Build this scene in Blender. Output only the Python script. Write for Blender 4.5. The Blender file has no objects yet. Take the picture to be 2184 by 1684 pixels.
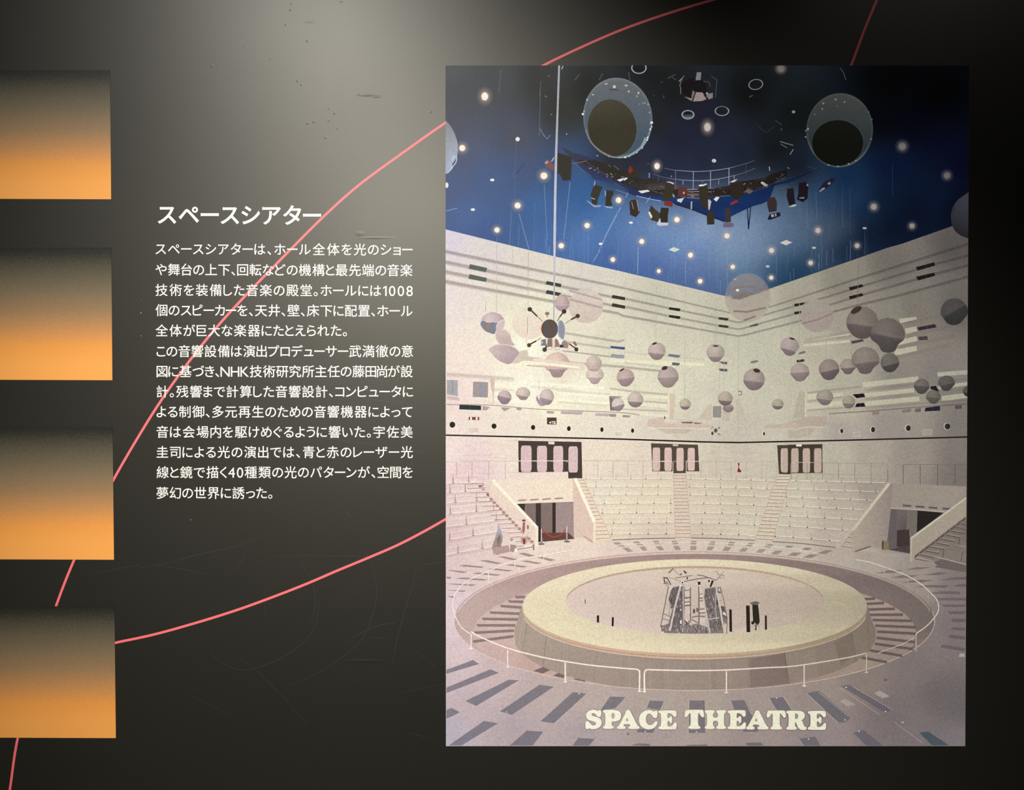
import bpy, math, random
import numpy as np
from mathutils import Vector

# ------------------------------------------------------------------ camera, light, exposure
scene = bpy.context.scene
COL = scene.collection
FW, FH = 2184, 1684
FPX = 1657.0                      # focal length in pixels
PITCH = math.radians(0.72)
CAM_H, CAM_D = 1.52, 1.657        # metres above the floor, metres in front of the wall (wall plane y = 0)

cam_data = bpy.data.cameras.new('camera')
cam_data.sensor_fit = 'HORIZONTAL'
cam_data.sensor_width = 36.0
cam_data.lens = 36.0 * FPX / FW
cam_data.clip_start = 0.01
cam = bpy.data.objects.new('camera', cam_data)
COL.objects.link(cam)
cam.location = (0.0, -CAM_D, CAM_H)
cam.rotation_euler = (math.pi / 2 - PITCH, 0, 0)
scene.camera = cam

scene.view_settings.view_transform = 'Standard'
scene.view_settings.look = 'None'
scene.view_settings.gamma = 1.0
scene.view_settings.use_curve_mapping = False
scene.view_settings.exposure = 0.0

world = bpy.data.worlds.new('world')
scene.world = world
world.use_nodes = True
world.node_tree.nodes['Background'].inputs['Color'].default_value = (0.9, 0.95, 1.0, 1)
world.node_tree.nodes['Background'].inputs['Strength'].default_value = 0.004


def W(px, py):
    """point of the photograph (pixels) -> point of the wall plane (x, z), in metres"""
    px = np.asarray(px, float); py = np.asarray(py, float)
    u = (px - FW / 2) / FPX
    v = -(py - FH / 2) / FPX
    c, s = math.cos(PITCH), math.sin(PITCH)
    dy = c + v * s
    dz = -s + v * c
    t = CAM_D / dy
    return u * t, CAM_H + dz * t


def spot(name, x, y, z, tx, tz, power, size_deg, blend, radius, color):
    d = bpy.data.lights.new(name, 'SPOT')
    d.energy = power
    d.spot_size = math.radians(size_deg)
    d.spot_blend = blend
    d.shadow_soft_size = radius
    d.color = color
    o = bpy.data.objects.new(name, d)
    COL.objects.link(o)
    o.location = (x, y, z)
    o.rotation_euler = (Vector((tx, 0, tz)) - Vector((x, y, z))).to_track_quat('-Z', 'Y').to_euler()
    return o


# two gallery track lights above and to the left of the theatre print
spot('track_and_fill_spot', -0.90, -2.45, 3.42, -0.52, 1.88, 385.0, 42, 1.0, 0.06, (1.0, 0.985, 0.94))
spot('track_and_fill_spot', -0.90, -6.00, 3.42, -0.12, 0.88, 2000.0, 28.5, 1.0, 0.10, (1.0, 0.95, 0.86))
spot('track_and_fill_spot', 1.45, -0.60, 3.42, 0.95, 1.75, 22.0, 60, 1.0, 0.10, (1.0, 0.96, 0.90))  # small fill spot added to brighten the red line at the upper right


# ------------------------------------------------------------------ helpers: things, materials
def tag(o, label=None, cat=None, group=None, kind=None):
    if label: o['label'] = label
    if cat: o['category'] = cat
    if group: o['group'] = group
    if kind: o['kind'] = kind
    return o


def nodes_of(name):
    m = bpy.data.materials.new(name)
    m.use_nodes = True
    nt = m.node_tree
    return m, nt, nt.nodes['Principled BSDF']


def mat_wall():
    m, nt, b = nodes_of('matte_black_wall_film')
    tc = nt.nodes.new('ShaderNodeTexCoord')
    n1 = nt.nodes.new('ShaderNodeTexNoise'); n1.inputs['Scale'].default_value = 420; n1.inputs['Detail'].default_value = 3
    n2 = nt.nodes.new('ShaderNodeTexNoise'); n2.inputs['Scale'].default_value = 2.2; n2.inputs['Detail'].default_value = 4
    nt.links.new(tc.outputs['Object'], n1.inputs['Vector'])
    nt.links.new(tc.outputs['Object'], n2.inputs['Vector'])
    r = nt.nodes.new('ShaderNodeMapRange')
    r.inputs['To Min'].default_value = 0.41; r.inputs['To Max'].default_value = 0.46
    nt.links.new(n2.outputs['Fac'], r.inputs['Value'])
    nt.links.new(r.outputs['Result'], b.inputs['Roughness'])
    bp = nt.nodes.new('ShaderNodeBump'); bp.inputs['Strength'].default_value = 0.16; bp.inputs['Distance'].default_value = 0.0006
    nt.links.new(n1.outputs['Fac'], bp.inputs['Height'])
    nt.links.new(bp.outputs['Normal'], b.inputs['Normal'])
    b.inputs['Base Color'].default_value = (0.0095, 0.0091, 0.0070, 1)
    b.inputs['Specular IOR Level'].default_value = 0.40
    b.inputs['Specular Tint'].default_value = (1.0, 0.965, 0.88, 1)
    return m


def mat_plain(name, rgb, rough=0.5, spec=0.3):
    m, nt, b = nodes_of(name)
    tc = nt.nodes.new('ShaderNodeTexCoord')
    n1 = nt.nodes.new('ShaderNodeTexNoise'); n1.inputs['Scale'].default_value = 500
    nt.links.new(tc.outputs['Object'], n1.inputs['Vector'])
    mx = nt.nodes.new('ShaderNodeMix'); mx.data_type = 'RGBA'
    mx.inputs['A'].default_value = (rgb[0] * .96, rgb[1] * .96, rgb[2] * .96, 1)
    mx.inputs['B'].default_value = (min(1, rgb[0] * 1.04), min(1, rgb[1] * 1.04), min(1, rgb[2] * 1.04), 1)
    nt.links.new(n1.outputs['Fac'], mx.inputs['Factor'])
    nt.links.new(mx.outputs['Result'], b.inputs['Base Color'])
    b.inputs['Roughness'].default_value = rough
    b.inputs['Specular IOR Level'].default_value = spec
    return m


def mat_print(name='printed_ink_on_matte_film'):
    """ink colours stored per vertex of the printed shapes, plus a fine print grain"""
    m, nt, b = nodes_of(name)
    at = nt.nodes.new('ShaderNodeAttribute'); at.attribute_name = 'ink'
    tc = nt.nodes.new('ShaderNodeTexCoord')
    n1 = nt.nodes.new('ShaderNodeTexNoise'); n1.inputs['Scale'].default_value = 330; n1.inputs['Detail'].default_value = 2
    nt.links.new(tc.outputs['Object'], n1.inputs['Vector'])
    r = nt.nodes.new('ShaderNodeMapRange')
    r.inputs['From Min'].default_value = 0.25; r.inputs['From Max'].default_value = 0.75
    r.inputs['To Min'].default_value = 0.86; r.inputs['To Max'].default_value = 1.14
    nt.links.new(n1.outputs['Fac'], r.inputs['Value'])
    mx = nt.nodes.new('ShaderNodeVectorMath'); mx.operation = 'SCALE'
    nt.links.new(at.outputs['Color'], mx.inputs[0])
    nt.links.new(r.outputs['Result'], mx.inputs['Scale'])
    nt.links.new(mx.outputs['Vector'], b.inputs['Base Color'])
    b.inputs['Roughness'].default_value = 0.43
    b.inputs['Specular IOR Level'].default_value = 0.13
    return m


M_WALL = mat_wall()
M_PRINT = mat_print()
M_WHITE = mat_plain('white_vinyl_lettering', (0.62, 0.62, 0.59), 0.5, 0.3)
M_RED = mat_plain('pinkish_red_line_ink', (0.70, 0.125, 0.14), 0.5, 0.3)

# ------------------------------------------------------------------ print inks
# How brightly the lamps light the print (measured on a white and on a black sheet, x 930..2100 step 90,
# y 110..1630 step 95).  Used once, to choose inks whose lit colour is the colour read off the photograph.
E_TAB = [[1220, 1114, 973, 805, 618, 436, 276, 166, 115, 98, 93, 98, 107, 115], [1388, 1295, 1170, 1013, 834, 646, 466, 317, 219, 167, 128, 106, 97, 99], [1520, 1442, 1329, 1186, 1019, 833, 646, 476, 343, 259, 196, 144, 108, 92], [1625, 1555, 1457, 1325, 1169, 992, 807, 628, 475, 365, 282, 209, 147, 104], [1696, 1637, 1550, 1430, 1286, 1121, 941, 763, 599, 471, 373, 287, 207, 139], [1745, 1689, 1610, 1502, 1370, 1218, 1048, 876, 714, 577, 467, 372, 280, 195], [1762, 1710, 1639, 1538, 1418, 1278, 1120, 960, 803, 665, 550, 451, 351, 255], [1755, 1705, 1638, 1548, 1438, 1310, 1168, 1018, 870, 735, 622, 522, 418, 315], [1726, 1681, 1616, 1534, 1433, 1315, 1188, 1053, 917, 791, 681, 582, 479, 372], [1677, 1634, 1573, 1499, 1408, 1305, 1189, 1069, 947, 833, 728, 634, 531, 424], [1619, 1575, 1520, 1452, 1370, 1278, 1176, 1068, 960, 856, 762, 670, 571, 466], [1548, 1508, 1456, 1395, 1323, 1241, 1152, 1056, 960, 870, 782, 698, 602, 498], [1470, 1431, 1384, 1328, 1266, 1195, 1116, 1035, 951, 873, 795, 715, 623, 521], [1390, 1356, 1314, 1263, 1208, 1146, 1080, 1009, 938, 869, 799, 723, 635, 536], [1311, 1281, 1244, 1199, 1152, 1098, 1040, 981, 919, 860, 796, 722, 637, 541], [1234, 1206, 1176, 1137, 1096, 1050, 1001, 951, 898, 847, 786, 714, 632, 540], [1159, 1136, 1109, 1077, 1041, 1003, 963, 919, 876, 828, 768, 699, 619, 529]]
S_TAB = [[712, 472, 293, 175, 99, 55, 30, 18, 16, 17, 19, 20, 18, 14], [805, 585, 396, 253, 156, 93, 54, 33, 22, 18, 15, 13, 11, 9], [865, 680, 490, 328, 210, 131, 80, 49, 31, 21, 15, 11, 8, 6], [892, 744, 556, 383, 253, 162, 101, 64, 40, 26, 17, 11, 7, 5], [857, 739, 569, 405, 274, 180, 116, 75, 48, 31, 20, 13, 8, 5], [733, 648, 516, 382, 268, 182, 121, 80, 53, 35, 23, 15, 10, 6], [576, 522, 429, 327, 237, 168, 116, 80, 55, 37, 25, 17, 11, 7], [424, 389, 331, 263, 198, 146, 106, 75, 53, 37, 26, 18, 12, 8], [300, 280, 244, 201, 159, 121, 91, 67, 49, 36, 26, 19, 13, 9], [206, 194, 174, 149, 121, 97, 76, 58, 44, 33, 24, 18, 13, 9], [145, 139, 126, 110, 93, 77, 62, 49, 39, 30, 23, 17, 13, 10], [104, 100, 92, 82, 72, 61, 51, 41, 33, 27, 21, 17, 13, 10], [75, 73, 68, 61, 55, 47, 41, 34, 28, 23, 19, 15, 12, 9], [56, 54, 52, 47, 43, 38, 33, 28, 24, 20, 17, 14, 11, 9], [43, 41, 40, 37, 34, 31, 27, 24, 21, 18, 15, 12, 10, 8], [34, 33, 31, 30, 27, 25, 22, 20, 18, 16, 13, 11, 9, 8], [27, 26, 25, 24, 22, 21, 19, 17, 15, 14, 12, 10, 9, 7]]
E_TAB = np.array(E_TAB) / 1000.0
S_TAB = np.array(S_TAB) / 10000.0
TINT = np.array([1.035, 1.0, 0.927])


def bilerp(tab, x, y):
    gx = np.clip((x - 930) / 90.0, 0, tab.shape[1] - 1.001)
    gy = np.clip((y - 110) / 95.0, 0, tab.shape[0] - 1.001)
    i = gx.astype(int); j = gy.astype(int)
    fx = gx - i; fy = gy - j
    return (tab[j, i] * (1 - fx) * (1 - fy) + tab[j, i + 1] * fx * (1 - fy)
            + tab[j + 1, i] * (1 - fx) * fy + tab[j + 1, i + 1] * fx * fy)


def to_lin(c):
    c = np.clip(np.asarray(c, float) / 255.0, 0, 1)
    return np.where(c <= 0.04045, c / 12.92, ((c + 0.055) / 1.055) ** 2.4)


def ink(T, x, y):
    x = np.asarray(x, float); y = np.asarray(y, float)
    e = bilerp(E_TAB, x, y)[:, None] * TINT
    s = bilerp(S_TAB, x, y)[:, None]
    return np.clip((to_lin(T) - s) / e, 0.0025, 0.93)


def field(pts, power=3.0, soft=120.0):
    """smooth colour field through control points (x, y, (r, g, b))"""
    P = np.array([(p[0], p[1]) for p in pts], float)
    C = np.array([p[2] for p in pts], float)

    def f(x, y):
        x = np.atleast_1d(np.asarray(x, float)); y = np.atleast_1d(np.asarray(y, float))
        d2 = (x[:, None] - P[None, :, 0]) ** 2 + (y[:, None] - P[None, :, 1]) ** 2 + soft
        w = d2 ** (-power / 2)
        w /= w.sum(1, keepdims=True)
        return w @ C
    return f


def mix(a, b, t):
    a = np.asarray(a, float); b = np.asarray(b, float)
    return a * (1 - t) + b * t


def flat(c):
    return lambda x, y: np.repeat(np.asarray(c, float)[None, :], len(np.atleast_1d(x)), 0)


# ------------------------------------------------------------------ flat printed shapes
STEP = 9e-6                        # each ink shape lies this much (metres) over the shapes it overlaps
BASE_Y = -0.0012
BOXES = np.zeros((60000, 5))       # x0, y0, x1, y1, layer of the shapes printed so far
NBOX = [0]


def up():
    pass


def layer_for(boxes):
    n = NBOX[0]
    B = BOXES[:n]
    top = 0.0
    for x0, y0, x1, y1 in boxes:
        m = (B[:, 0] < x1) & (B[:, 2] > x0) & (B[:, 1] < y1) & (B[:, 3] > y0)
        if m.any():
            top = max(top, B[m, 4].max())
    for b in boxes:
        BOXES[NBOX[0]] = (*b, top + 1)
        NBOX[0] += 1
    return top + 1


def smooth(pts, n=8, closed=False):
    """Catmull-Rom curve through points"""
    P = [np.array(p, float) for p in pts]
    if closed:
        P = [P[-1]] + P + [P[0], P[1]]
    else:
        P = [2 * P[0] - P[1]] + P + [2 * P[-1] - P[-2]]
    out = []
    for i in range(1, len(P) - 2):
        p0, p1, p2, p3 = P[i - 1:i + 3]
        for k in range(n):
            t = k / n
            out.append(tuple(0.5 * ((2 * p1) + (p2 - p0) * t + (2 * p0 - 5 * p1 + 4 * p2 - p3) * t * t
                                    + (3 * p1 - p0 - 3 * p2 + p3) * t ** 3)))
    if not closed:
        out.append(tuple(P[-2]))
    return out


def chaikin(pts, n=2, cut=0.22):
    for _ in range(n):
        q = []
        for a, b in zip(pts, pts[1:] + pts[:1]):
            q.append((a[0] * (1 - cut) + b[0] * cut, a[1] * (1 - cut) + b[1] * cut))
            q.append((a[0] * cut + b[0] * (1 - cut), a[1] * cut + b[1] * (1 - cut)))
        pts = q
    return pts


def edge_l(y): return 950.3 + 0.9 * (y - 140) / 1450.0      # left and right edges of the theatre print
def edge_r(y): return 2066.5 - 8.5 * (y - 140) / 1450.0
TOP, BOT = 140.0, 1590.0


class Part:
    """printed shapes that become ONE mesh; colours are the colours seen in the photograph"""

    def __init__(self):
        self.v = []; self.l = []; self.f = []; self.c = []

    def _add(self, pts, faces, cols, chunks=None):
        n0 = len(self.v)
        A = np.array([q[:2] for q in pts], float)
        boxes = []
        for ids in (chunks or [list(range(len(A)))]):
            q = A[ids]
            boxes.append((q[:, 0].min() - .2, q[:, 1].min() - .2, q[:, 0].max() + .2, q[:, 1].max() + .2))
        lay = layer_for(boxes)
        for p in pts:
            y = min(max(p[1], TOP), BOT)
            self.v.append((min(max(p[0], edge_l(y)), edge_r(y)), y))
        self.l += [lay] * len(pts)
        self.c += [tuple(c) for c in cols]
        self.f += [tuple(i + n0 for i in f) for f in faces]

    def _col(self, pts, c):
        if callable(c):
            a = np.array(pts, float)
            return c(a[:, 0], a[:, 1])
        c = list(c)
        if len(c) == 3 and not hasattr(c[0], '__len__'):
            return [c] * len(pts)
        return c

    def poly(self, pts, c, holes=()):
        from mathutils.geometry import tessellate_polygon
        pts = [tuple(map(float, p[:2])) for p in pts]
        loops = [pts] + [[tuple(map(float, p)) for p in h] for h in holes]
        allp = [p for l in loops for p in l]
        if len(allp) <= 4 and not holes and False:
            faces = [tuple(range(len(allp)))]
        else:
            faces = [tuple(t) for t in tessellate_polygon([[Vector((p[0], p[1], 0)) for p in l] for l in loops])]
        self._add(allp, faces, self._col(allp, c))
        return self

    def line(self, pts, w, c):
        P = np.array([p[:2] for p in pts], float)
        if len(P) < 2:
            return self
        ws = np.full(len(P), float(w)) if np.isscalar(w) else np.interp(np.linspace(0, 1, len(P)), np.linspace(0, 1, len(w)), w)
        d = np.gradient(P, axis=0)
        d /= np.maximum(np.hypot(d[:, 0], d[:, 1])[:, None], 1e-9)
        nrm = np.stack([-d[:, 1], d[:, 0]], 1)
        A = P + nrm * ws[:, None] / 2; B = P - nrm * ws[:, None] / 2
        pts2 = [tuple(p) for p in A] + [tuple(p) for p in B]
        n = len(P)
        faces = [(i, i + 1, n + i + 1, n + i) for i in range(n - 1)]
        cols = self._col([tuple(p) for p in P], c)
        st = max(1, min(4, n // 2))
        chunks = [[j for i in range(a, min(a + st + 1, n)) for j in (i, n + i)] for a in range(0, n - 1, st)]
        self._add(pts2, faces, list(cols) + list(cols), chunks)
        return self

    def halo(self, pts, w, c):
        for u, v in zip(pts, pts[1:] + pts[:1]):
            self.line([u, v], w, c)
        return self

    def ell(self, cx, cy, rx, ry, c, rot=0.0, n=28, rings=1, r0=0.0, a0=0.0, a1=360.0):
        """filled ellipse; c may be f(u, v) with u, v in the unit disc -> colours"""
        t = np.radians(np.linspace(a0, a1, n + 1))
        if a1 - a0 >= 360:
            t = t[:-1]
        closed = a1 - a0 >= 360
        cr, sr = math.cos(math.radians(rot)), math.sin(math.radians(rot))
        rr = np.linspace(r0, 1, rings + 1)
        if r0 == 0:
            rr[0] = 0.02
        pts = []; uv = []
        for r in rr:
            for a in t:
                u, v = r * math.cos(a), r * math.sin(a)
                x, y = u * rx, v * ry
                pts.append((cx + x * cr - y * sr, cy + x * sr + y * cr)); uv.append((u, v))
        m = len(t)
        faces = []
        for i in range(rings):
            for j in range(m if closed else m - 1):
                k = (j + 1) % m
                faces.append((i * m + j, i * m + k, (i + 1) * m + k, (i + 1) * m + j))
        if r0 == 0 and closed:
            faces.append(tuple(range(m)))
        if callable(c):
            U = np.array(uv); cols = c(U[:, 0], U[:, 1], np.array(pts))
        else:
            cols = [c] * len(pts)
        self._add(pts, faces, cols)
        return self

    def patch(self, x0, x1, top, bot, f, nx=60, ny=30):
        """column-wise patch between the curves y = top(x) and y = bot(x)"""
        xs = np.linspace(x0, x1, nx + 1)
        T = np.array([top(x) for x in xs]); B = np.array([bot(x) for x in xs])
        V = np.linspace(0, 1, ny + 1)
        X = np.repeat(xs[None, :], ny + 1, 0)
        Y = T[None, :] * (1 - V[:, None]) + B[None, :] * V[:, None]
        pts = list(zip(X.ravel(), Y.ravel()))
        faces = [(j * (nx + 1) + i, j * (nx + 1) + i + 1, (j + 1) * (nx + 1) + i + 1, (j + 1) * (nx + 1) + i)
                 for j in range(ny) for i in range(nx)]
        chunks = [[j * (nx + 1) + k for j in (0, ny) for k in range(i, min(i + 3, nx + 1))] for i in range(0, nx, 2)]
        self._add(pts, faces, f(X.ravel(), Y.ravel()), chunks)
        return self

    def build(self, name, parent, label=None, mat=None):
        if not self.v:
            return None
        a = np.array(self.v); x, z = W(a[:, 0], a[:, 1])
        y = BASE_Y - np.array(self.l) * STEP
        # faces that look at the viewer (-y)
        me = bpy.data.meshes.new(name)
        co = np.stack([x, y, z], 1)
        faces = []
        for f in self.f:
            p = co[list(f)]
            q = np.roll(p, -1, 0)
            area = ((p[:, 0] * q[:, 2]) - (q[:, 0] * p[:, 2])).sum()
            if abs(area) < 1e-11:
                continue
            faces.append(f if area > 0 else f[::-1])
        me.from_pydata([tuple(p) for p in co], [], faces)
        at = me.color_attributes.new('ink', 'FLOAT_COLOR', 'POINT')
        C = np.ones((len(a), 4), np.float32)
        C[:, :3] = ink(np.array(self.c, float), a[:, 0], a[:, 1])
        at.data.foreach_set('color', C.ravel())
        me.materials.append(mat or M_PRINT)
        o = bpy.data.objects.new(name, me)
        COL.objects.link(o)
        o.parent = parent
        if label:
            o['label'] = label
        up()
        return o


ZM = {'a': (940, 120, 3.9), 'b': (1480, 120, 3.5226), 'c': (940, 480, 5.747), 'd': (1300, 480, 5.46), 'e': (1680, 480, 5.46),
      'f': (940, 740, 5.747), 'g': (1300, 740, 5.46), 'h': (1680, 740, 5.46), 'i': (940, 1000, 5.747), 'j': (1300, 1000, 5.46),
      'k': (1680, 1000, 5.46), 'l': (940, 1260, 4.748), 'm': (1340, 1180, 5.46), 'n': (1680, 1260, 4.952), 'o': (1220, 1480, 3.9),
      'p': (1080, 620, 10.525), 'q': (1240, 130, 7.3214), 'r': (1380, 320, 8.4), 's': (1560, 300, 7.6536), 't': (1140, 310, 7.8),
      'u': (950, 620, 9.355), 'v': (1390, 1190, 9.358)}


def z(k, *xy):
    ox, oy, s = ZM[k]
    return [(ox + xy[i] / s, oy + xy[i + 1] / s) for i in range(0, len(xy), 2)]


def lerp_line(pts):
    X = [p[0] for p in pts]; Y = [p[1] for p in pts]
    return lambda x: float(np.interp(x, X, Y))

# ------------------------------------------------------------------ the theatre print
rng = random.Random(7)
root = bpy.data.objects.new('photo_print', None)
COL.objects.link(root)
cx_, cz_ = W(1504, 1590)
tag(root, 'large photo print of a white theatre hall with hanging spheres and round stage', 'photo print')
ROOT = root


def board(pts, name, parent, mat, y_front, y_back=-0.0002):
    xs, zs = W([p[0] for p in pts], [p[1] for p in pts])
    n = len(pts)
    vs = [(xs[i], y_front, zs[i]) for i in range(n)] + [(xs[i], y_back, zs[i]) for i in range(n)]
    fs = [tuple(range(n))[::-1], tuple(range(n, 2 * n))]
    for i in range(n):
        j = (i + 1) % n
        fs.append((i, j, n + j, n + i))
    me = bpy.data.meshes.new(name)
    me.from_pydata(vs, [], fs)
    me.update()
    import bmesh
    bm = bmesh.new(); bm.from_mesh(me); bmesh.ops.recalc_face_normals(bm, faces=bm.faces); bm.to_mesh(me); bm.free()
    me.materials.append(mat)
    o = bpy.data.objects.new(name, me); COL.objects.link(o); o.parent = parent
    return o


M_SHEET = mat_plain('white_print_sheet', (0.62, 0.61, 0.58), 0.5, 0.2)
board([(edge_l(TOP), TOP), (edge_r(TOP), TOP), (edge_r(BOT), BOT), (edge_l(BOT), BOT)], 'print_sheet', root, M_SHEET, BASE_Y + 1e-5)

# ---- colour fields of the photographed hall
CEIL = field([
    (955, 150, (92, 95, 98)), (1000, 200, (84, 88, 92)), (1060, 170, (80, 84, 86)), (1150, 170, (64, 66, 64)), (1200, 240, (58, 60, 54)),
    (1100, 300, (84, 86, 96)), (1000, 320, (88, 98, 122)), (960, 260, (88, 92, 102)), (960, 400, (84, 100, 138)), (1050, 380, (74, 100, 146)),
    (1000, 460, (78, 108, 160)), (1100, 350, (72, 92, 132)), (1150, 450, (62, 104, 162)), (1250, 420, (52, 100, 160)), (1210, 350, (62, 82, 120)),
    (1300, 470, (72, 118, 174)), (1240, 380, (52, 96, 152)), (1350, 485, (96, 128, 178)), (1400, 490, (112, 138, 180)), (1250, 510, (82, 124, 184)), (1180, 520, (70, 110, 172)),
    (1040, 505, (66, 96, 152)), (1270, 200, (44, 46, 42)), (1400, 160, (30, 32, 33)), (1450, 200, (26, 28, 30)), (1400, 260, (36, 37, 40)), (1450, 300, (32, 34, 56)),
    (1500, 250, (30, 31, 46)), (1600, 200, (17, 19, 20)), (1300, 350, (44, 44, 46)), (1350, 345, (40, 42, 56)), (1420, 350, (34, 40, 62)), (1500, 340, (32, 38, 60)), (1580, 330, (26, 32, 52)),
    (1700, 250, (18, 20, 22)), (1650, 320, (18, 20, 24)), (1700, 360, (17, 22, 36)), (1900, 180, (6, 8, 9)), (2000, 200, (4, 5, 7)), (1880, 260, (8, 10, 20)), (1950, 260, (6, 8, 24)), (2000, 300, (8, 11, 38)),
    (2060, 350, (6, 9, 32)), (1900, 350, (8, 19, 52)), (2000, 420, (10, 21, 52)), (1800, 380, (14, 36, 76)), (1820, 430, (24, 48, 92)), (1750, 420, (36, 60, 104)), (1690, 450, (70, 88, 126)), (1720, 480, (76, 90, 124)),
    (1600, 490, (108, 122, 162)), (1650, 470, (92, 108, 148)), (1500, 485, (122, 138, 178)), (1450, 520, (108, 136, 182)), (1560, 540, (104, 126, 162)), (1600, 600, (84, 108, 148)),
    (1500, 600, (78, 98, 150)), (1530, 630, (74, 94, 146)), (1400, 570, (72, 98, 158)), (1440, 600, (72, 94, 150)), (1350, 530, (92, 118, 172)), (1300, 555, (64, 98, 160)), (1350, 575, (68, 98, 158)), (1700, 520, (76, 96, 134)),
    (1760, 500, (70, 80, 110)), (1790, 485, (58, 68, 98)), (1800, 530, (18, 32, 62)), (1850, 500, (10, 19, 44)), (1700, 580, (22, 46, 82)), (1720, 550, (40, 62, 98)), (1660, 585, (46, 70, 108)), (1680, 600, (26, 52, 92)),
    (1950, 450, (8, 15, 36)), (1900, 480, (8, 15, 36)), (1900, 420, (9, 22, 50)), (2040, 440, (6, 10, 26)), (1850, 460, (16, 32, 62)), (1560, 500, (114, 128, 164)), (1620, 530, (104, 120, 156)), (1480, 560, (92, 114, 164)), (1680, 490, (86, 100, 136)), (1420, 540, (92, 118, 172))], 3.4, 1100.0)

WALL = field([
    (955, 505, (222, 212, 222)), (1050, 545, (225, 214, 208)), (1130, 560, (226, 216, 200)), (1250, 600, (220, 211, 196)), (1400, 640, (204, 200, 176)), (1550, 680, (194, 191, 166)),
    (955, 640, (240, 223, 218)), (1000, 620, (238, 224, 212)), (1080, 640, (236, 226, 202)), (1000, 760, (249, 230, 212)), (1150, 655, (242, 234, 204)), (1250, 690, (236, 227, 198)), (1120, 745, (254, 252, 224)), (1090, 690, (246, 238, 206)),
    (1300, 720, (224, 217, 188)), (1450, 720, (211, 205, 178)), (1560, 740, (200, 197, 171)), (960, 840, (246, 218, 210)), (1000, 800, (250, 228, 210)), (1120, 830, (255, 251, 224)), (1100, 790, (253, 243, 214)), (1180, 860, (254, 246, 212)),
    (1250, 830, (250, 245, 214)), (1200, 780, (240, 227, 202)), (1300, 860, (244, 238, 204)), (1350, 800, (232, 224, 194)), (1400, 780, (226, 222, 190)), (1500, 780, (216, 212, 182)), (1420, 830, (226, 222, 190)),
    (1550, 820, (208, 204, 178)), (1500, 870, (214, 210, 184)), (1560, 880, (205, 196, 174)), (980, 905, (245, 226, 210)), (1080, 915, (244, 226, 206)), (1150, 915, (242, 226, 204)), (1250, 915, (238, 226, 202)), (1300, 905, (234, 221, 198)), (1400, 905, (224, 210, 190)),
    (1500, 925, (210, 198, 178)), (1570, 925, (200, 190, 170)), (1600, 660, (184, 180, 158)), (1700, 640, (164, 159, 140)), (1800, 600, (138, 132, 118)), (1900, 560, (111, 105, 97)), (2040, 520, (88, 83, 78)),
    (1650, 740, (194, 191, 167)), (1620, 700, (192, 189, 166)), (1800, 700, (158, 153, 136)), (1950, 660, (122, 116, 105)), (2050, 650, (104, 98, 91)), (1700, 800, (190, 187, 162)), (1750, 735, (180, 176, 152)), (1800, 790, (176, 171, 150)), (1900, 680, (136, 130, 116)),
    (2000, 800, (128, 121, 113)), (1920, 800, (138, 130, 120)), (1640, 860, (200, 196, 172)), (1700, 870, (194, 187, 165)), (1800, 880, (180, 175, 152)), (1950, 860, (152, 148, 130)), (2050, 860, (124, 119, 108)), (1700, 920, (194, 187, 168)),
    (1800, 915, (170, 159, 147)), (1900, 915, (150, 141, 133)), (2050, 910, (124, 117, 110)), (1600, 910, (200, 191, 170)), (1650, 920, (200, 192, 172))])

LOWER = field([
    (955, 960, (248, 225, 214)), (1000, 1000, (240, 208, 206)), (1100, 960, (246, 226, 206)), (1200, 950, (246, 224, 205)), (1300, 960, (240, 224, 198)), (1450, 960, (228, 214, 188)), (1350, 1000, (232, 214, 192)), (1576, 960, (204, 192, 172)),
    (1530, 970, (208, 196, 174)), (1510, 950, (214, 206, 178)), (1640, 950, (204, 196, 172)), (1700, 960, (194, 184, 162)), (1790, 970, (184, 178, 156)), (1850, 960, (170, 160, 144)), (1950, 970, (150, 140, 128)), (2050, 960, (126, 118, 110)), (2050, 1010, (118, 110, 104))])

SEAT = field([
    (960, 1040, (238, 208, 204)), (1000, 1080, (238, 212, 202)), (1050, 1110, (236, 212, 200)), (960, 1150, (226, 196, 192)), (1280, 1050, (240, 228, 202)), (1300, 1080, (240, 225, 194)), (1300, 1130, (236, 218, 188)), (1400, 1080, (235, 221, 190)), (1400, 1140, (224, 202, 182)),
    (1500, 1080, (221, 207, 180)), (1500, 1140, (212, 194, 174)), (1600, 1060, (210, 199, 172)), (1600, 1120, (212, 202, 176)), (1700, 1080, (205, 197, 172)), (1700, 1140, (200, 188, 168)), (1800, 1070, (184, 174, 156)), (1760, 1150, (186, 172, 156)), (1860, 1040, (158, 148, 136)),
    (2050, 1150, (112, 104, 98)), (2000, 1180, (124, 114, 108))])

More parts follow.
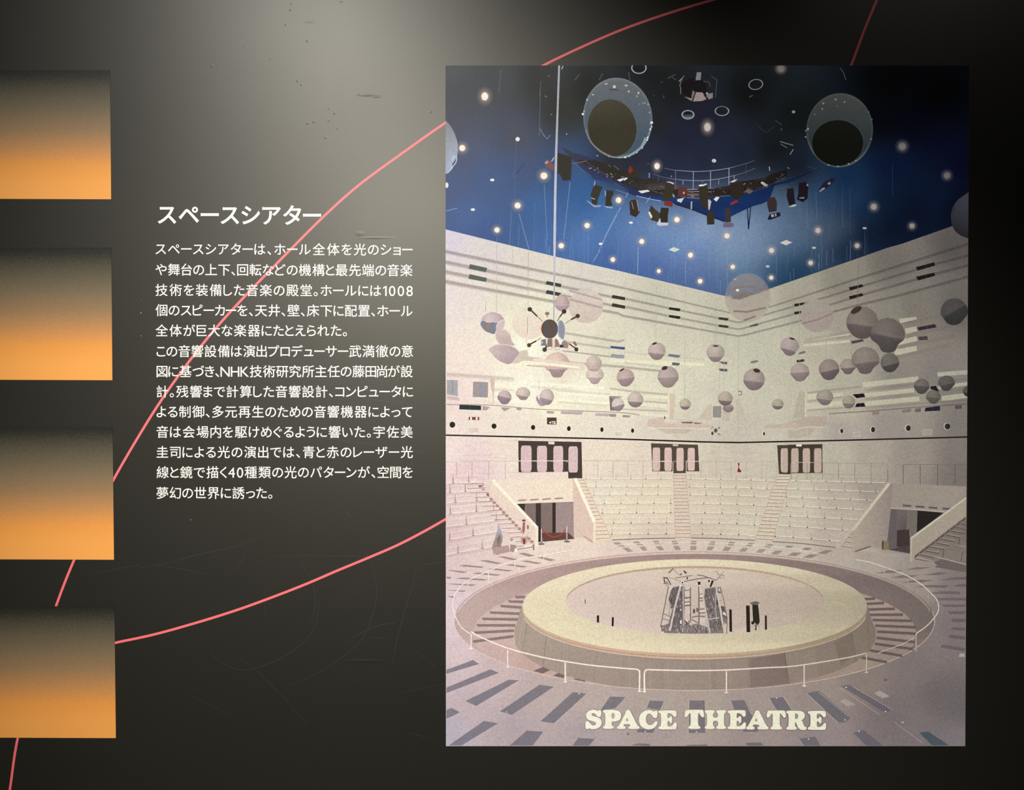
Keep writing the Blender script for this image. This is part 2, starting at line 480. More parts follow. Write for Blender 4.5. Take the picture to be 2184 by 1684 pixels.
FLOOR = field([
    (955, 1200, (226, 200, 196)), (1050, 1190, (232, 206, 196)), (1160, 1165, (240, 216, 198)), (1250, 1175, (238, 216, 196)), (1330, 1165, (228, 206, 190)), (1480, 1165, (216, 198, 180)), (1600, 1170, (208, 194, 176)), (1700, 1180, (198, 186, 168)), (1790, 1190, (180, 166, 152)), (1850, 1190, (168, 156, 144)),
    (1800, 1220, (178, 170, 156)), (1950, 1240, (152, 142, 132)), (2050, 1250, (126, 116, 112)), (2040, 1350, (122, 112, 110)), (1990, 1370, (128, 116, 112)), (960, 1320, (228, 204, 208)), (980, 1400, (222, 196, 196)), (960, 1440, (206, 186, 188)), (1060, 1430, (206, 182, 178)), (1000, 1500, (196, 176, 178)), (955, 1560, (186, 176, 186)),
    (1100, 1560, (182, 164, 166)), (1150, 1470, (192, 172, 166)), (1250, 1480, (188, 170, 160)), (1250, 1570, (176, 160, 160)), (1400, 1490, (178, 162, 150)), (1400, 1570, (170, 154, 150)), (1500, 1490, (174, 158, 146)), (1600, 1490, (164, 148, 140)), (1600, 1570, (158, 142, 138)),
    (1750, 1470, (152, 138, 128)), (1750, 1560, (146, 132, 130)), (1850, 1450, (136, 122, 114)), (1900, 1520, (118, 108, 106)), (1950, 1430, (122, 112, 108)), (2000, 1480, (108, 100, 98)), (1950, 1560, (120, 110, 110)), (2050, 1500, (104, 98, 98)), (2040, 1580, (120, 112, 114))])

def cooler(f, k=0.16):
    def g(x, y):
        c = f(x, y)
        m = c.mean(1, keepdims=True)
        return c * (1 - k) + m * k + np.array([0.0, 0.0, 1.5])
    return g


WALL = cooler(WALL); LOWER = cooler(LOWER); SEAT = cooler(SEAT); FLOOR = cooler(FLOOR, 0.10)
CEIL_EDGE = lerp_line([(948, 488.5), (952, 489.6), (1183.6, 547), (1320, 577.6), (1545, 631), (1577, 638.5), (1644, 614.6), (1700, 595.4), (1830, 550.5), (1892, 528.5), (1923, 520), (2028, 483), (2070, 467)])
BLACK_LINE = lerp_line([(948, 927.5), (1320, 935.8), (1500, 942), (1574.7, 943.3), (1680, 941), (1780, 939), (2063, 931.4), (2070, 931)])
SEAT_TOP = lerp_line([(948, 1028), (1020, 1026), (1130, 1022), (1245, 1020), (1440, 1020), (1680, 1023), (1892, 1029), (2070, 1038)])
FLOOR_TOP = lerp_line([(948, 1186), (1050, 1176), (1140, 1168), (1270, 1156), (1305, 1150), (1440, 1147), (1609, 1151.5), (1700, 1157.5), (1781, 1166.5), (1816, 1174), (1940, 1180), (2070, 1218)])

# ---- large areas of the picture
_ceil0 = CEIL


def CEIL(x, y):
    c = _ceil0(x, y)
    g = c.mean(1, keepdims=True)
    x = np.atleast_1d(np.asarray(x, float)); y = np.atleast_1d(np.asarray(y, float))
    k0 = 0.05 + 0.07 * np.clip((1350 - x) / 200.0, 0, 1)[:, None]
    c = c * (1 - k0) + g * k0 + k0 * np.array([14.0, 0, -4.0])
    k = np.clip((x - 1300) / 500.0, 0, 1)[:, None]
    c = c * (1 + k * (np.array([0.98, 1.05, 0.92]) - 1))
    d = np.clip((x - 1700) / 150.0, 0, 1) * np.clip((330 - y) / 80.0, 0, 1)
    h = 1 + 0.15 * np.exp(-((x - 1560) / 180.0) ** 2 - ((y - 510) / 85.0) ** 2)
    return c * (1 - 0.35 * d[:, None]) * h[:, None]


p = Part(); p.patch(950, 2067, lambda x: 140, lambda x: CEIL_EDGE(x) + 2, CEIL, 180, 80)
ceil_o = p.build('printed_ceiling', ROOT, 'deep blue ceiling fading to black at the top right')


def wall_shade(x, y):
    c = WALL(x, y)
    return c


p = Part(); p.patch(950, 1577, CEIL_EDGE, lambda x: BLACK_LINE(x), WALL, 130, 70)
lw = p.build('printed_left_wall', ROOT, 'cream left wall of the hall with horizontal ledges')
p = Part(); p.patch(1577, 2067, CEIL_EDGE, lambda x: BLACK_LINE(x), WALL, 100, 70)
rw = p.build('printed_right_wall', ROOT, 'shaded right wall of the hall with horizontal ledges')


def wood(x, y):
    c = LOWER(x, y)
    return c


p = Part(); p.patch(950, 2067, BLACK_LINE, lambda x: SEAT_TOP(x) + 3, wood, 150, 12)
up()
for k in range(430):                                   # streaks of the board-marked wall
    x = rng.uniform(952, 2055); y = rng.uniform(BLACK_LINE(x) + 6, SEAT_TOP(x) - 3)
    if 1105 < x < 1247 or 1378 < x < 1492 or 1655 < x < 1760: continue
    L = rng.uniform(6, 34); t = rng.uniform(0.03, 0.13)
    base = LOWER([x], [y])[0]
    p.line([(x, y), (min(x + L, edge_r(y) - 1), y + (0.010 if x < 1577 else -0.012) * L)], rng.uniform(0.8, 1.8), mix(base, (110, 85, 80), t))
low = p.build('printed_lower_wall', ROOT, 'board-marked lower wall behind the seats')

p = Part(); p.patch(950, 2067, SEAT_TOP, lambda x: FLOOR_TOP(x) + 2, SEAT, 150, 24)
seat_o = p.build('printed_seating', ROOT, 'curved rows of cream bench seats')
p = Part(); p.patch(950, 2067, FLOOR_TOP, lambda x: 1590, FLOOR, 150, 60)
FLC = lambda x, y: FLOOR(x, y)
tile = lambda x, y: mix(FLOOR(x, y), (84, 66, 76), .46)
left_tiles = [(950, 1030, 1025, 1022, 1160, 1060, 1080, 1072), (700, 1072, 770, 1066, 950, 1105, 880, 1115), (470, 1120, 560, 1112, 750, 1150, 690, 1162), (220, 1185, 290, 1170, 530, 1195, 500, 1210), (75, 1235, 140, 1235, 330, 1258, 270, 1272), (1170, 1080, 1250, 1075, 1415, 1112, 1340, 1125), (980, 1125, 1060, 1118, 1240, 1150, 1180, 1162), (790, 1172, 870, 1165, 1075, 1192, 1010, 1205), (570, 1225, 650, 1212, 890, 1240, 830, 1252), (380, 1278, 460, 1265, 740, 1290, 690, 1305), (190, 1340, 260, 1325, 580, 1350, 530, 1365), (75, 1405, 120, 1400, 440, 1412, 390, 1430), (75, 1480, 100, 1478, 320, 1488, 280, 1502), (75, 1550, 90, 1550, 180, 1560, 150, 1580), (75, 1315, 130, 1318, 120, 1340, 75, 1340)]
for q in left_tiles: p.poly(z('i', *q), tile)
for q in [(45, 852, 115, 850, 135, 875, 65, 878), (90, 880, 165, 885, 180, 900, 100, 898), (145, 915, 215, 912, 275, 958, 210, 962), (272, 842, 335, 838, 360, 862, 290, 862), (310, 872, 372, 868, 395, 885, 325, 885), (345, 903, 412, 900, 440, 945, 385, 950), (500, 835, 565, 833, 590, 875, 530, 872), (535, 898, 602, 895, 640, 940, 575, 945), (718, 832, 782, 832, 800, 872, 740, 872), (742, 893, 808, 893, 832, 940, 765, 940), (942, 833, 1010, 833, 1010, 875, 945, 875), (940, 893, 1010, 893, 1008, 940, 938, 940), (1170, 838, 1235, 838, 1222, 880, 1150, 878), (1145, 898, 1215, 898, 1195, 942, 1125, 942), (1395, 845, 1460, 848, 1440, 890, 1370, 885), (1345, 902, 1418, 905, 1385, 952, 1310, 950), (1625, 855, 1685, 860, 1650, 900, 1580, 895), (1545, 915, 1615, 918, 1575, 962, 1505, 958), (1845, 870, 1910, 875, 1860, 915, 1790, 905), (1745, 928, 1822, 932, 1775, 975, 1695, 970), (2060, 888, 2140, 893, 2110, 918, 2040, 910), (1935, 945, 2015, 950, 1955, 992, 1870, 988), (2130, 970, 2184, 975, 2184, 1000, 2060, 1010)]: p.poly(z('j', *q), lambda x, y: mix(FLOOR(x, y), (90, 74, 80), .40))
for q in [(0, 890, 75, 895, 30, 915, 0, 912), (205, 910, 285, 918, 235, 945, 155, 938), (430, 940, 525, 945, 440, 985, 345, 982), (70, 968, 165, 970, 100, 1010, 10, 1008), (255, 988, 355, 995, 270, 1035, 165, 1030)]: p.poly(z('k', *q), lambda x, y: mix(FLOOR(x, y), (80, 66, 70), .42))
for q in [(1500, 1140, 1665, 1140, 1540, 1165, 1365, 1170), (1165, 1175, 1335, 1178, 1260, 1205, 1020, 1215), (1740, 1200, 1875, 1205, 1750, 1232, 1575, 1230), (1340, 1232, 1530, 1235, 1400, 1265, 1185, 1262), (1960, 1255, 2080, 1255, 2080, 1285, 1750, 1290), (1490, 1285, 1700, 1290, 1560, 1318, 1320, 1318), (1640, 1345, 1870, 1355, 1830, 1378, 1470, 1372), (2000, 1335, 2080, 1335, 2080, 1370, 1920, 1362), (1780, 1420, 2010, 1425, 2000, 1455, 1600, 1448), (1800, 1500, 2080, 1500, 2080, 1529, 1740, 1525)]: p.poly(z('k', *q), tile)
for q in [(1560, 70, 1870, 70, 1870, 95, 1600, 95), (1620, 140, 1870, 140, 1870, 165, 1640, 165), (1690, 210, 1870, 210, 1870, 240, 1700, 240), (1720, 290, 1870, 290, 1870, 325, 1740, 325), (1740, 378, 1870, 388, 1868, 415, 1720, 405), (1710, 455, 1868, 475, 1868, 510, 1690, 492), (1630, 560, 1866, 600, 1866, 635, 1610, 592)]: p.poly(z('n', *q), tile)
p.poly(z('n', 1815, 655, 1866, 660, 1866, 695, 1800, 690), lambda x, y: mix(FLOOR(x, y), (190, 182, 184), .6))
# large tiles of the foreground
cool = lambda x, y: mix(FLOOR(x, y), (80, 82, 96), .55)
for q in [(58, 795, 325, 695, 390, 735, 58, 835), (58, 975, 500, 790, 590, 825, 58, 1030), (250, 1110, 700, 890, 800, 895, 360, 1160), (600, 1215, 1000, 945, 1145, 965, 720, 1250), (1010, 1315, 1340, 1020, 1480, 1035, 1150, 1335), (1610, 1215, 1715, 1065, 1870, 1070, 1770, 1180), (58, 1200, 110, 1180, 195, 1225, 58, 1290), (80, 1560, 440, 1310, 580, 1335, 210, 1560), (700, 1560, 870, 1410, 1040, 1420, 930, 1560)]: p.poly(z('l', *q), cool)
for q in [(200, 1075, 330, 1050, 640, 1310, 655, 1340, 600, 1385, 535, 1385), (560, 1000, 640, 985, 1100, 1250, 1030, 1285), (690, 1495, 790, 1460, 1010, 1630, 830, 1630)]: p.poly(z('n', *q), cool)
p.poly(z('n', 1385, 1490, 1480, 1480, 1700, 1625, 1520, 1625), lambda x, y: mix(FLOOR(x, y), (58, 74, 84), .75))
for q in [(620, 110, 645, 50, 765, 55, 730, 130), (975, 50, 1105, 50, 1110, 325, 968, 325), (1320, 50, 1440, 45, 1480, 130, 1550, 310, 1425, 310), (545, 285, 690, 285, 670, 322, 540, 318), (1640, 30, 1750, 20, 1830, 130, 1700, 140), (5, 425, 50, 360, 190, 370, 140, 425), (1445, 400, 1570, 398, 1590, 425, 1450, 425), (1890, 365, 2020, 350, 2070, 425, 1930, 425), (490, 420, 560, 405, 650, 412, 640, 428), (960, 418, 1120, 415, 1130, 428, 950, 428)]: p.poly(z('o', *q), cool)
up()
for k, q in [('l', (1150, 1335, 1480, 1035)), ('l', (700, 895, 800, 895)), ('o', (618, 110, 640, 50)), ('o', (735, 130, 768, 55)), ('o', (970, 55, 965, 325)), ('o', (1105, 50, 1110, 325)), ('o', (968, 322, 1110, 322)), ('o', (1318, 50, 1335, 120)), ('o', (1435, 45, 1490, 165)), ('o', (1635, 30, 1700, 130)), ('o', (1760, 20, 1830, 130)), ('n', (320, 1060, 640, 1320)), ('n', (200, 1080, 530, 1390)), ('n', (540, 1015, 970, 1300)), ('n', (690, 1010, 1110, 1255)), ('n', (1130, 1385, 1420, 1600)), ('o', (545, 318, 675, 322))]: p.line(z(k, *q), .9, lambda x, y: mix(FLOOR(x, y), (226, 220, 216), .42))
for k, x, y in [('l', 770, 893), ('l', 1400, 1035), ('l', 665, 1222), ('n', 614, 1013), ('n', 1030, 1270), ('n', 602, 1357), ('n', 750, 1478), ('n', 1212, 1382), ('o', 1035, 310), ('o', 608, 308), ('o', 1700, 28), ('n', 218, 1560)]: p.ell(*z(k, x, y)[0], 1.7, 1.4, (214, 210, 206), n=8)
for q in [(905, 1075, 970, 1048, 1075, 1108, 1000, 1130), (540, 1160, 600, 1130, 715, 1195, 630, 1215)]: p.poly(z('n', *q), (160, 150, 146))
p.ell(*z('n', 1030, 935)[0], 4, 3.5, (112, 96, 94), n=12); p.ell(*z('o', 465, 328)[0], 3, 3, (140, 118, 122), n=12)
floor_o = p.build('printed_floor', ROOT, 'pinkish hall floor with dark tiles')

# ---- dark rim line between the walls
p = Part()
xs = np.linspace(951, 2065, 90)
p.line([(x, BLACK_LINE(x)) for x in xs], 3.2, lambda x, y: mix(np.repeat([[46, 40, 38]], len(x), 0), [[26, 22, 26]] * len(x), 0.5))
up()
p.line([(x, BLACK_LINE(x) + 3.4) for x in xs if 1105 < x < 1247], 3.0, (238, 210, 196))
p.build('ledge_line', low, 'thin black line along the wall')

# ---- ledges (bands) on the upper walls
A = z('c', 55, 328, 2184, 760) + z('d', 1400, 1022, 1500, 1041) + z('d', 1840, 962, 2184, 853) + z('e', 820, 622, 2105, 222)
B = z('c', 55, 456, 560, 562, 2095, 882) + z('d', 190, 860, 690, 968, 1270, 1085, 1510, 1137) + z('d', 1730, 1068, 2150, 945) + z('e', 440, 842, 880, 706, 1710, 458, 2105, 355)
C = z('c', 55, 576, 560, 678, 2095, 985) + z('d', 190, 954, 690, 1060, 1270, 1172, 1510, 1216) + z('d', 1730, 1152, 2150, 1035) + z('e', 440, 943, 880, 810, 1710, 572, 2105, 470)
D = z('c', 55, 696, 1370, 938, 2184, 1085) + z('d', 0, 1030, 1510, 1296) + z('d', 2184, 1125) + z('e', 820, 932, 1250, 832, 2105, 602)


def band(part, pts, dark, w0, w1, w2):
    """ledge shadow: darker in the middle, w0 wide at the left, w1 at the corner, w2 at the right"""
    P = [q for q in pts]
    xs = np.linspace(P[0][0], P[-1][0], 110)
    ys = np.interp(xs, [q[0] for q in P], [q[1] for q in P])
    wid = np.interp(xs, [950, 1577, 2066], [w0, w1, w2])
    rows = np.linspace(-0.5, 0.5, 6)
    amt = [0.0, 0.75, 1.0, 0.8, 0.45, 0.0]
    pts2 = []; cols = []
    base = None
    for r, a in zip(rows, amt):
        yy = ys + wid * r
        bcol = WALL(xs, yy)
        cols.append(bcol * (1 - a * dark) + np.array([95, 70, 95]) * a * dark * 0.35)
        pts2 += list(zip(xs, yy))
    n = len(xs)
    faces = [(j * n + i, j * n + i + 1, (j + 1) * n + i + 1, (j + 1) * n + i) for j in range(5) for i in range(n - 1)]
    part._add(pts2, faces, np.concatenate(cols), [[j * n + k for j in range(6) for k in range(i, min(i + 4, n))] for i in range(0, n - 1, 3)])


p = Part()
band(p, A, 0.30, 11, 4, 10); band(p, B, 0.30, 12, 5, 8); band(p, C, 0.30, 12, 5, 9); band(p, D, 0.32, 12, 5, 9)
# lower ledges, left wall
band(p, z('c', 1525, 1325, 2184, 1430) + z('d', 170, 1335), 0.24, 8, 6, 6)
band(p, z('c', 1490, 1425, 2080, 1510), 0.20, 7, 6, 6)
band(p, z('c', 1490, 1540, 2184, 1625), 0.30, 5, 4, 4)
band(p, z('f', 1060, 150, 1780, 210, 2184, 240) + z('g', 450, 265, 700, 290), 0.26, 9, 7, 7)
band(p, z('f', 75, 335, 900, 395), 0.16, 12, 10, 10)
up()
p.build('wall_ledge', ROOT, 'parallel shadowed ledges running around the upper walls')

p = Part()                                             # soft light patches on the louvred wall strips
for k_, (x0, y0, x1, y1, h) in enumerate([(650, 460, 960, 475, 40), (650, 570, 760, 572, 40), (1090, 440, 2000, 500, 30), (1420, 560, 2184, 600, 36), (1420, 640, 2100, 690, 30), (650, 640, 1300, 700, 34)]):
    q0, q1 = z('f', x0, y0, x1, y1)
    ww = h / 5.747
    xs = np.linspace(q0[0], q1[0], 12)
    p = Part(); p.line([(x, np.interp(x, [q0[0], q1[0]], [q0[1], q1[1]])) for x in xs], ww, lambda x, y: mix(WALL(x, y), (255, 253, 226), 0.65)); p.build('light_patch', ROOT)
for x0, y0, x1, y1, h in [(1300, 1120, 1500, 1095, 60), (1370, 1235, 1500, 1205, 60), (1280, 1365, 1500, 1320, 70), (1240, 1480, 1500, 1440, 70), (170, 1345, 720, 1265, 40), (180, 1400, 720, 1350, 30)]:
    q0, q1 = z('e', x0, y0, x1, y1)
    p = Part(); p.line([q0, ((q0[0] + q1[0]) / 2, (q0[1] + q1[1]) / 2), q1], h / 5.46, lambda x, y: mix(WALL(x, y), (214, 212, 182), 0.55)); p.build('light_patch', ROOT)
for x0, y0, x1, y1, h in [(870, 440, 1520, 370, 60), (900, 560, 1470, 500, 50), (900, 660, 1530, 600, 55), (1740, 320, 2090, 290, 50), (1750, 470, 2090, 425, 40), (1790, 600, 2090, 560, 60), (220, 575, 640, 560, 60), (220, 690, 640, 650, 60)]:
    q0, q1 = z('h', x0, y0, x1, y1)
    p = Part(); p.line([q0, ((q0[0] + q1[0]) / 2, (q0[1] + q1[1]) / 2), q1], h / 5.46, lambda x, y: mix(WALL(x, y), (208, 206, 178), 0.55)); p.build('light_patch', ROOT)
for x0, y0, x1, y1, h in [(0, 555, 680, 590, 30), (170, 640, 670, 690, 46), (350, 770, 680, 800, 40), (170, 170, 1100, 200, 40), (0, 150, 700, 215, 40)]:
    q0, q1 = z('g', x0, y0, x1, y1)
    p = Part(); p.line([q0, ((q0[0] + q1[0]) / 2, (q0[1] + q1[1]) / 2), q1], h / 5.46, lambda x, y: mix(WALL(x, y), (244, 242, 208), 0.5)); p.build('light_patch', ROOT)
up()

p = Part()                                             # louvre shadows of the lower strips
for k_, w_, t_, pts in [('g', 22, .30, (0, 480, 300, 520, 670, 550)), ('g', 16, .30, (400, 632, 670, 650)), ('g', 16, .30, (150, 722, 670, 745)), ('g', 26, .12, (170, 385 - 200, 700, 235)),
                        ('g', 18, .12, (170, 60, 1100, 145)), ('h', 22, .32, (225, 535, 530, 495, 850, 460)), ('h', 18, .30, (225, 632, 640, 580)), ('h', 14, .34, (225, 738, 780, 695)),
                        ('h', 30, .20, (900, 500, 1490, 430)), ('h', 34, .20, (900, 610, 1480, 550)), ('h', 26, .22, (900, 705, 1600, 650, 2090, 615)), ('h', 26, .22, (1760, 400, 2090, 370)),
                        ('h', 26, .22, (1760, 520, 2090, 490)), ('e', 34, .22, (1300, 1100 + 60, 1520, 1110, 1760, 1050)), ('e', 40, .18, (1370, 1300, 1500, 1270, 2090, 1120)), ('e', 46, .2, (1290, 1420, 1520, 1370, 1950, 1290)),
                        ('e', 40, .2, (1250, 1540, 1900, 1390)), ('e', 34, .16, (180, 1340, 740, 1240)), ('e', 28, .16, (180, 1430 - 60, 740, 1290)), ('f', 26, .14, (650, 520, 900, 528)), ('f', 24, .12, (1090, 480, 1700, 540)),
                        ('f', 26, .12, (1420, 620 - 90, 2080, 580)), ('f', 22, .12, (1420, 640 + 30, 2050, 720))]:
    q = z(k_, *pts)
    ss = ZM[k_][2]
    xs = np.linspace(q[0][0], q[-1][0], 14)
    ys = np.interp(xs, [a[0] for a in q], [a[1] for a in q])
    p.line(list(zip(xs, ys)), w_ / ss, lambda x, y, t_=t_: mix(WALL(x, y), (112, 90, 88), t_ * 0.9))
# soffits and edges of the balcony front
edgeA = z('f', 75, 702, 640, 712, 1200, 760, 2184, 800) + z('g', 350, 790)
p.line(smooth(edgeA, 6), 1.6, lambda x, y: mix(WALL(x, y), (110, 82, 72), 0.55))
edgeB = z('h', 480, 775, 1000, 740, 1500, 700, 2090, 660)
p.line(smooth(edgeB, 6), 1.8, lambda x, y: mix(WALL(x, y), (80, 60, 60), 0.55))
p.line(z('g', 690, 530, 690, 870), 1.2, (246, 242, 210)); p.poly(z('g', 694, 540, 760, 535, 760, 690, 740, 830, 694, 830), lambda x, y: mix(WALL(x, y), (205, 180, 155), 0.5))
p.line(z('h', 205, 510, 205, 870), 2.4, (208, 206, 180)); p.poly(z('h', 130, 520, 200, 515, 200, 820, 60, 825), lambda x, y: mix(WALL(x, y), (168, 158, 136), 0.5))
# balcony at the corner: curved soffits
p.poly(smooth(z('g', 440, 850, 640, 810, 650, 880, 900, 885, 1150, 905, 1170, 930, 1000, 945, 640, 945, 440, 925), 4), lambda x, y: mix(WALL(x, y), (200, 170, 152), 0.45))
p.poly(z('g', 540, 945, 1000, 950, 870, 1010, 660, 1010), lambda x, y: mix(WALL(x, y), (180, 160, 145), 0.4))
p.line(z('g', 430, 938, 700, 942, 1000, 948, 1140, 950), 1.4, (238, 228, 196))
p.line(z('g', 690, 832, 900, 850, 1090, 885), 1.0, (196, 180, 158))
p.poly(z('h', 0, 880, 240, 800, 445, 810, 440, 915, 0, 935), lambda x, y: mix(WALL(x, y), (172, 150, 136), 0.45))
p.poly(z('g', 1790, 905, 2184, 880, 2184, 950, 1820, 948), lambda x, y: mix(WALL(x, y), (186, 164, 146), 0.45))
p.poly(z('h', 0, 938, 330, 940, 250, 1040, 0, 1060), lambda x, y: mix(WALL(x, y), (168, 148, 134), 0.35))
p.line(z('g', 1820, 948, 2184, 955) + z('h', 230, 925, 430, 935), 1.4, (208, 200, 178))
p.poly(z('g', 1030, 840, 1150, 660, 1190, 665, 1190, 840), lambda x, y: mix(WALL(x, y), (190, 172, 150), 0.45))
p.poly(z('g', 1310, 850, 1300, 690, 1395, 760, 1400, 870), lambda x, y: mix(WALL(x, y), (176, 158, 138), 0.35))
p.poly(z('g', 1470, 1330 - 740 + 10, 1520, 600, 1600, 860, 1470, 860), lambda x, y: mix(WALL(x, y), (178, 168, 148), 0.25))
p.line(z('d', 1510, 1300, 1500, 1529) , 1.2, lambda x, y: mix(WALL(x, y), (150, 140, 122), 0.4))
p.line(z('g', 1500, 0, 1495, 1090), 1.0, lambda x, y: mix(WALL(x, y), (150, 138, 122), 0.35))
up()
p.poly(z('f', 75, 640, 240, 655, 200, 610, 75, 590), (214, 190, 186)); p.poly(z('f', 480, 630, 640, 690, 640, 600, 600, 400, 640, 380, 660, 390, 650, 700), lambda x, y: mix(WALL(x, y), (200, 170, 165), 0.6))
p.build('balcony', ROOT, 'white balcony front and its shadowed louvres')

# ---- louvre openings in the ledges
def slots(k, lst, col, name='louvre_slot'):
    for q in lst:
        p = Part()
        p.poly(z(k, *q), col)
        up()
        a = z(k, *q)
        mx = ((a[0][0] + a[1][0]) / 2, (a[0][1] + a[1][1]) / 2); mn = ((a[2][0] + a[3][0]) / 2, (a[2][1] + a[3][1]) / 2)
        p.line([mx, mn], 0.7, mix(col, (150, 140, 130), 0.35))
        p.build(name, ROOT)


slots('c', [(358, 478, 570, 525, 555, 577, 343, 535), (352, 600, 565, 647, 556, 697, 340, 657)], (98, 104, 98))
slots('c', [(1300, 685, 1485, 722, 1478, 762, 1285, 725), (1300, 795, 1480, 832, 1440, 868, 1285, 838)], (66, 70, 70))
slots('d', [(35, 812, 190, 842, 178, 875, 22, 848), (35, 908, 190, 940, 178, 975, 20, 945)], (62, 58, 50))
slots('d', [(695, 955, 828, 972, 812, 1003, 688, 982), (695, 1045, 828, 1062, 812, 1093, 688, 1072)], (44, 40, 38))
slots('d', [(1272, 1070, 1390, 1085, 1370, 1112, 1268, 1098), (1272, 1157, 1390, 1172, 1370, 1197, 1268, 1183)], (58, 50, 46))
slots('d', [(1640, 1075, 1725, 1048, 1728, 1080, 1600, 1112), (1640, 1165, 1725, 1140, 1732, 1168, 1620, 1190)], (96, 80, 80))
slots('e', [(70, 918, 195, 898, 180, 925, 85, 950), (68, 1012, 200, 990, 195, 1012, 85, 1042)], (40, 36, 36))
slots('e', [(708, 725, 862, 688, 880, 715, 725, 762), (708, 830, 862, 792, 880, 820, 725, 866)], (36, 28, 28))
slots('e', [(1488, 490, 1700, 432, 1715, 470, 1510, 530), (1490, 602, 1705, 552, 1712, 590, 1515, 645)], (30, 24, 26))
# second set, lower strip (blue daylight panes)
slots('d', [(12, 1405, 180, 1420, 175, 1450, 10, 1432)], (72, 88, 128))
slots('d', [(15, 1500, 170, 1512, 165, 1529, 10, 1529)], (150, 158, 166))
slots('g', [(35, 80, 175, 100, 160, 135, 10, 115)], (150, 158, 170))
slots('g', [(690, 78, 830, 95, 800, 125, 680, 105)], (112, 122, 142))
slots('g', [(728, 176, 822, 186, 805, 215, 728, 210)], (104, 100, 100))
slots('g', [(1262, 168, 1368, 172, 1365, 200, 1330, 200)], (92, 84, 98)); slots('g', [(1270, 248, 1370, 255, 1368, 285, 1275, 275)], (84, 86, 90))
slots('g', [(1640, 165, 1722, 150, 1730, 172, 1645, 192)], (120, 122, 126))
slots('e', [(735, 1350, 870, 1325, 885, 1352, 745, 1382)], (76, 66, 78))
slots('e', [(1505, 1190, 1710, 1150, 1730, 1190, 1520, 1228)], (52, 44, 54)); slots('e', [(1515, 1300, 1620, 1290, 1630, 1335, 1525, 1340)], (70, 62, 66))
slots('h', [(125, 65, 195, 42, 208, 66, 120, 88)], (112, 102, 112)); slots('h', [(100, 150, 190, 140, 192, 168, 105, 180)], (60, 56, 52))
slots('h', [(750, 550, 880, 538, 900, 580, 800, 594), (800, 656, 885, 648, 902, 692, 780, 698)], (32, 22, 34))
slots('h', [(1655, 460, 1720, 448, 1760, 520, 1665, 488)], (30, 24, 36))
slots('h', [(1600, 705, 1770, 685, 1770, 738, 1590, 748)], (36, 36, 52)); slots('h', [(1320, 735, 1435, 715, 1430, 752, 1340, 765)], (124, 116, 116)); slots('h', [(1480, 715, 1548, 708, 1548, 752, 1480, 756)], (110, 92, 96))
slots('h', [(1945, 680, 2025, 674, 2020, 715, 1950, 720)], (82, 72, 78)); slots('h', [(980, 750, 1060, 742, 1060, 785, 982, 788)], (140, 122, 110))
slots('f', [(230, 705, 495, 716, 495, 772, 228, 762)], (52, 62, 64))
slots('f', [(1895, 808, 2150, 815, 2150, 850, 1895, 840), (1470, 783, 1745, 790, 1725, 830, 1475, 818)], (196, 176, 176), 'ledge_opening')
slots('f', [(1300, 780, 1395, 788, 1380, 815, 1295, 808), (512, 720, 605, 735, 560, 775, 512, 770), (735, 735, 860, 742, 790, 785, 760, 775), (915, 742, 990, 748, 985, 775, 940, 770)], (182, 160, 164), 'ledge_opening')
slots('f', [(2065, 600, 2184, 615, 2184, 780, 2075, 775)], (128, 118, 122), 'ledge_opening')
slots('g', [(8, 568, 150, 575, 100, 600, 60, 640), (0, 780, 75, 785, 70, 812, 0, 808), (155, 788, 240, 795, 230, 820, 150, 815)], (160, 146, 142), 'ledge_opening')
slots('g', [(820, 870, 965, 868, 965, 888, 850, 884), (980, 875, 1080, 885, 1040, 892, 985, 890)], (108, 92, 92), 'ledge_opening')
slots('g', [(636, 805, 648, 805, 648, 838, 636, 838)], (70, 60, 56), 'ledge_opening')

# ---- control room windows
for k, q, c in [('f', (75, 400, 210, 405, 210, 600, 75, 580), (176, 170, 172)), ('f', (398, 420, 582, 430, 578, 618, 392, 610), (166, 156, 154)), ('g', (1200, 685, 1302, 685, 1300, 822, 1200, 818), (150, 142, 132))]:
    a = z(k, *q)
    p = Part()
    m = (sum(t[0] for t in a) / 4, sum(t[1] for t in a) / 4)
    p.poly([((t[0] - m[0]) * 1.16 + m[0], (t[1] - m[1]) * 1.12 + m[1]) for t in a], mix(WALL([m[0]], [m[1]])[0], (255, 240, 230), 0.35)); up()
    p.poly(a, c); up()
    w = (a[1][0] - a[0][0])
    p.poly([(a[0][0] + w * .45, a[0][1] + .5), (a[0][0] + w * .62, a[0][1] + 1), (a[3][0] + w * .62, a[3][1] - 1), (a[3][0] + w * .45, a[3][1] - .5)], mix(c, (140, 155, 178), 0.6))
    p.build('control_room_window', ROOT)

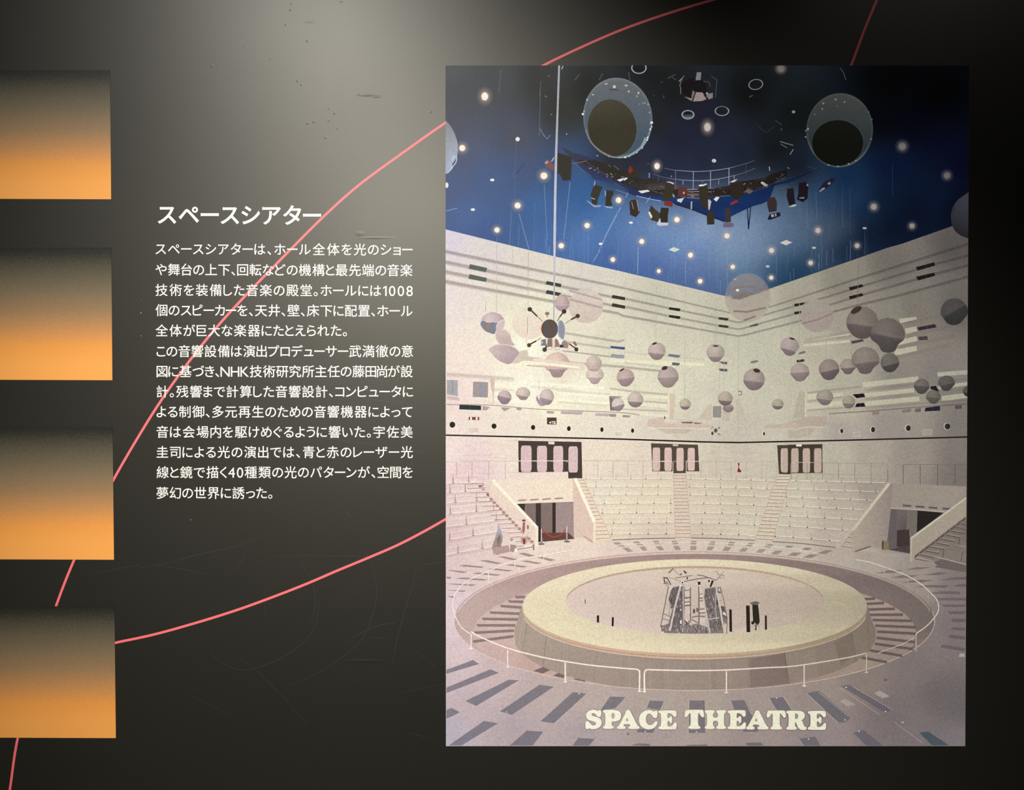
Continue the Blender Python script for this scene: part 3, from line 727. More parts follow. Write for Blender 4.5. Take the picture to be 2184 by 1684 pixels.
# ---- round wall speakers (portholes)
for k, x, y, rx, ry in [('f', 143, 950, 35, 37), ('f', 654, 967, 31, 32), ('f', 1132, 983, 27, 30), ('f', 1570, 997, 23, 30), ('f', 1975, 1010, 20, 29), ('g', 268, 971, 18, 26), ('g', 1797, 1008, 11, 21),
                        ('h', 626, 975, 17, 27), ('h', 990, 960, 23, 32), ('h', 1401, 942, 28, 34), ('h', 1857, 922, 33, 36)]:
    (cx, cy), = z(k, x, y); s = ZM[k][2]
    p = Part(); rim = mix(WALL([cx], [cy])[0], (255, 240, 225), 0.45)
    p.ell(cx - (0.8 if cx > 1577 else -0.8), cy, rx / s + 1.3, ry / s + 1.3, rim, n=24); up()
    f = 0.0 if cx < 1577 else 1.0
    p.ell(cx, cy, rx / s, ry / s, lambda u, v, q, f=f: [mix((58, 54, 44), (34, 30, 24), min(1, max(0, .5 + .5 * a * (1 if f else -1)))) for a in u], n=24, rings=3)
    p.build('porthole_speaker', ROOT)

# ---- small wall signs and grilles
p = Part(); p.poly(z('f', 1302, 862, 1420, 862, 1420, 948, 1302, 946), (84, 66, 58)); up()
p.poly(z('f', 1330, 920, 1352, 906, 1352, 936, 1330, 930), (250, 245, 232)); p.line(z('f', 1360, 910, 1378, 910, 1366, 935), 1.6, (250, 245, 232)); p.line(z('f', 1382, 912, 1410, 912), 1.4, (250, 245, 232)); p.line(z('f', 1395, 912, 1395, 936), 1.4, (250, 245, 232)); p.line(z('f', 1382, 936, 1412, 936), 1.6, (250, 245, 232))
p.build('exit_sign', ROOT, 'dark sign with a white pictogram')
p = Part(); p.poly(z('f', 345, 855, 470, 855, 470, 893, 345, 890), (150, 88, 74)); up()
for x in (372, 440): p.ell(*z('f', x, 874)[0], 2.2, 3.0, (255, 246, 236), n=12)
p.line(z('f', 392, 862, 425, 884), 1.2, (96, 50, 46)); p.line(z('f', 425, 862, 392, 884), 1.2, (96, 50, 46)); p.line(z('f', 347, 862, 347, 892), 1.6, (110, 62, 52)); p.line(z('f', 468, 862, 468, 892), 1.6, (110, 62, 52))
p.build('lettered_sign', ROOT, 'small red and white wall sign')
for k, q in [('f', (345, 985, 465, 985, 465, 1048, 342, 1048)), ('f', (2135, 1040, 2184, 1040, 2184, 1088, 2130, 1088)), ('g', (55, 985, 145, 985, 145, 1035, 60, 1035)), ('g', (725, 1010, 805, 1012, 805, 1055, 725, 1050)), ('h', (760, 995, 840, 985, 842, 1035, 762, 1040)), ('h', (1570, 965, 1680, 958, 1680, 1015, 1572, 1020))]:
    a = z(k, *q); p = Part(); p.poly(a, lambda x, y: mix(WALL(x, y), (196, 170, 165), 0.3)); up()
    p.line(a + [a[0]], 0.9, lambda x, y: mix(WALL(x, y), (255, 245, 230), 0.4))
    p.build('wall_grille', ROOT)
p = Part()
for q in [(1495, 515, 1535, 512), (1535, 512, 1537, 552), (1537, 552, 1500, 555), (1498, 515, 1498, 524)]: p.line(z('g', *q), 1.3, (110, 98, 92))
p.build('wall_bracket', ROOT)
p = Part(); p.poly(z('g', 1490, 1348, 1515, 1348, 1505, 1395, 1530, 1452, 1485, 1450, 1500, 1390), (140, 48, 48)); up(); p.poly(z('g', 1488, 1440, 1530, 1430, 1530, 1454, 1486, 1452), (110, 28, 32)); p.build('fire_extinguisher', ROOT, 'red fire extinguisher against the back wall')

# ---- doors behind the seats
def door(k, outer, panes, frame_c, pane_c, name='double_door'):
    p = Part(); o_ = z(k, *outer)
    p.poly(o_, frame_c); up()
    root_d = p.build(name, ROOT)
    for q in panes:
        x0, y0, x1, y1 = q
        r = (x1 - x0) * 0.14
        pts = chaikin(z(k, x0, y0, x1, y0, x1, y1, x0, y1), 3, 0.10)
        pp = Part(); pp.poly(pts, pane_c); pp.build('door_pane', root_d)
    pp = Part()
    for q in panes[1:]:
        for dx in (-26, -8):
            a = z(k, q[0] + dx, (q[1] * .42 + q[3] * .58) - 8, q[0] + dx, (q[1] * .42 + q[3] * .58) + 10)
            pp.line(a, 1.0, (216, 200, 190))
    pp.build('door_handle', root_d)
    return root_d


door('f', (950, 1145, 1725, 1160, 1735, 1610, 1565, 1610, 1560, 1530, 955, 1532), [(982, 1205, 1113, 1528), (1180, 1208, 1302, 1528), (1380, 1210, 1500, 1528), (1565, 1215, 1680, 1535)], (76, 66, 62), (222, 194, 192))
door('g', (482, 1118, 1028, 1135, 1045, 1445, 890, 1445, 890, 1465, 740, 1468, 735, 1445, 498, 1445), [(500, 1168, 588, 1440), (638, 1168, 724, 1440), (778, 1172, 862, 1440), (908, 1172, 992, 1436)], (84, 74, 64), (216, 190, 180))
dr = door('g', (1950, 1140, 2184, 1138, 2184, 1460, 2110, 1460, 2105, 1480, 1970, 1476), [(1992, 1178, 2074, 1452), (2110, 1178, 2184, 1455)], (74, 66, 56), (200, 184, 168))
p = Part(); p.poly(z('h', 0, 1135, 402, 1128, 400, 1462, 40, 1468, 0, 1475), (68, 60, 50)); up()
for x0, x1 in ((-60, 0), (38, 124), (172, 258), (304, 392)):
    p.poly(chaikin(z('h', x0, 1178, x1, 1175, x1, 1458, x0, 1460), 3, 0.10), (188, 170, 156))
p.build('door_leaf', dr)
p = Part()
for k, q in [('f', (1318, 1158, 1392, 1158, 1396, 1190, 1320, 1188)), ('g', (735, 1130, 798, 1132, 798, 1152, 735, 1150)), ('h', (95, 1132, 160, 1130, 160, 1155, 98, 1156))]: p.poly(z(k, *q), (238, 226, 200) if k != 'g' else (210, 196, 170))
p.build('door_lamp', ROOT)

# ---- rails on top of the seats
p = Part()
def rail(pts, w, c): p.line(pts, w, c)
LR = (236, 205, 196)
rail(z('f', 75, 1405, 190, 1408, 200, 1440), 1.0, (226, 190, 186)); rail(z('f', 195, 1408, 195, 1609), 1.4, (205, 168, 165)); rail(z('f', 385, 1410, 385, 1609), 1.4, (205, 168, 165)); rail(z('f', 385, 1408, 410, 1398, 950, 1394), 1.0, (214, 180, 172))
rail(z('f', 950, 1393, 1560, 1391), 1.5, (252, 228, 220)); rail(z('f', 1740, 1392, 2184, 1391) + z('g', 700, 1328, 735, 1332), 1.0, (206, 180, 160)); rail(z('f', 410, 1550, 600, 1548, 950, 1535, 1560, 1528), 0.9, (240, 205, 200))
for x in (588, 793): rail(z('f', x, 1400, x, 1609), 1.0, (196, 158, 150))
for x in (1925, 2110): rail(z('f', x, 1392, x, 1609), 0.9, (196, 166, 148))
for x in (40, 212, 388, 565): rail(z('g', x, 1330, x, 1529), 0.9, (186, 158, 142))
rail(z('g', 488, 1330, 722, 1330, 738, 1345, 738, 1500), 1.3, (236, 214, 204)); rail(z('g', 892, 1500, 892, 1345, 905, 1330, 1050, 1328), 1.3, (236, 214, 204)); rail(z('g', 1050, 1330, 1930, 1335, 1945, 1345, 1945, 1500), 0.9, (186, 164, 146))
for x in (1065, 1242, 1415, 1590, 1768): rail(z('g', x, 1335, x, 1529), 0.9, (178, 156, 140))
rail(z('g', 2110, 1500, 2110, 1350, 2184, 1345) + z('h', 100, 1340, 300, 1342), 1.1, (206, 186, 174)); rail(z('h', 300, 1343, 580, 1350, 1150, 1358, 1162, 1370, 1162, 1529), 0.9, (150, 134, 120))
for x in (40, 222, 404, 588, 778, 968): rail(z('h', x, 1345, x, 1529) + z('k', x, 120), 1.0, (132, 116, 104))
rail(z('k', 1162, 0, 1162, 150), 1.1, (112, 98, 92)); rail(z('h', 1342, 1529, 1342, 1370, 1360, 1362, 2090, 1368), 0.9, (112, 100, 92))
for x in (1342, 1540, 1742, 1945): rail(z('h', x, 1365, x, 1529) + z('k', x, 175), 1.2, (88, 78, 74))
rail(z('h', 300, 1475, 1160, 1485), 0.8, (160, 144, 132))
p.build('upper_railing', ROOT, 'thin railing along the top of the seats')

# ---- seat rows: pale bench edge, shade below, feet
ROWS = []
cen = [108, 200, 293, 393, 500, 618, 745]
lft = [(1755, 116), (1800, 213), (1852, 312), (1902, 420), (1957, 537), (2015, 657), (2075, 792)]
rgt = [(1160, 158), (1062, 262), (975, 360), (885, 470), (803, 583), (705, 710), (608, 838)]
r0 = [130, 225, 322, 425, 540, 658, 785]
for i in range(7):
    pl, = z('i', *lft[i]); pr, = z('k', *rgt[i])
    pts = [pl] + z('j', 745, cen[i], 900, cen[i] + 2) + z('j', 1500, cen[i] + 12, 1800 - i * 22, cen[i] + 22 + i) + z('k', 0, r0[i]) + [pr]
    ROWS.append(smooth(pts, 8))
STAIR_C = lambda y: (1300 + (740 + (y - 1009) * 5.46 * .033) / 5.46, 1300 + (892 + (y - 1009) * 5.46 * .070) / 5.46)
def stair_r(y):
    t = (y - 1011) / (1152 - 1011)
    return (1300 + (1952 + (1690 - 1952) * t) / 5.46, 1300 + (2112 + (1895 - 2112) * t) / 5.46)
def in_stairs(x, y):
    a, b = STAIR_C(y); c, d = stair_r(y)
    return a - 0.5 < x < b + 0.5 or c - 0.5 < x < d + 0.5

for i, R in enumerate(ROWS):
    p = Part()
    seg = []
    def flush(seg):
        if len(seg) > 1:
            p.line([(x, y + 4.2) for x, y in seg], 6.5, lambda x, y: mix(SEAT(x, y), (150, 120, 110), 0.09))
            p.line([(x, y - 7.5) for x, y in seg], 1.0, lambda x, y: mix(SEAT(x, y), (150, 120, 110), 0.16))
            p.line([(x, y + 1.6) for x, y in seg], 0.9, lambda x, y: mix(SEAT(x, y), (130, 100, 90), 0.30))
            up()
            p.line(seg, 1.3, lambda x, y: mix(SEAT(x, y), (255, 248, 226), 0.55))
    xs = np.linspace(R[0][0], R[-1][0], 160)
    ys = np.interp(xs, [q[0] for q in R], [q[1] for q in R])
    for x, y in zip(xs, ys):
        if in_stairs(x, y):
            flush(seg); seg = []
        else:
            seg.append((x, y))
    flush(seg)
    up()
    # feet and arm divisions
    step = 32 + i * 1.1
    x = R[0][0] + (18 if i % 2 else 4)
    while x < R[-1][0] - 2:
        y = float(np.interp(x, xs, ys))
        if not in_stairs(x, y):
            s = 0.75 + 0.07 * i
            dk = mix(SEAT([x], [y])[0], (60, 45, 42), 0.72)
            d = -1 if x < 1440 else 1
            lean = min(1, abs(x - 1440) / 300)
            p.poly([(x - 1.9 * s, y - .4), (x + 1.9 * s, y - .4), (x + d * 1.3 * lean, y + 2.6 * s), (x - 1.2 * s * (1 - lean), y + 1.5 * s)], dk)
            p.line([(x + .3, y - 1), (x + .3, y - 9 - i * .5)], 0.8, mix(SEAT([x], [y])[0], (120, 95, 88), 0.42))
        x += step
    p.build('bench_row', seat_o)

# aisle stairs
def stairs(name, left, right, n, c, dk):
    p = Part()
    L0, L1 = left; R0, R1 = right
    p.poly([L0, R0, R1, L1], c); up()
    for k in range(n):
        t = ((k + .6) / n) ** 1.06
        a = (L0[0] + (L1[0] - L0[0]) * t, L0[1] + (L1[1] - L0[1]) * t); b = (R0[0] + (R1[0] - R0[0]) * t, R0[1] + (R1[1] - R0[1]) * t)
        p.line([a, b], 1.1 + t * .3, dk)
        p.line([(a[0], a[1] - 1.5), (b[0], b[1] - 1.5)], 0.8, mix(c, (255, 248, 230), .5))
    p.line([L0, L1], .8, mix(c, dk, .5)); p.line([R0, R1], .8, mix(c, dk, .6))
    return p.build(name, ROOT)


q = z('j', 738, 52, 890, 52, 947, 808, 766, 808); stairs('aisle_stairs', (q[0], q[3]), (q[1], q[2]), 19, (220, 200, 182), (160, 138, 124))
q = z('j', 1952, 62, 2112, 62, 1893, 838, 1690, 826); stairs('aisle_stairs', (q[0], q[3]), (q[1], q[2]), 19, (208, 194, 174), (142, 128, 116))
q = z('i', 1640, 112, 1748, 112, 2092, 860, 1905, 870); stairs('aisle_stairs', (q[0], q[3]), (q[1], q[2]), 17, (238, 218, 196), (176, 146, 132))
q = z('k', 1150, 165, 1180, 165, 738, 935, 610, 915); stairs('aisle_stairs', (q[0], q[3]), (q[1], q[2]), 15, (178, 164, 152), (110, 98, 94))

p = Part()                                             # dark gap under the lowest bench
for s_ in (z('j', 30, 822, 400, 808, 763, 801), z('j', 948, 800, 1300, 808, 1688, 828), z('j', 1895, 842, 2184, 860) + z('k', 300, 880, 555, 910)):
    p.line(smooth(s_, 5), 1.9, lambda x, y: mix(SEAT(x, y), (104, 82, 84), 0.78))
p.build('seating_plinth', seat_o)

# left seating block: benches rising to the left
lb = [[(75, 170), (235, 160), (455, 150)], [(75, 285), (300, 270), (560, 240)], [(75, 412), (290, 392), (600, 372)], [(75, 545), (320, 522), (540, 505), (700, 480)], [(75, 700), (360, 664), (620, 630), (780, 600)], [(75, 866), (280, 828), (520, 785), (800, 740)], [(75, 1040), (240, 1012), (440, 975), (640, 945)]]
for i, L in enumerate(lb):
    R = smooth(z('i', *[c for q_ in L for c in q_]), 6)
    p = Part()
    p.line([(x, y + 4) for x, y in R], 6, lambda x, y: mix(SEAT(x, y), (160, 120, 118), 0.16))
    p.line([(x, y - 9) for x, y in R], 1.0, lambda x, y: mix(SEAT(x, y), (160, 120, 118), 0.2)); p.line([(x, y - 14) for x, y in R], 1.2, lambda x, y: mix(SEAT(x, y), (255, 240, 234), 0.4)); up()
    p.line(R, 1.6, lambda x, y: mix(SEAT(x, y), (255, 244, 236), 0.75)); up()
    for t in ([.3, .8] if i % 2 == 0 else [.1, .5, .93]):
        x, y = R[int(t * (len(R) - 1))]
        p.poly([(x - 2.5, y), (x + 4, y - .8), (x + 2.5, y + 1.6), (x - 2, y + 2)], (176, 140, 138)); p.poly([(x - .3, y - 16), (x + .6, y - 16), (x + 1.4, y - 1), (x - .8, y - 1)], (168, 134, 130))
    p.build('bench_row', seat_o)
p = Part()                                             # steps of the left block
for k in range(15):
    t = k / 14
    x0 = 470 + 640 * t; y0 = 175 + 760 * t
    L = 190 - 20 * t
    p.line(z('i', x0 - L, y0 + 8, x0 + 40, y0), 1.5, (186, 150, 146)); p.line(z('i', x0 - L, y0 - 8, x0 + 40, y0 - 16), 1.4, (250, 228, 218))
for q_ in [(465, 195, 510, 195, 500, 222, 465, 222), (560, 290, 595, 300, 590, 335, 562, 325)]: p.poly(z('i', *q_), (150, 108, 108))
p.build('aisle_stairs', ROOT)

# ---- left entrance (vomitory)
p = Part()
p.poly(z('i', 660, 140, 1620, 112, 1650, 400, 900, 420), lambda x, y: mix(SEAT(x, y), (246, 228, 206), 0.8)); up()
p.poly(z('i', 1620, 112, 1660, 112, 1898, 650, 1895, 905, 1755, 830, 1620, 855, 1620, 400), (226, 200, 184)); up()
p.poly(z('i', 930, 425, 1625, 395, 1630, 855, 1195, 892, 1195, 715), lambda x, y: mix([[150, 126, 118]] * len(x), [[120, 104, 102]] * len(x), 0.5)); up()
p.poly(z('i', 1410, 405, 1625, 398, 1625, 850, 1560, 780, 1408, 780), (164, 144, 142)); up()
for x0, x1, c in ((960, 1035, (62, 58, 54)), (1165, 1228, (66, 58, 56)), (1368, 1408, (60, 50, 46))): p.poly(z('i', x0, 415, x1, 412, x1, 800, x0, 800) if x0 > 1000 else z('i', 935, 428, 1035, 420, 1025, 520), c)
p.poly(z('i', 1228, 780, 1560, 775, 1640, 848, 1260, 888), (104, 74, 68)); up()
p.poly(z('i', 1195, 700, 1232, 730, 1235, 885, 1195, 895), (58, 50, 50)); up()
p.line(z('i', 925, 415, 1630, 388), 3.2, (250, 230, 208))
for x in (945, 1097, 1247, 1397): p.poly(z('i', x, 375 - (x - 945) * .05, x + 104, 368 - (x - 945) * .05, x + 102, 384 - (x - 945) * .05, x, 393 - (x - 945) * .05), (166, 140, 136))
p.build('left_entrance', ROOT, 'left vomitory entrance with doors under a white wall')
p = Part()
p.poly(z('i', 600, 140, 660, 140, 1192, 715, 1192, 962, 1150, 970, 1150, 930, 1110, 925, 1105, 880, 1060, 870, 1055, 830, 975, 760, 930, 715, 890, 655, 850, 610, 815, 575, 780, 530, 740, 490, 700, 450, 665, 405, 635, 370, 600, 345), (238, 216, 200)); up()
p.poly(z('i', 610, 138, 655, 125, 1196, 706, 1166, 722), (255, 246, 222)); p.poly(z('i', 1170, 718, 1196, 706, 1194, 960, 1160, 940), (250, 234, 212)); up()
for k in range(14):
    t = k / 13
    p.poly(z('i', 598 + 500 * t, 345 + 520 * t, 640 + 500 * t, 360 + 520 * t, 636 + 500 * t, 385 + 520 * t, 600 + 500 * t, 385 + 520 * t), (176, 142, 138))
p.build('parapet_wall', ROOT, 'sloping white parapet beside the left entrance')
p = Part(); p.poly(z('i', 1625, 110, 1668, 108, 1902, 640, 1868, 662), (255, 246, 220)); p.poly(z('i', 1868, 655, 1902, 640, 1898, 905, 1866, 895), (244, 226, 204)); p.poly(z('i', 1748, 828, 1770, 820, 1865, 885, 1862, 902), (196, 164, 148))
p.build('parapet_wall', ROOT, 'sloping coping right of the left entrance')
p = Part()                                             # rope barrier
for x, yb in ((1233, 915), (1545, 885)):
    p.line(z('i', x, yb - 185, x, yb - 20), 1.9, (226, 212, 206)); p.ell(*z('i', x, yb)[0], 6.8, 2.0, (120, 100, 98), n=16); p.ell(*z('i', x, yb - 14)[0], 2.2, 2.2, (150, 132, 128), n=12)
p.line(smooth(z('i', 1245, 735, 1300, 790, 1380, 830, 1470, 800, 1530, 730), 6), 1.7, (196, 72, 60))
p.build('rope_barrier', ROOT, 'red rope between two posts at the left entrance')

# ---- right entrance
p = Part()
p.poly(z('k', 1195, 165, 2075, 200, 2070, 330, 1830, 500, 1195, 460), (150, 140, 130)); up()
p.poly(z('k', 1195, 165, 1215, 165, 1200, 460, 1230, 900, 1175, 940, 970, 905, 780, 965, 740, 960, 740, 715), lambda x, y: mix([[172, 160, 146]] * len(x), [[140, 128, 122]] * len(x), np.clip((x - 1820) / 90, 0, 1)[:, None])); up()
p.poly(z('k', 1195, 452, 1830, 495, 1500, 740, 1420, 800, 1420, 978, 1175, 938, 1160, 880), lambda x, y: mix([[118, 110, 106]] * len(x), [[74, 68, 66]] * len(x), np.clip((x - 1905) / 25, 0, 1)[:, None])); up()
p.poly(z('k', 1200, 462, 1270, 468, 1260, 900, 1170, 930, 1150, 880), (98, 90, 92)); p.poly(z('k', 1508, 478, 1815, 500, 1500, 740), (40, 36, 34)); p.poly(z('k', 1390, 480, 1508, 480, 1500, 740, 1420, 790, 1370, 780), (112, 106, 100)); p.poly(z('k', 1270, 710, 1410, 700, 1420, 920, 1265, 900), (66, 54, 54)); p.poly(z('k', 1170, 935, 1420, 880, 1420, 980), (76, 66, 68)); up()
p.poly(z('k', 1095, 830, 1175, 840, 1170, 940, 1095, 935), (128, 112, 86)); p.poly(z('k', 1095, 830, 1112, 840, 1110, 938, 1095, 932), (70, 58, 40))
p.line(z('k', 1195, 452, 1500, 470, 1830, 498), 3.4, (168, 158, 146))
for x in (1335, 1487, 1638, 1797): p.poly(z('k', x, 410 + (x - 1335) * .078, x + 103, 417 + (x - 1335) * .078, x + 100, 440 + (x - 1335) * .078, x, 432 + (x - 1335) * .078), (96, 86, 92))
p.poly(z('k', 780, 948, 965, 888, 970, 905, 785, 966), (118, 102, 98))
p.build('right_entrance', ROOT, 'dark right entrance under a grey wall')
p = Part(); p.poly(z('k', 1160, 160, 1198, 165, 770, 715, 735, 705), (196, 186, 166)); p.build('parapet_wall', ROOT, 'sloping coping left of the right entrance')
p = Part()
p.poly(z('k', 2076, 335, 2076, 560, 2000, 600, 1945, 650, 1885, 690, 1825, 735, 1768, 780, 1710, 830, 1650, 872, 1590, 920, 1525, 965, 1470, 1012, 1465, 1090, 1425, 1080, 1425, 795), (160, 150, 136)); up()
p.poly(z('k', 2076, 322, 2076, 345, 1445, 810, 1422, 795), (190, 182, 164)); p.poly(z('k', 1422, 795, 1445, 810, 1440, 1085, 1424, 1075), (178, 168, 152)); up()
for k in range(10):
    p.poly(z('k', 1470 + 60 * k, 1012 - 46 * k, 1530 + 60 * k, 968 - 46 * k, 2076, 1010 - 46 * k, 2076, 1070 - 46 * k), (126 - k, 116 - k, 110 - k)); p.line(z('k', 1475 + 60 * k, 1040 - 46 * k, 1640 + 60 * k, 1075 - 46 * k), 1.6, (84, 76, 74)); p.line(z('k', 1530 + 60 * k, 980 - 46 * k, 1700 + 60 * k, 1010 - 46 * k), 1.4, (154, 142, 134)); p.poly(z('k', 1470 + 60 * k, 1012 - 46 * k, 1525 + 60 * k, 965 - 46 * k, 1525 + 60 * k, 995 - 46 * k, 1478 + 60 * k, 1035 - 46 * k), (92, 82, 78))
    up()
p.line(z('k', 1690, 1010, 2070, 1105), 1.8, (168, 156, 148)); p.line(z('k', 1960, 880, 2075, 905), 1.6, (152, 142, 134)); p.line(z('k', 1985, 880, 2000, 800), 1.4, (82, 74, 72)); p.line(z('k', 1800, 1030, 1815, 930), 1.4, (82, 74, 72)); p.line(z('k', 2010, 1070, 2035, 960), 1.4, (82, 74, 72))
p.poly(z('k', 1700, 1080, 1800, 1050, 2070, 1120, 2070, 1200, 1720, 1140), (104, 94, 90)); p.poly(z('k', 1480, 1050, 1700, 1085, 1740, 1120, 1690, 1130, 1480, 1095), (150, 138, 130))
p.build('parapet_wall', ROOT, 'stepped parapet and benches right of the right entrance')

# ---- wires in front of the ceiling and walls
def BG(x, y):
    x = np.atleast_1d(x); y = np.atleast_1d(y)
    e = np.array([CEIL_EDGE(a) for a in x])
    return np.where((y < e)[:, None], CEIL(x, y), WALL(x, y))


wires = [((1160, 380), (1167, 512), .3), ((1104, 445), (1128, 532), .42), ((1060, 495), (1060, 520), .22), ((1216, 388), (1201, 520), .4), ((1100, 300), (1098, 440), .10), ((1068, 150), (1064, 200), .18), ((1153, 175), (1150, 290), .22),
         ((1091, 440), (1087, 525), .25), ((1107, 480), (1106, 524), .2), ((1254, 490), (1254, 558), .2), ((1164, 510), (1167, 540), .3), ((1172, 525), (1171, 541), .4), ((1216, 515), (1216, 550), .2), ((1220, 500), (1222, 552), .15), ((1140, 430), (1140, 532), .12), ((1245, 470), (1246, 560), .12),
         ((1361, 519), (1360, 586), .55), ((1462, 556), (1462, 606), .3), ((1319, 558), (1319, 572), .3), ((1536, 597), (1536, 626), .2), ((1425, 580), (1426, 600), .12), ((1751, 496), (1752, 540), .35), ((1745, 560), (1745, 570), .2), ((1747, 540), (1746, 575), .25), ((1763, 535), (1762, 566), .22), ((1776, 530), (1776, 560), .2), ((1752, 545), (1752, 572), .2), ((1814, 513), (1813, 555), .3), ((1806, 525), (1805, 556), .16),
         ((1844, 490), (1843, 545), .14), ((1692, 572), (1693, 598), .2), ((1685, 578), (1685, 600), .18), ((1903, 350), (1903, 420), .10), ((1812, 400), (1812, 500), .08), ((1740, 410), (1742, 470), .12), ((1620, 440), (1622, 500), .10), ((1655, 545), (1656, 600), .18), ((1686, 600), (1687, 606), .2)]
for a, b, t in wires:
    b = (b[0], min(b[1], CEIL_EDGE(b[0]) - 2))
    p = Part(); p.line([a, ((a[0] + b[0]) / 2, (a[1] + b[1]) / 2), b], 1.5, lambda x, y, t=t: mix(BG(x, y), (198, 206, 232), t)); p.build('hanging_wire', ROOT)
for x, y0, y1, t in [(1060, 520, 680, .22), (1036, 640, 665, .2), (1094, 525, 560, .18), (1127, 532, 700, .28), (1124, 690, 735, .3), (1198, 550, 660, .1), (1240, 560, 620, .14), (1334, 590, 790, .10), (1400, 610, 730, .16), (1397, 690, 730, .12), (1425, 610, 780, .10), (1461, 610, 850, .12), (1526, 630, 735, .18), (1530, 680, 738, .12),
                   (1545, 700, 830, .10), (1690, 600, 720, .16), (1687, 620, 860, .08), (1705, 600, 770, .12), (1762, 570, 770, .14), (1830, 551, 652, .5), (1870, 540, 680, .14), (1891, 530, 680, .14), (1907, 640, 680, .22), (2010, 625, 640, .4), (2028, 560, 640, .12), (2052, 520, 620, .12), (1848, 640, 660, .35), (1858, 652, 658, .5), (1816, 745, 760, .4), (1036, 655, 663, .4), (1092, 655, 660, .35), (1461, 820, 850, .16), (1535, 770, 840, .14), (1320, 830, 850, .2), (1355, 820, 836, .2), (1150, 810, 830, .25)]:
    y0 = max(y0, CEIL_EDGE(x) + 3)
    p = Part(); p.line([(x, y0), (x - 0.6, (y0 + y1) / 2), (x - 1, y1)], 1.0, lambda x_, y_, t=t: mix(BG(x_, y_), (96, 86, 80), t * 1.2)); p.build('hanging_wire', ROOT)
p = Part(); p.line([(1352, 385), (1335, 420), (1315, 458), (1292, 502), (1278, 535), (1264, 560)], [2.0, 2.2, 2.8, 3, 2.6, 2], lambda x, y: mix(BG(x, y), (176, 184, 216), .55))
p.line([(952, 450), (975, 444)], 1.2, (150, 170, 215)); p.line([(1097, 365), (1092, 380)], 1.4, (96, 110, 150)); p.line([(1118, 350), (1100, 372)], 1.4, (50, 60, 110))
p.build('hanging_cable', ROOT)

p = Part()                                             # countless thinner wires, seen as faint streaks
r3 = random.Random(5)
for k in range(70):
    x = r3.uniform(1040, 1860); y0 = r3.uniform(380, 520); y1 = min(y0 + r3.uniform(50, 160), CEIL_EDGE(x) - 2)
    if y0 > CEIL_EDGE(x) - 30: continue
    t = r3.uniform(.04, .11)
    p.line([(x, y0), (x, (y0 + y1) / 2), (x + .5, y1)], r3.uniform(1, 2.2), lambda x_, y_, t=t: mix(BG(x_, y_), (190, 200, 226), np.array([[.2 * t], [t], [t]])))
o = p.build('hanging_threads', ROOT); o['kind'] = 'stuff'

# ---- rings and fittings on the black part of the ceiling
for cx, cy, rx, ry, c, w, rot in [(1362.5, 145, 16.5, 13, (150, 160, 164), .16, 0), (1467, 245, 14, 10, (140, 148, 158), .22, 0), (1611.5, 180.5, 16, 11.5, (112, 124, 130), .15, -10), (1539.5, 237, 15.5, 10.5, (138, 146, 152), .16, 0)]:
    p = Part()
    c_in = mix(CEIL([cx], [cy])[0], (28, 28, 34), .5)
    if cx == 1467: p.ell(cx, cy, rx, ry, lambda u, v, q: [mix((24, 24, 28), (120, 126, 142), min(1, max(0, (b + .3) * .9))) for b in v], rot, n=30, rings=5)
    else: p.ell(cx, cy, rx, ry, c_in, rot, n=30)
    up()
    p.ell(cx, cy, rx, ry, lambda u, v, q, c=c, cx=cx: [mix(c, (60, 64, 70), .5 * (b < -.6 and cx == 1539.5)) for b in v], rot, n=34, r0=1 - w)
    p.build('ceiling_ring', ROOT)
p = Part()                                             # round louvred fitting at the top
p.ell(*z('q', 1760, 420)[0], 27, 21, (26, 24, 26), n=24); up()
p.poly(z('q', 1605, 560, 1725, 590, 1720, 630), (140, 130, 124)); p.poly(z('q', 1735, 460, 1775, 490, 1725, 625, 1715, 560), (112, 106, 106)); p.poly(z('q', 1790, 490, 1890, 495, 1950, 600, 1880, 628, 1740, 634), (148, 134, 130)); p.poly(z('q', 1960, 520, 2050, 500, 2050, 580, 1985, 605, 1940, 560), (124, 118, 116)); p.poly(z('q', 1800, 180, 1870, 180, 1860, 300, 1780, 305), (120, 122, 128))
p.line(z('q', 1780, 490, 1735, 630), 1.6, (22, 18, 20)); p.line(z('q', 1910, 540, 1975, 605), 1.6, (40, 20, 24))
p.line(z('q', 1545, 520, 1550, 440, 1535, 380, 1560, 300, 1600, 230), 1.6, (110, 114, 110)); p.line(z('q', 1345, 275, 1400, 245, 1470, 215), 1.4, (86, 88, 84)); p.line(z('q', 1410, 255, 1480, 300), 1.2, (80, 82, 78)); p.line(z('q', 1520, 320, 1580, 270), 2.0, (130, 132, 128))
p.line(z('q', 1900, 320, 1990, 330, 2010, 400), 1.2, (90, 92, 96)); p.ell(*z('q', 1960, 508)[0], 2.2, 2.2, (214, 214, 206), n=12); p.line(z('b', 130, 150, 172, 180, 160, 310), 1.2, (80, 82, 84)); p.line(z('b', 80, 280, 110, 330), 1.4, (40, 40, 42))
p.build('ceiling_fitting', ROOT, 'round metal fitting with pale panels at the top')
p = Part()
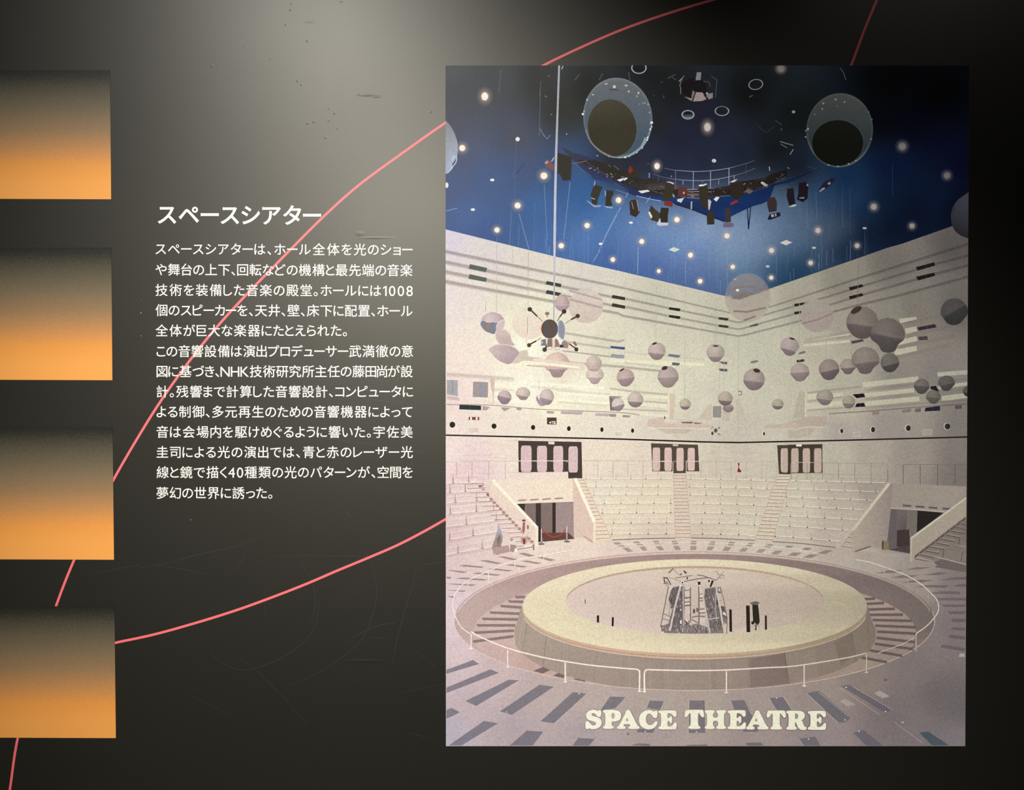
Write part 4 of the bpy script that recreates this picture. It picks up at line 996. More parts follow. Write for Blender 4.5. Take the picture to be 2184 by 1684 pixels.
for k, pts, c in [('a', (1115, 200, 1155, 150), (92, 92, 86)), ('a', (835, 210, 820, 330), (86, 90, 96)), ('a', (825, 600, 850, 650, 885, 690, 912, 655), (128, 132, 144)), ('a', (1560, 140, 1575, 200), (80, 80, 78)), ('a', (1320, 200, 1345, 140), (72, 72, 70)), ('a', (915, 490, 925, 480), (140, 136, 130)), ('a', (895, 165, 905, 170), (140, 136, 130)), ('a', (1005, 110, 1018, 82), (196, 192, 186)), ('a', (865, 330, 882, 340), (124, 128, 126)), ('a', (1045, 640, 1048, 655), (170, 168, 164)),
                  ('b', (415, 308, 440, 295), (84, 88, 92)), ('b', (470, 515, 540, 575, 600, 530), (44, 46, 50)), ('b', (1095, 90, 1120, 120, 1140, 180), (66, 68, 64)), ('b', (735, 420, 755, 412), (206, 204, 196)), ('b', (645, 640, 690, 655, 745, 670), (110, 112, 110)), ('b', (650, 660, 700, 690), (90, 92, 92)), ('b', (720, 740, 745, 700), (124, 134, 150)), ('b', (610, 480, 660, 520), (58, 60, 60)), ('b', (660, 540, 650, 560), (80, 82, 80)), ('b', (700, 835, 715, 845), (120, 116, 108)), ('b', (850, 825, 920, 850), (58, 52, 56)), ('b', (565, 830, 568, 860), (206, 180, 170)), ('q', (275, 300, 330, 200), (84, 84, 80)), ('q', (735, 180, 745, 235), (82, 82, 84)), ('q', (1235, 330, 1265, 335), (84, 82, 78)), ('q', (1280, 540, 1285, 580), (80, 80, 84)), ('q', (235, 1470, 260, 1490), (180, 176, 168)), ('q', (1120, 540, 1135, 545), (84, 82, 74))]:
    p.line(z(k, *pts), 1.7, c)
p.build('ceiling_debris', ROOT, 'small pale fittings scattered on the dark ceiling')

# ---- lighting gallery: dark soffit, ring platform, rail
p = Part()
soff = z('t', 430, 20, 700, 300, 980, 560, 1330, 640, 1560, 790, 1700, 850, 2100, 920) + z('r', 480, 960, 790, 1060, 1060, 1165, 1385, 1282, 1500, 1195, 1700, 1095, 1900, 1005, 2184, 905) + z('s', 700, 740, 930, 690, 1200, 560, 1400, 470, 1500, 440) + [(1730, 366), (1690, 380), (1640, 394), (1560, 406), (1480, 410), (1400, 398), (1330, 368), (1270, 338), (1222, 326)]
def soff_c(x, y):
    c = field([(1200, 320, (66, 68, 70)), (1240, 345, (58, 62, 92)), (1290, 390, (54, 70, 118)), (1340, 400, (44, 56, 92)), (1400, 425, (36, 62, 116)), (1440, 440, (38, 48, 84)), (1520, 450, (28, 44, 88)), (1560, 440, (26, 58, 112)), (1620, 430, (20, 46, 92)), (1680, 400, (18, 36, 72)), (1730, 370, (17, 24, 46)), (1500, 400, (30, 38, 66)), (1600, 380, (24, 28, 44)), (1320, 360, (42, 42, 44)), (1400, 360, (34, 40, 62)), (1500, 355, (31, 37, 60)), (1600, 350, (20, 24, 40)), (1700, 320, (16, 18, 24))])(x, y)
    return c
gp = smooth(soff, 2, closed=True)
p.poly(gp, soff_c)
p.line(z('r', 500, 972, 790, 1062, 1060, 1167, 1385, 1284), 1.8, (20, 24, 42))
sof = p.build('gallery_soffit', ROOT, 'dark blue soffit of the lighting gallery')
p = Part()
gal_top = z('t', 700, 250, 1000, 250, 1300, 330, 1560, 440, 1800, 560) + z('r', 100, 500, 350, 560, 700, 700, 1100, 700, 1450, 640, 1700, 560, 2100, 500) + z('s', 700, 520, 900, 480)
gal_bot = z('s', 900, 570, 760, 640, 640, 720) + z('r', 2000, 690, 1800, 760, 1500, 815, 1200, 850, 900, 868, 650, 850, 450, 830, 200, 820, 60, 800) + z('t', 1700, 745, 1500, 650, 1330, 590, 1150, 480, 900, 340)
p.poly(gal_top + gal_bot, field([(1250, 350, (52, 50, 50)), (1330, 380, (50, 47, 42)), (1400, 405, (52, 48, 46)), (1480, 415, (88, 80, 84)), (1540, 412, (44, 38, 40)), (1580, 405, (40, 34, 34)), (1640, 385, (38, 32, 30)), (1680, 370, (22, 20, 24))])); up()
for k, pts, w, c in [('r', (650, 712, 900, 705), 2, (146, 130, 138)), ('r', (660, 750, 930, 742), 1.6, (150, 136, 140)), ('r', (640, 850, 930, 868), 1.6, (126, 118, 128)), ('r', (720, 800, 930, 800), 5, (104, 94, 98)), ('r', (1080, 750, 1200, 745), 2, (120, 106, 116)), ('r', (1300, 830, 1490, 818), 1.4, (104, 100, 116)), ('r', (1080, 690, 1200, 690), 1.6, (104, 92, 104)), ('r', (1560, 800, 1900, 740, 2184, 650), 1.2, (70, 66, 72)), ('r', (20, 670, 120, 740, 300, 790), 1.2, (100, 92, 92)), ('r', (220, 655, 300, 660), 1.4, (110, 100, 98)), ('t', (690, 320, 950, 520), 1.0, (112, 104, 130)), ('t', (860, 280, 1200, 500), 1.0, (98, 88, 110)), ('t', (620, 310, 870, 260), 1.6, (120, 110, 96)), ('t', (1690, 840, 1900, 890, 2100, 925), 1.6, (150, 170, 205)), ('t', (1855, 960, 1920, 860), 1.4, (150, 165, 200)), ('t', (1330, 630, 1500, 720, 1560, 760), 1.2, (90, 94, 140)), ('t', (1350, 740, 1550, 810), 1.0, (110, 140, 190)), ('t', (1630, 390, 1740, 460), 1.2, (120, 112, 100)), ('t', (1220, 320, 1270, 360), 2, (88, 90, 94)), ('t', (1320, 340, 1410, 410), 2.2, (86, 92, 96)), ('s', (780, 605, 860, 545), 1.6, (74, 68, 64)), ('s', (800, 785, 930, 735), 1.4, (70, 84, 110)), ('s', (985, 710, 1030, 685), 1.2, (56, 66, 92)), ('s', (400, 660, 560, 620), 1.2, (60, 54, 52)), ('s', (400, 780, 660, 710), 1.2, (66, 56, 54))]:
    p.line(z(k, *pts), w, c)
r4 = random.Random(9)
for k in range(120):
    x = r4.uniform(1262, 1680); y = float(np.interp(x, [1250, 1330, 1400, 1480, 1560, 1640, 1690], [352, 386, 403, 412, 408, 388, 365])) + r4.uniform(-10, 10)
    a = r4.uniform(0, 3.14); L = r4.uniform(2, 9); g = r4.choice([26, 34, 40, 30, 60, 84, 110, 150])
    g *= 1 - .4 * max(0, (x - 1560) / 130)
    p.line([(x, y), (x + L * math.cos(a), y + L * .7 * math.sin(a))], r4.uniform(.9, 2.6), (g * 1.04, g * .98, g * .98))
p.build('gallery_platform', sof)
p = Part()
rc = lambda x, y: field([(1400, 350, (86, 92, 110)), (1480, 365, (150, 152, 164)), (1540, 360, (148, 150, 160)), (1580, 350, (92, 96, 108)), (1640, 330, (40, 42, 48))])(x, y)
p.line(smooth(z('r', 0, 240, 270, 315, 500, 362, 850, 385, 1150, 372, 1450, 328, 1740, 252, 1920, 190), 6), 1.3, rc); p.line(smooth(z('r', 100, 430, 300, 490, 540, 528, 850, 550, 1150, 535, 1450, 485, 1740, 405, 1940, 325), 6), 1.3, rc)
for x, y0, y1, c in ((510, 365, 690, (120, 104, 112)), (828, 385, 710, (152, 154, 164)), (1136, 375, 690, (156, 156, 166)), (1466, 328, 620, (160, 160, 168)), (1770, 250, 470, (64, 64, 68)), (205, 380, 560, (84, 78, 94)), (645, 555, 620, (150, 150, 160)), (1283, 510, 620, (128, 132, 148)), (1560, 460, 520, (150, 152, 158)), (990, 545, 580, (130, 130, 140)), (436, 455, 490, (140, 140, 146)), (40, 410, 500, (120, 124, 136))):
    p.line(z('r', x, y0, x - 4, y1), 1.5 if x != 40 else 3, c)
p.build('gallery_rail', sof)

# ---- stage lamps hung from the gallery
def stage_lamp(body, c, shine=(), sc=(200, 196, 190), red=()):
    p = Part(); p.poly(body, c); up()
    for s in shine: p.poly(s, sc)
    for s in red: p.poly(s, (126, 52, 52))
    return p.build('stage_lamp', ROOT)


t_, r_, s_ = (lambda *a: z('t', *a)), (lambda *a: z('r', *a)), (lambda *a: z('s', *a))
stage_lamp(t_(385, 120, 620, 200, 605, 580, 470, 590, 420, 480, 380, 470), (60, 58, 50), [t_(275, 270, 320, 195, 326, 215, 290, 275)], (205, 190, 184))
stage_lamp(t_(170, 300, 215, 230, 300, 300, 345, 330, 340, 400, 210, 440), (122, 90, 92), [t_(165, 290, 210, 250, 235, 290, 190, 315)], (180, 150, 156))
stage_lamp(t_(990, 650, 1130, 690, 1050, 900, 1040, 990, 960, 980, 930, 830), (62, 58, 52), [t_(985, 650, 1000, 590, 1015, 600, 995, 690), t_(865, 925, 880, 920, 1000, 1000, 1110, 995, 1095, 1025, 990, 1030), t_(940, 865, 1010, 890, 1005, 905, 940, 882)], (150, 160, 186))
stage_lamp(t_(1195, 745, 1315, 760, 1285, 1010, 1175, 1005), (58, 55, 46), [t_(1165, 760, 1185, 755, 1185, 850, 1172, 850), t_(1145, 1010, 1300, 1025, 1300, 1050, 1200, 1040)], (150, 164, 200))
stage_lamp(t_(1575, 950, 1610, 910, 1700, 900, 1755, 1105, 1690, 1195, 1590, 1160), (60, 52, 46), [t_(1690, 900, 1705, 905, 1745, 1100, 1730, 1100), t_(1610, 950, 1622, 945, 1650, 1060, 1640, 1060)], (150, 146, 150))
stage_lamp(r_(70, 985, 130, 1050, 250, 1150, 190, 1290, 60, 1250, 30, 1110), (66, 60, 46), [r_(20, 1110, 45, 1100, 95, 1190, 70, 1235)], (226, 224, 210))
stage_lamp(r_(250, 1030, 390, 1040, 370, 1180, 370, 1305, 230, 1300, 225, 1160), (54, 48, 42), [r_(170, 1330, 235, 1220, 245, 1300, 380, 1300, 375, 1350, 215, 1360)], (196, 196, 206))
stage_lamp(r_(330, 600, 490, 600, 450, 880, 270, 910), (58, 54, 44), [r_(335, 570, 400, 565, 480, 590, 475, 620, 410, 590)], (196, 196, 190), [r_(310, 910, 460, 930, 450, 1020, 300, 990)])
stage_lamp(r_(590, 665, 700, 670, 730, 760, 690, 850, 550, 830, 555, 720), (96, 54, 50), [r_(640, 760, 665, 745, 675, 780, 650, 790)], (200, 180, 176))
stage_lamp(r_(540, 880, 660, 860, 610, 945, 540, 920), (206, 208, 212), [r_(450, 800, 470, 780, 500, 840, 470, 850)], (150, 150, 158))
stage_lamp(r_(930, 650, 1075, 640, 1110, 900, 1090, 1040, 960, 1010, 940, 850), (54, 50, 42), [r_(922, 630, 985, 612, 1000, 650, 930, 652), r_(985, 625, 1050, 602, 1078, 612, 1000, 650)], (236, 232, 214))
stage_lamp(r_(1090, 1070, 1200, 1130, 1205, 1330, 1075, 1338, 1065, 1180), (56, 50, 44), [r_(1090, 885, 1120, 890, 1150, 920, 1120, 1070, 1095, 1070)], (186, 176, 180))
stage_lamp(r_(1190, 880, 1240, 835, 1300, 845, 1240, 925), (214, 216, 214))
stage_lamp(r_(1400, 1035, 1495, 1040, 1500, 1290, 1395, 1300), (62, 52, 54), [r_(1365, 1310, 1520, 1300, 1530, 1380, 1360, 1385), r_(1525, 1310, 1545, 1310, 1545, 1370, 1528, 1370)], (104, 96, 116))
stage_lamp(r_(1490, 600, 1720, 540, 1730, 800, 1600, 900, 1520, 830), (46, 40, 34), [r_(1470, 580, 1560, 535, 1620, 520, 1560, 575)], (230, 226, 214), [r_(1480, 950, 1600, 890, 1640, 930, 1500, 990)])
stage_lamp(r_(1750, 740, 1800, 690, 1900, 740, 1830, 790), (100, 92, 88), [r_(1800, 660, 1900, 715, 1890, 730, 1790, 675)], (70, 62, 60))
stage_lamp(s_(470, 690, 500, 665, 600, 730, 540, 745), (168, 164, 158), [s_(470, 690, 500, 670, 540, 700, 520, 720)], (214, 210, 200))
stage_lamp(s_(580, 940, 700, 920, 740, 1000, 735, 1150, 610, 1170, 580, 1050), (54, 44, 50), [s_(600, 1210, 680, 1190, 690, 1240, 620, 1250), s_(706, 1190, 728, 1185, 734, 1235, 712, 1240)], (140, 128, 136))
stage_lamp(s_(585, 1290, 620, 1200, 790, 1165, 800, 1230, 640, 1290), (26, 30, 48), [s_(640, 1205, 690, 1200, 690, 1245, 650, 1250), s_(706, 1190, 728, 1185, 734, 1235, 712, 1240)], (168, 150, 156))
stage_lamp(s_(905, 790, 1010, 770, 1040, 1030, 940, 1060, 900, 920), (30, 26, 32), [s_(925, 1085, 1020, 1040, 1070, 1050, 1010, 1080)], (206, 208, 196))
stage_lamp(s_(1095, 690, 1210, 670, 1250, 760, 1240, 940, 1160, 1005, 1065, 960, 1090, 850), (28, 22, 28), [s_(1222, 712, 1250, 712, 1250, 745, 1225, 740), s_(1100, 930, 1185, 920, 1190, 945, 1110, 945)], (130, 124, 134))
stage_lamp(s_(1420, 800, 1500, 690, 1640, 600, 1700, 640, 1600, 740, 1480, 830), (34, 28, 44), [s_(1425, 830, 1480, 770, 1530, 765, 1510, 800, 1440, 840), s_(1560, 700, 1600, 670, 1620, 700, 1590, 725)], (120, 124, 142))
stage_lamp(t_(1540, 400, 1620, 310, 1750, 450, 1640, 560, 1560, 520), (56, 50, 44), [t_(1370, 575, 1480, 545, 1470, 580, 1420, 605), t_(1475, 560, 1530, 535, 1550, 550, 1490, 590), t_(1720, 760, 1880, 740, 1920, 765, 1780, 800)], (216, 226, 228), [t_(1560, 400, 1590, 340, 1640, 420, 1570, 480)])
p = Part(); p.line(r_(1795, 1020, 1815, 1420), 2.2, (22, 30, 66)); p.line(r_(1855, 1000, 1815, 1420), 2.2, (22, 30, 66)); p.build('hanging_strap', ROOT)
p = Part(); p.line(r_(795, 920, 790, 1060), 3, (168, 172, 184)); p.build('hanging_strap', ROOT)

# ---- ceiling lamps with their glow
def BGs(x, y):
    return BG(x, y)


def lamp(x, y, r, ry=None, white=(250, 244, 226), glow=2.0):
    ry = ry or r
    p = Part()
    hb = BG([x], [y])[0]
    dim = np.clip(1 - (x - 1500) / 1500, .62, 1) if x > 1500 else 1
    wh = np.array(white) * dim
    warm = mix(hb, (206, 168, 150), 0.45 * dim)
    def f(u, v, q):
        d = np.hypot(u, v)
        bg = BG(q[:, 0], q[:, 1])
        a = np.clip((d - 0.5) / 0.5, 0, 1)[:, None]
        return mix(np.repeat(warm[None, :], len(u), 0), bg, a ** 0.7)
    p.ell(x, y, r * glow, ry * glow, f, n=24, rings=6, r0=0.4); 
    def g(u, v, q):
        d = np.hypot(u, v)[:, None]
        return mix(np.repeat(wh[None, :], len(u), 0), np.repeat(mix(wh, warm, .75)[None, :], len(u), 0), np.clip((d - .78) / .22, 0, 1))
    p.ell(x, y, r * glow * .42, ry * glow * .42, g, n=20, rings=4)
    p.build('ceiling_lamp', ROOT)


for x, y, r, ry in [(1034, 206, 9.5, 11.5), (986, 316, 8.5, 8.5), (1160, 375, 9.5, 9.5), (1104, 438.5, 8.5, 8.5), (1060, 490.5, 7.5, 7.5), (1197, 524, 7.5, 7.5), (1252, 481, 7.5, 7.5), (1307, 553.5, 6.5, 6.5), (1368.5, 515, 7, 7), (1405, 578, 5.5, 5.5), (1443.5, 468.5, 7.5, 7.5), (1472.5, 544, 7, 7), (1493, 599.5, 6.5, 6.5),
                    (1550, 503, 7, 7), (1562.5, 569, 6, 6), (1645, 534, 7, 7), (1644.5, 592, 6, 6), (1744, 491.5, 7, 7), (1728.5, 560.5, 6.5, 6.5), (1827.5, 524, 6.5, 6.5), (1944.5, 482, 7, 7), (1863, 441, 8, 8), (1924, 312.5, 9, 9), (2019, 374.5, 8, 8), (1401, 354.5, 7.5, 9), (1508.5, 271.5, 9, 11.5), (1665, 147, 8, 7.5), (1319, 427, 8, 8)]:
    lamp(x, y, r, ry)
for x, y, rx, ry in [(1104, 297, 4.6, 4.6), (1050, 384, 4.6, 3), (1008.5, 447, 4.8, 2.8), (1522.5, 343, 4.8, 4), (1345.5, 475, 4.2, 2.5), (1281, 520, 4.2, 2.6), (1637, 568, 4.2, 2.4), (1735.5, 528.5, 4.2, 2.4), (1843.5, 486.5, 4.6, 2.4), (1692, 239, 3.6, 3), (953, 395, 3.5, 6)]:
    p = Part(); p.ell(x, y, rx, ry, np.array((236, 234, 226)) * (1 if x < 1500 else .82), n=16); p.build('small_downlight', ROOT)
for q in [z('d', 686, 288, 745, 256, 818, 284, 758, 314), z('d', 1982, 205, 2056, 173, 2126, 202, 2052, 235)]:
    p = Part(); p.poly(q, (208, 218, 202)); p.build('square_ceiling_light', ROOT)

p = Part()
p.line([(1192.5, 140), (1189, 240), (1186, 330), (1184, 420), (1183, 500), (1182.5, 548), (1182, 620), (1181, 685)], [4, 4, 5, 5.2, 5.4, 4.6, 3, 2.4], lambda x, y: mix([[170, 172, 178]] * len(x), [[205, 200, 214]] * len(x), np.clip((y - 250) / 200, 0, 1)[:, None]) * (1 - 0.12 * np.clip((y - 550) / 60, 0, 1))[:, None])
p.build('hanging_pole', ROOT, 'long pale pole carrying the loudspeaker cluster')

# ---- the two big spheres with open mouths, and the cut ones at the edges
def big_sphere(cx, cy, rx, ry, rot, hx, hy, hrx, hry, hrot, c_top, c_mid, c_hole, c_rim, specks, label):
    p = Part()
    def f(u, v, q):
        d = np.hypot(u, v)
        t = np.clip((v + 1) / 1.6, 0, 1)[:, None]
        c = mix(np.repeat([c_top], len(u), 0), np.repeat([c_mid], len(u), 0), t)
        edge = np.clip((d - .93) / .07, 0, 1)[:, None]
        low = np.clip((v - .1) / .6, 0, 1)[:, None]
        return mix(c, np.repeat([c_rim], len(u), 0), edge * (.25 + .75 * low))
    p.ell(cx, cy, rx, ry, f, rot, n=56, rings=14)
    up()
    p.ell(hx, hy, hrx + 1.6, hry + 1.6, mix(c_mid, c_top, .55), hrot, n=48); up()
    o = p.build('printed_sphere', ROOT, label)
    p = Part(); p.ell(hx, hy, hrx, hry, lambda u, v, q: [mix(c_hole, np.array(c_hole) * 1.25, max(0, -b)) for b in v], hrot, n=48, rings=5); p.build('sphere_mouth', o)
    for x, y, a, b, c in specks:
        p = Part(); p.ell(x, y, a, b, c, n=10); p.build('light_reflection', o)


sp = [(q_[0], q_[1], a, b, c) for (k_, x, y, a, b, c) in [('q', 385, 360, 3.4, 1.8, (176, 172, 164)), ('q', 513, 405, 3.4, 3.4, (206, 190, 172)), ('q', 697, 388, 3.6, 2.2, (180, 172, 166)), ('q', 738, 480, 2.2, 2, (188, 182, 176)), ('q', 890, 503, 2.4, 2.8, (178, 178, 174)), ('q', 865, 552, 2, 2, (152, 154, 158)), ('q', 180, 530, 2.6, 1.6, (180, 178, 172)), ('q', 88, 610, 1.8, 3, (168, 182, 186)), ('q', 22, 832, 2.4, 2.6, (232, 240, 236)), ('q', 40, 790, 1.4, 2.6, (170, 180, 184)), ('q', 1095, 965, 3.4, 2.8, (230, 236, 228)), ('q', 990, 660, 1.4, 1.4, (170, 176, 180)), ('q', 955, 665, 1.2, 1.2, (150, 156, 160)), ('q', 1040, 680, 1.6, 2, (160, 166, 170)), ('q', 905, 675, 1.2, 1.2, (140, 146, 152)), ('q', 1062, 805, 1.4, 1.6, (170, 176, 178)), ('q', 1075, 1070, 2, 2.4, (214, 224, 222)), ('q', 1095, 1030, 1.6, 2.2, (190, 204, 206)), ('q', 1035, 1200, 2, 2.2, (220, 228, 224)), ('q', 1028, 1235, 1.8, 1.8, (226, 232, 226)), ('q', 943, 1355, 2.4, 2.2, (220, 232, 230)), ('q', 860, 1430, 2.4, 1.8, (190, 204, 206)), ('q', 685, 1505, 2.6, 2.2, (226, 226, 206)), ('q', 735, 1490, 3.6, 1.6, (206, 214, 204)), ('q', 440, 1488, 4, 2, (206, 210, 206)), ('q', 365, 1450, 2.4, 1.8, (170, 180, 180))] for q_ in z(k_, x, y)]
big_sphere(1317.5, 252, 73.5, 86, -8, 1305.6, 273, 51.5, 61, -12, (104, 108, 110), (74, 88, 102), (60, 57, 47), (158, 176, 182), sp, 'large dark sphere with an open mouth, upper left')
p = Part(); p.line(smooth(z('q', 1000, 1200, 930, 1350, 800, 1450, 690, 1500), 6), [4, 5, 4, 3], (138, 158, 164)); p.line(smooth(z('q', 60, 1080, 150, 1270, 300, 1410, 450, 1490, 560, 1510), 6), [2, 3, 3, 4, 3], (128, 130, 130)); p.line(z('q', 430, 445, 500, 450, 580, 458), 1.6, (60, 58, 70)); p.build('sphere_rim', ROOT)
sp = [(q_[0], q_[1], a, b, c) for (x, y, a, b, c) in [(1063, 325, 3, 2.6, (124, 124, 114)), (1130, 345, 2.4, 2.2, (112, 112, 106)), (970, 355, 2.6, 2.2, (110, 112, 108)), (962, 397, 2, 2, (116, 118, 116)), (905, 438, 2, 2, (92, 98, 98)), (1076, 378, 1.8, 1.8, (84, 86, 84)), (855, 548, 2.2, 2.6, (172, 180, 180)), (838, 560, 1.6, 1.4, (160, 166, 168)), (838, 607, 1.6, 1.8, (190, 194, 190)), (1330, 622, 1.8, 1.8, (170, 180, 180)), (1335, 477, 1.4, 1.6, (110, 122, 124)), (1310, 420, 1.6, 1.6, (92, 100, 100)), (1215, 785, 2.4, 1.2, (150, 156, 154)), (1160, 808, 2.4, 1.4, (140, 146, 144)), (1010, 818, 3, 1.4, (128, 132, 132)), (1080, 828, 3, 1.2, (136, 140, 138))] for q_ in z('b', x, y)]
big_sphere(1790.3, 278, 71, 79, 6, 1786, 305, 54.5, 48.5, 0, (66, 66, 64), (36, 48, 52), (17, 18, 14), (92, 102, 102), sp, 'large dark sphere with an open mouth, upper right')
p = Part(); p.poly(smooth(z('a', 38, 530, 70, 565, 110, 630, 135, 700, 142, 760, 140, 810, 128, 850, 95, 900, 100, 930, 65, 970, 38, 980), 4), field([(951, 262, (140, 140, 140)), (965, 290, (150, 154, 158)), (955, 320, (158, 160, 164)), (970, 320, (168, 176, 190)), (960, 355, (176, 186, 206))])); up()
p.line(smooth(z('a', 110, 820, 95, 860, 130, 830, 128, 880, 95, 925, 60, 970), 4), 2, (196, 206, 222)); p.build('printed_sphere', ROOT, 'pale sphere cut by the left edge of the print')
p = Part(); p.poly(smooth(z('b', 2070, 1015, 1990, 1070, 1945, 1130, 1928, 1200, 1945, 1290, 2000, 1345, 2070, 1372), 5), field([(2040, 420, (48, 50, 62)), (2062, 415, (62, 62, 74)), (2032, 460, (44, 46, 52)), (2060, 480, (28, 28, 30)), (2045, 500, (34, 34, 34))])); p.build('printed_sphere', ROOT, 'dark sphere cut by the right edge of the print')

# ---- transparent spheres
def ghost(cx, cy, r, t_hi, t_lo, tint, ry=None, label=None):
    p = Part()
    def f(u, v, q):
        bg = BG(q[:, 0], q[:, 1])
        t = np.clip(.5 + .6 * v + .15 * np.hypot(u, v) ** 4, 0, 1)
        return mix(bg, np.repeat([tint], len(u), 0), (t_hi + (t_lo - t_hi) * t)[:, None])
    p.ell(cx, cy, r, ry or r, f, n=44, rings=12)
    return p


p = ghost(1594.4, 634.6, 48.5, .62, .40, (158, 142, 136), 52); up()
p.poly(smooth(z('d', 1430, 850, 1500, 800, 1600, 785, 1700, 800, 1640, 820, 1560, 850, 1480, 860), 4, True), (126, 116, 110)); p.line(smooth(z('d', 1400, 770, 1500, 725, 1640, 715, 1760, 740, 1850, 740), 5), 4.5, (130, 118, 116)); p.line(z('d', 1440, 1000, 1600, 1010, 1820, 960), 4, (138, 122, 114)); p.line(z('d', 1560, 1110, 1700, 1060), 4, (138, 120, 116))
p.ell(*z('d', 1488, 758)[0], 3.4, 2.8, (238, 228, 206), n=14); p.ell(*z('d', 1462, 632)[0], 3, 1.2, (196, 184, 172), n=12)
p.build('printed_sphere', ROOT, 'large see-through sphere at the corner of the ceiling')
p = ghost(1249.5, 652, 37, .18, .55, (196, 170, 166)); up()
for a, b, dd in ((647, 656, 5), (629, 639, 4)):
    p.line([(1214, a - 9), (1248, a), (1284, b)], dd, (190, 168, 160))
p.build('printed_sphere', ROOT, 'faint see-through sphere right of the loudspeaker cluster')
p = ghost(1742, 673, 35, .15, .52, (150, 128, 134)); up(); p.line([(1709, 690), (1742, 682), (1776, 668)], 3.4, (142, 124, 124)); p.build('printed_sphere', ROOT, 'faint see-through sphere on the right wall')
p = ghost(1128, 688, 35, .05, .42, (226, 192, 180)); up(); p.line(z('c', 1065, 1130, 1060, 1340), 1.2, (176, 150, 140)); p.build('printed_sphere', ROOT, 'faint see-through sphere left of the loudspeaker cluster')
p = Part(); p.poly(smooth(z('u', 1000, 880, 1080, 810, 1200, 780, 1290, 880, 1320, 1000, 1380, 1090, 1250, 1080, 1110, 1070, 1030, 1000), 4, True), field([(1070, 715, (206, 186, 178)), (1085, 725, (196, 174, 170)), (1085, 705, (226, 208, 192))])); p.build('printed_sphere', ROOT, 'half shell below the leftmost sphere')
p = Part(); p.poly(smooth(z('u', 865, 1160, 990, 1090, 1120, 1070, 1270, 1085, 1380, 1130, 1475, 1245, 1400, 1360, 1300, 1450, 1210, 1455, 1050, 1380, 920, 1250), 4, True), field([(1045, 745, (214, 194, 188)), (1075, 755, (196, 174, 172)), (1095, 755, (180, 160, 170)), (1085, 772, (184, 160, 162)), (1075, 737, (206, 184, 180))])); up()
p.line(smooth(z('u', 880, 1150, 990, 1088, 1120, 1068, 1270, 1085, 1380, 1130), 4), 1.6, (232, 212, 204)); p.build('printed_sphere', ROOT, 'large half shell hanging at the left')
p = Part(); p.poly(z('u', 1460, 1260, 1480, 1210, 1560, 1180, 1640, 1180, 1650, 1310, 1871, 1330, 1871, 1395, 1560, 1390, 1450, 1440, 1380, 1450, 1320, 1440), lambda x, y: mix(WALL(x, y), (196, 172, 158), .6)); p.build('ledge_bracket', ROOT)

# ---- opaque hanging spheres (loudspeaker globes)
def globe(cx, cy, r, hatch=None, split=0.2, tilt=0.0, cone=0.0, ry=None, dark=1.0, c1=(212, 196, 184), c2=(162, 144, 142), label=None):
    """cone: lower part pulled to a point; split: height of the seam; tilt: seam slope in degrees"""
    ry = ry or r
    lum = WALL([cx], [cy + 20])[0].mean() / 225.0
    lum = (0.30 + 0.70 * lum) * dark
    A = np.array(c1) * lum; Bc = np.array(c2) * lum
    ct, st = math.cos(math.radians(tilt)), math.sin(math.radians(tilt))
    p = Part()
    def f(u, v, q):
        vv = v * ct - u * st
        sh = np.clip(np.hypot(u + .25, v + .35) - .3, 0, 1)[:, None]
        top = mix(np.repeat([A], len(u), 0), np.repeat([A * .82], len(u), 0), sh)
        low = mix(np.repeat([Bc * 1.02], len(u), 0), np.repeat([Bc * .86], len(u), 0), sh)
        k = np.clip((vv - split) / .10, 0, 1)[:, None]
        seam = np.exp(-((vv - split + .02) / .07) ** 2)[:, None] * .35
        return mix(mix(top, low, k), np.repeat([A * 1.13], len(u), 0), seam)
    if cone:
        n = 40
        t = np.radians(np.linspace(0, 360, n + 1)[:-1])
        pts = []; uv = []
        for rr in np.linspace(.05, 1, 9):
            for a in t:
                u, v = math.cos(a), math.sin(a)
                if v > .25:
                    k = (v - .25) / .75
                    u = u * (1 - cone * .45 * math.sin(k * math.pi)); 
                pts.append((cx + rr * u * r + rr * st * max(0, v) * r * .3 * cone, cy + rr * v * ry)); uv.append((rr * math.cos(a), rr * math.sin(a)))
        faces = [(i * n + j, i * n + (j + 1) % n, (i + 1) * n + (j + 1) % n, (i + 1) * n + j) for i in range(8) for j in range(n)] + [tuple(range(n))]
        U = np.array(uv)
        p._add(pts, faces, f(U[:, 0], U[:, 1], np.array(pts)))
    else:
        p.ell(cx, cy, r, ry, f, n=40, rings=9)
    up()
    if hatch:
        hx, hy, a, b, rot = hatch
        p.ell(hx, hy, a, b, np.array((72, 56, 48)) * (0.6 + 0.4 * lum), rot, n=18)
    return p.build('printed_sphere', ROOT, label)


globe(1051, 688, 25.5, None, -.05, 0, 0, 22.5, 1, (214, 192, 194), (150, 150, 162), 'leftmost striped grey sphere on the left wall')
p = Part(); p.poly(smooth(z('u', 985, 850, 1000, 760, 1060, 640, 1150, 570, 1190, 620, 1160, 740, 1080, 830), 4, True), (214, 194, 196)); up(); p.line(smooth(z('u', 985, 850, 995, 760, 1060, 640, 1150, 575), 4), 1.8, (244, 226, 226)); p.poly(smooth(z('u', 700, 640, 760, 600, 850, 640, 1000, 640, 985, 855, 850, 820, 730, 730), 3, True), (132, 134, 146)); up(); p.poly(smooth(z('u', 800, 700, 850, 660, 890, 700, 870, 770, 830, 750), 3, True), (176, 132, 98)); p.build('sphere_cap', ROOT)
globe(1198.5, 646.5, 16, None, .2, 0, 0, 17, 1, (206, 184, 178), (196, 174, 180))
globe(1188, 778, 27.5, None, .25, 0, .8, 27, 1, (232, 206, 190), (186, 162, 158))
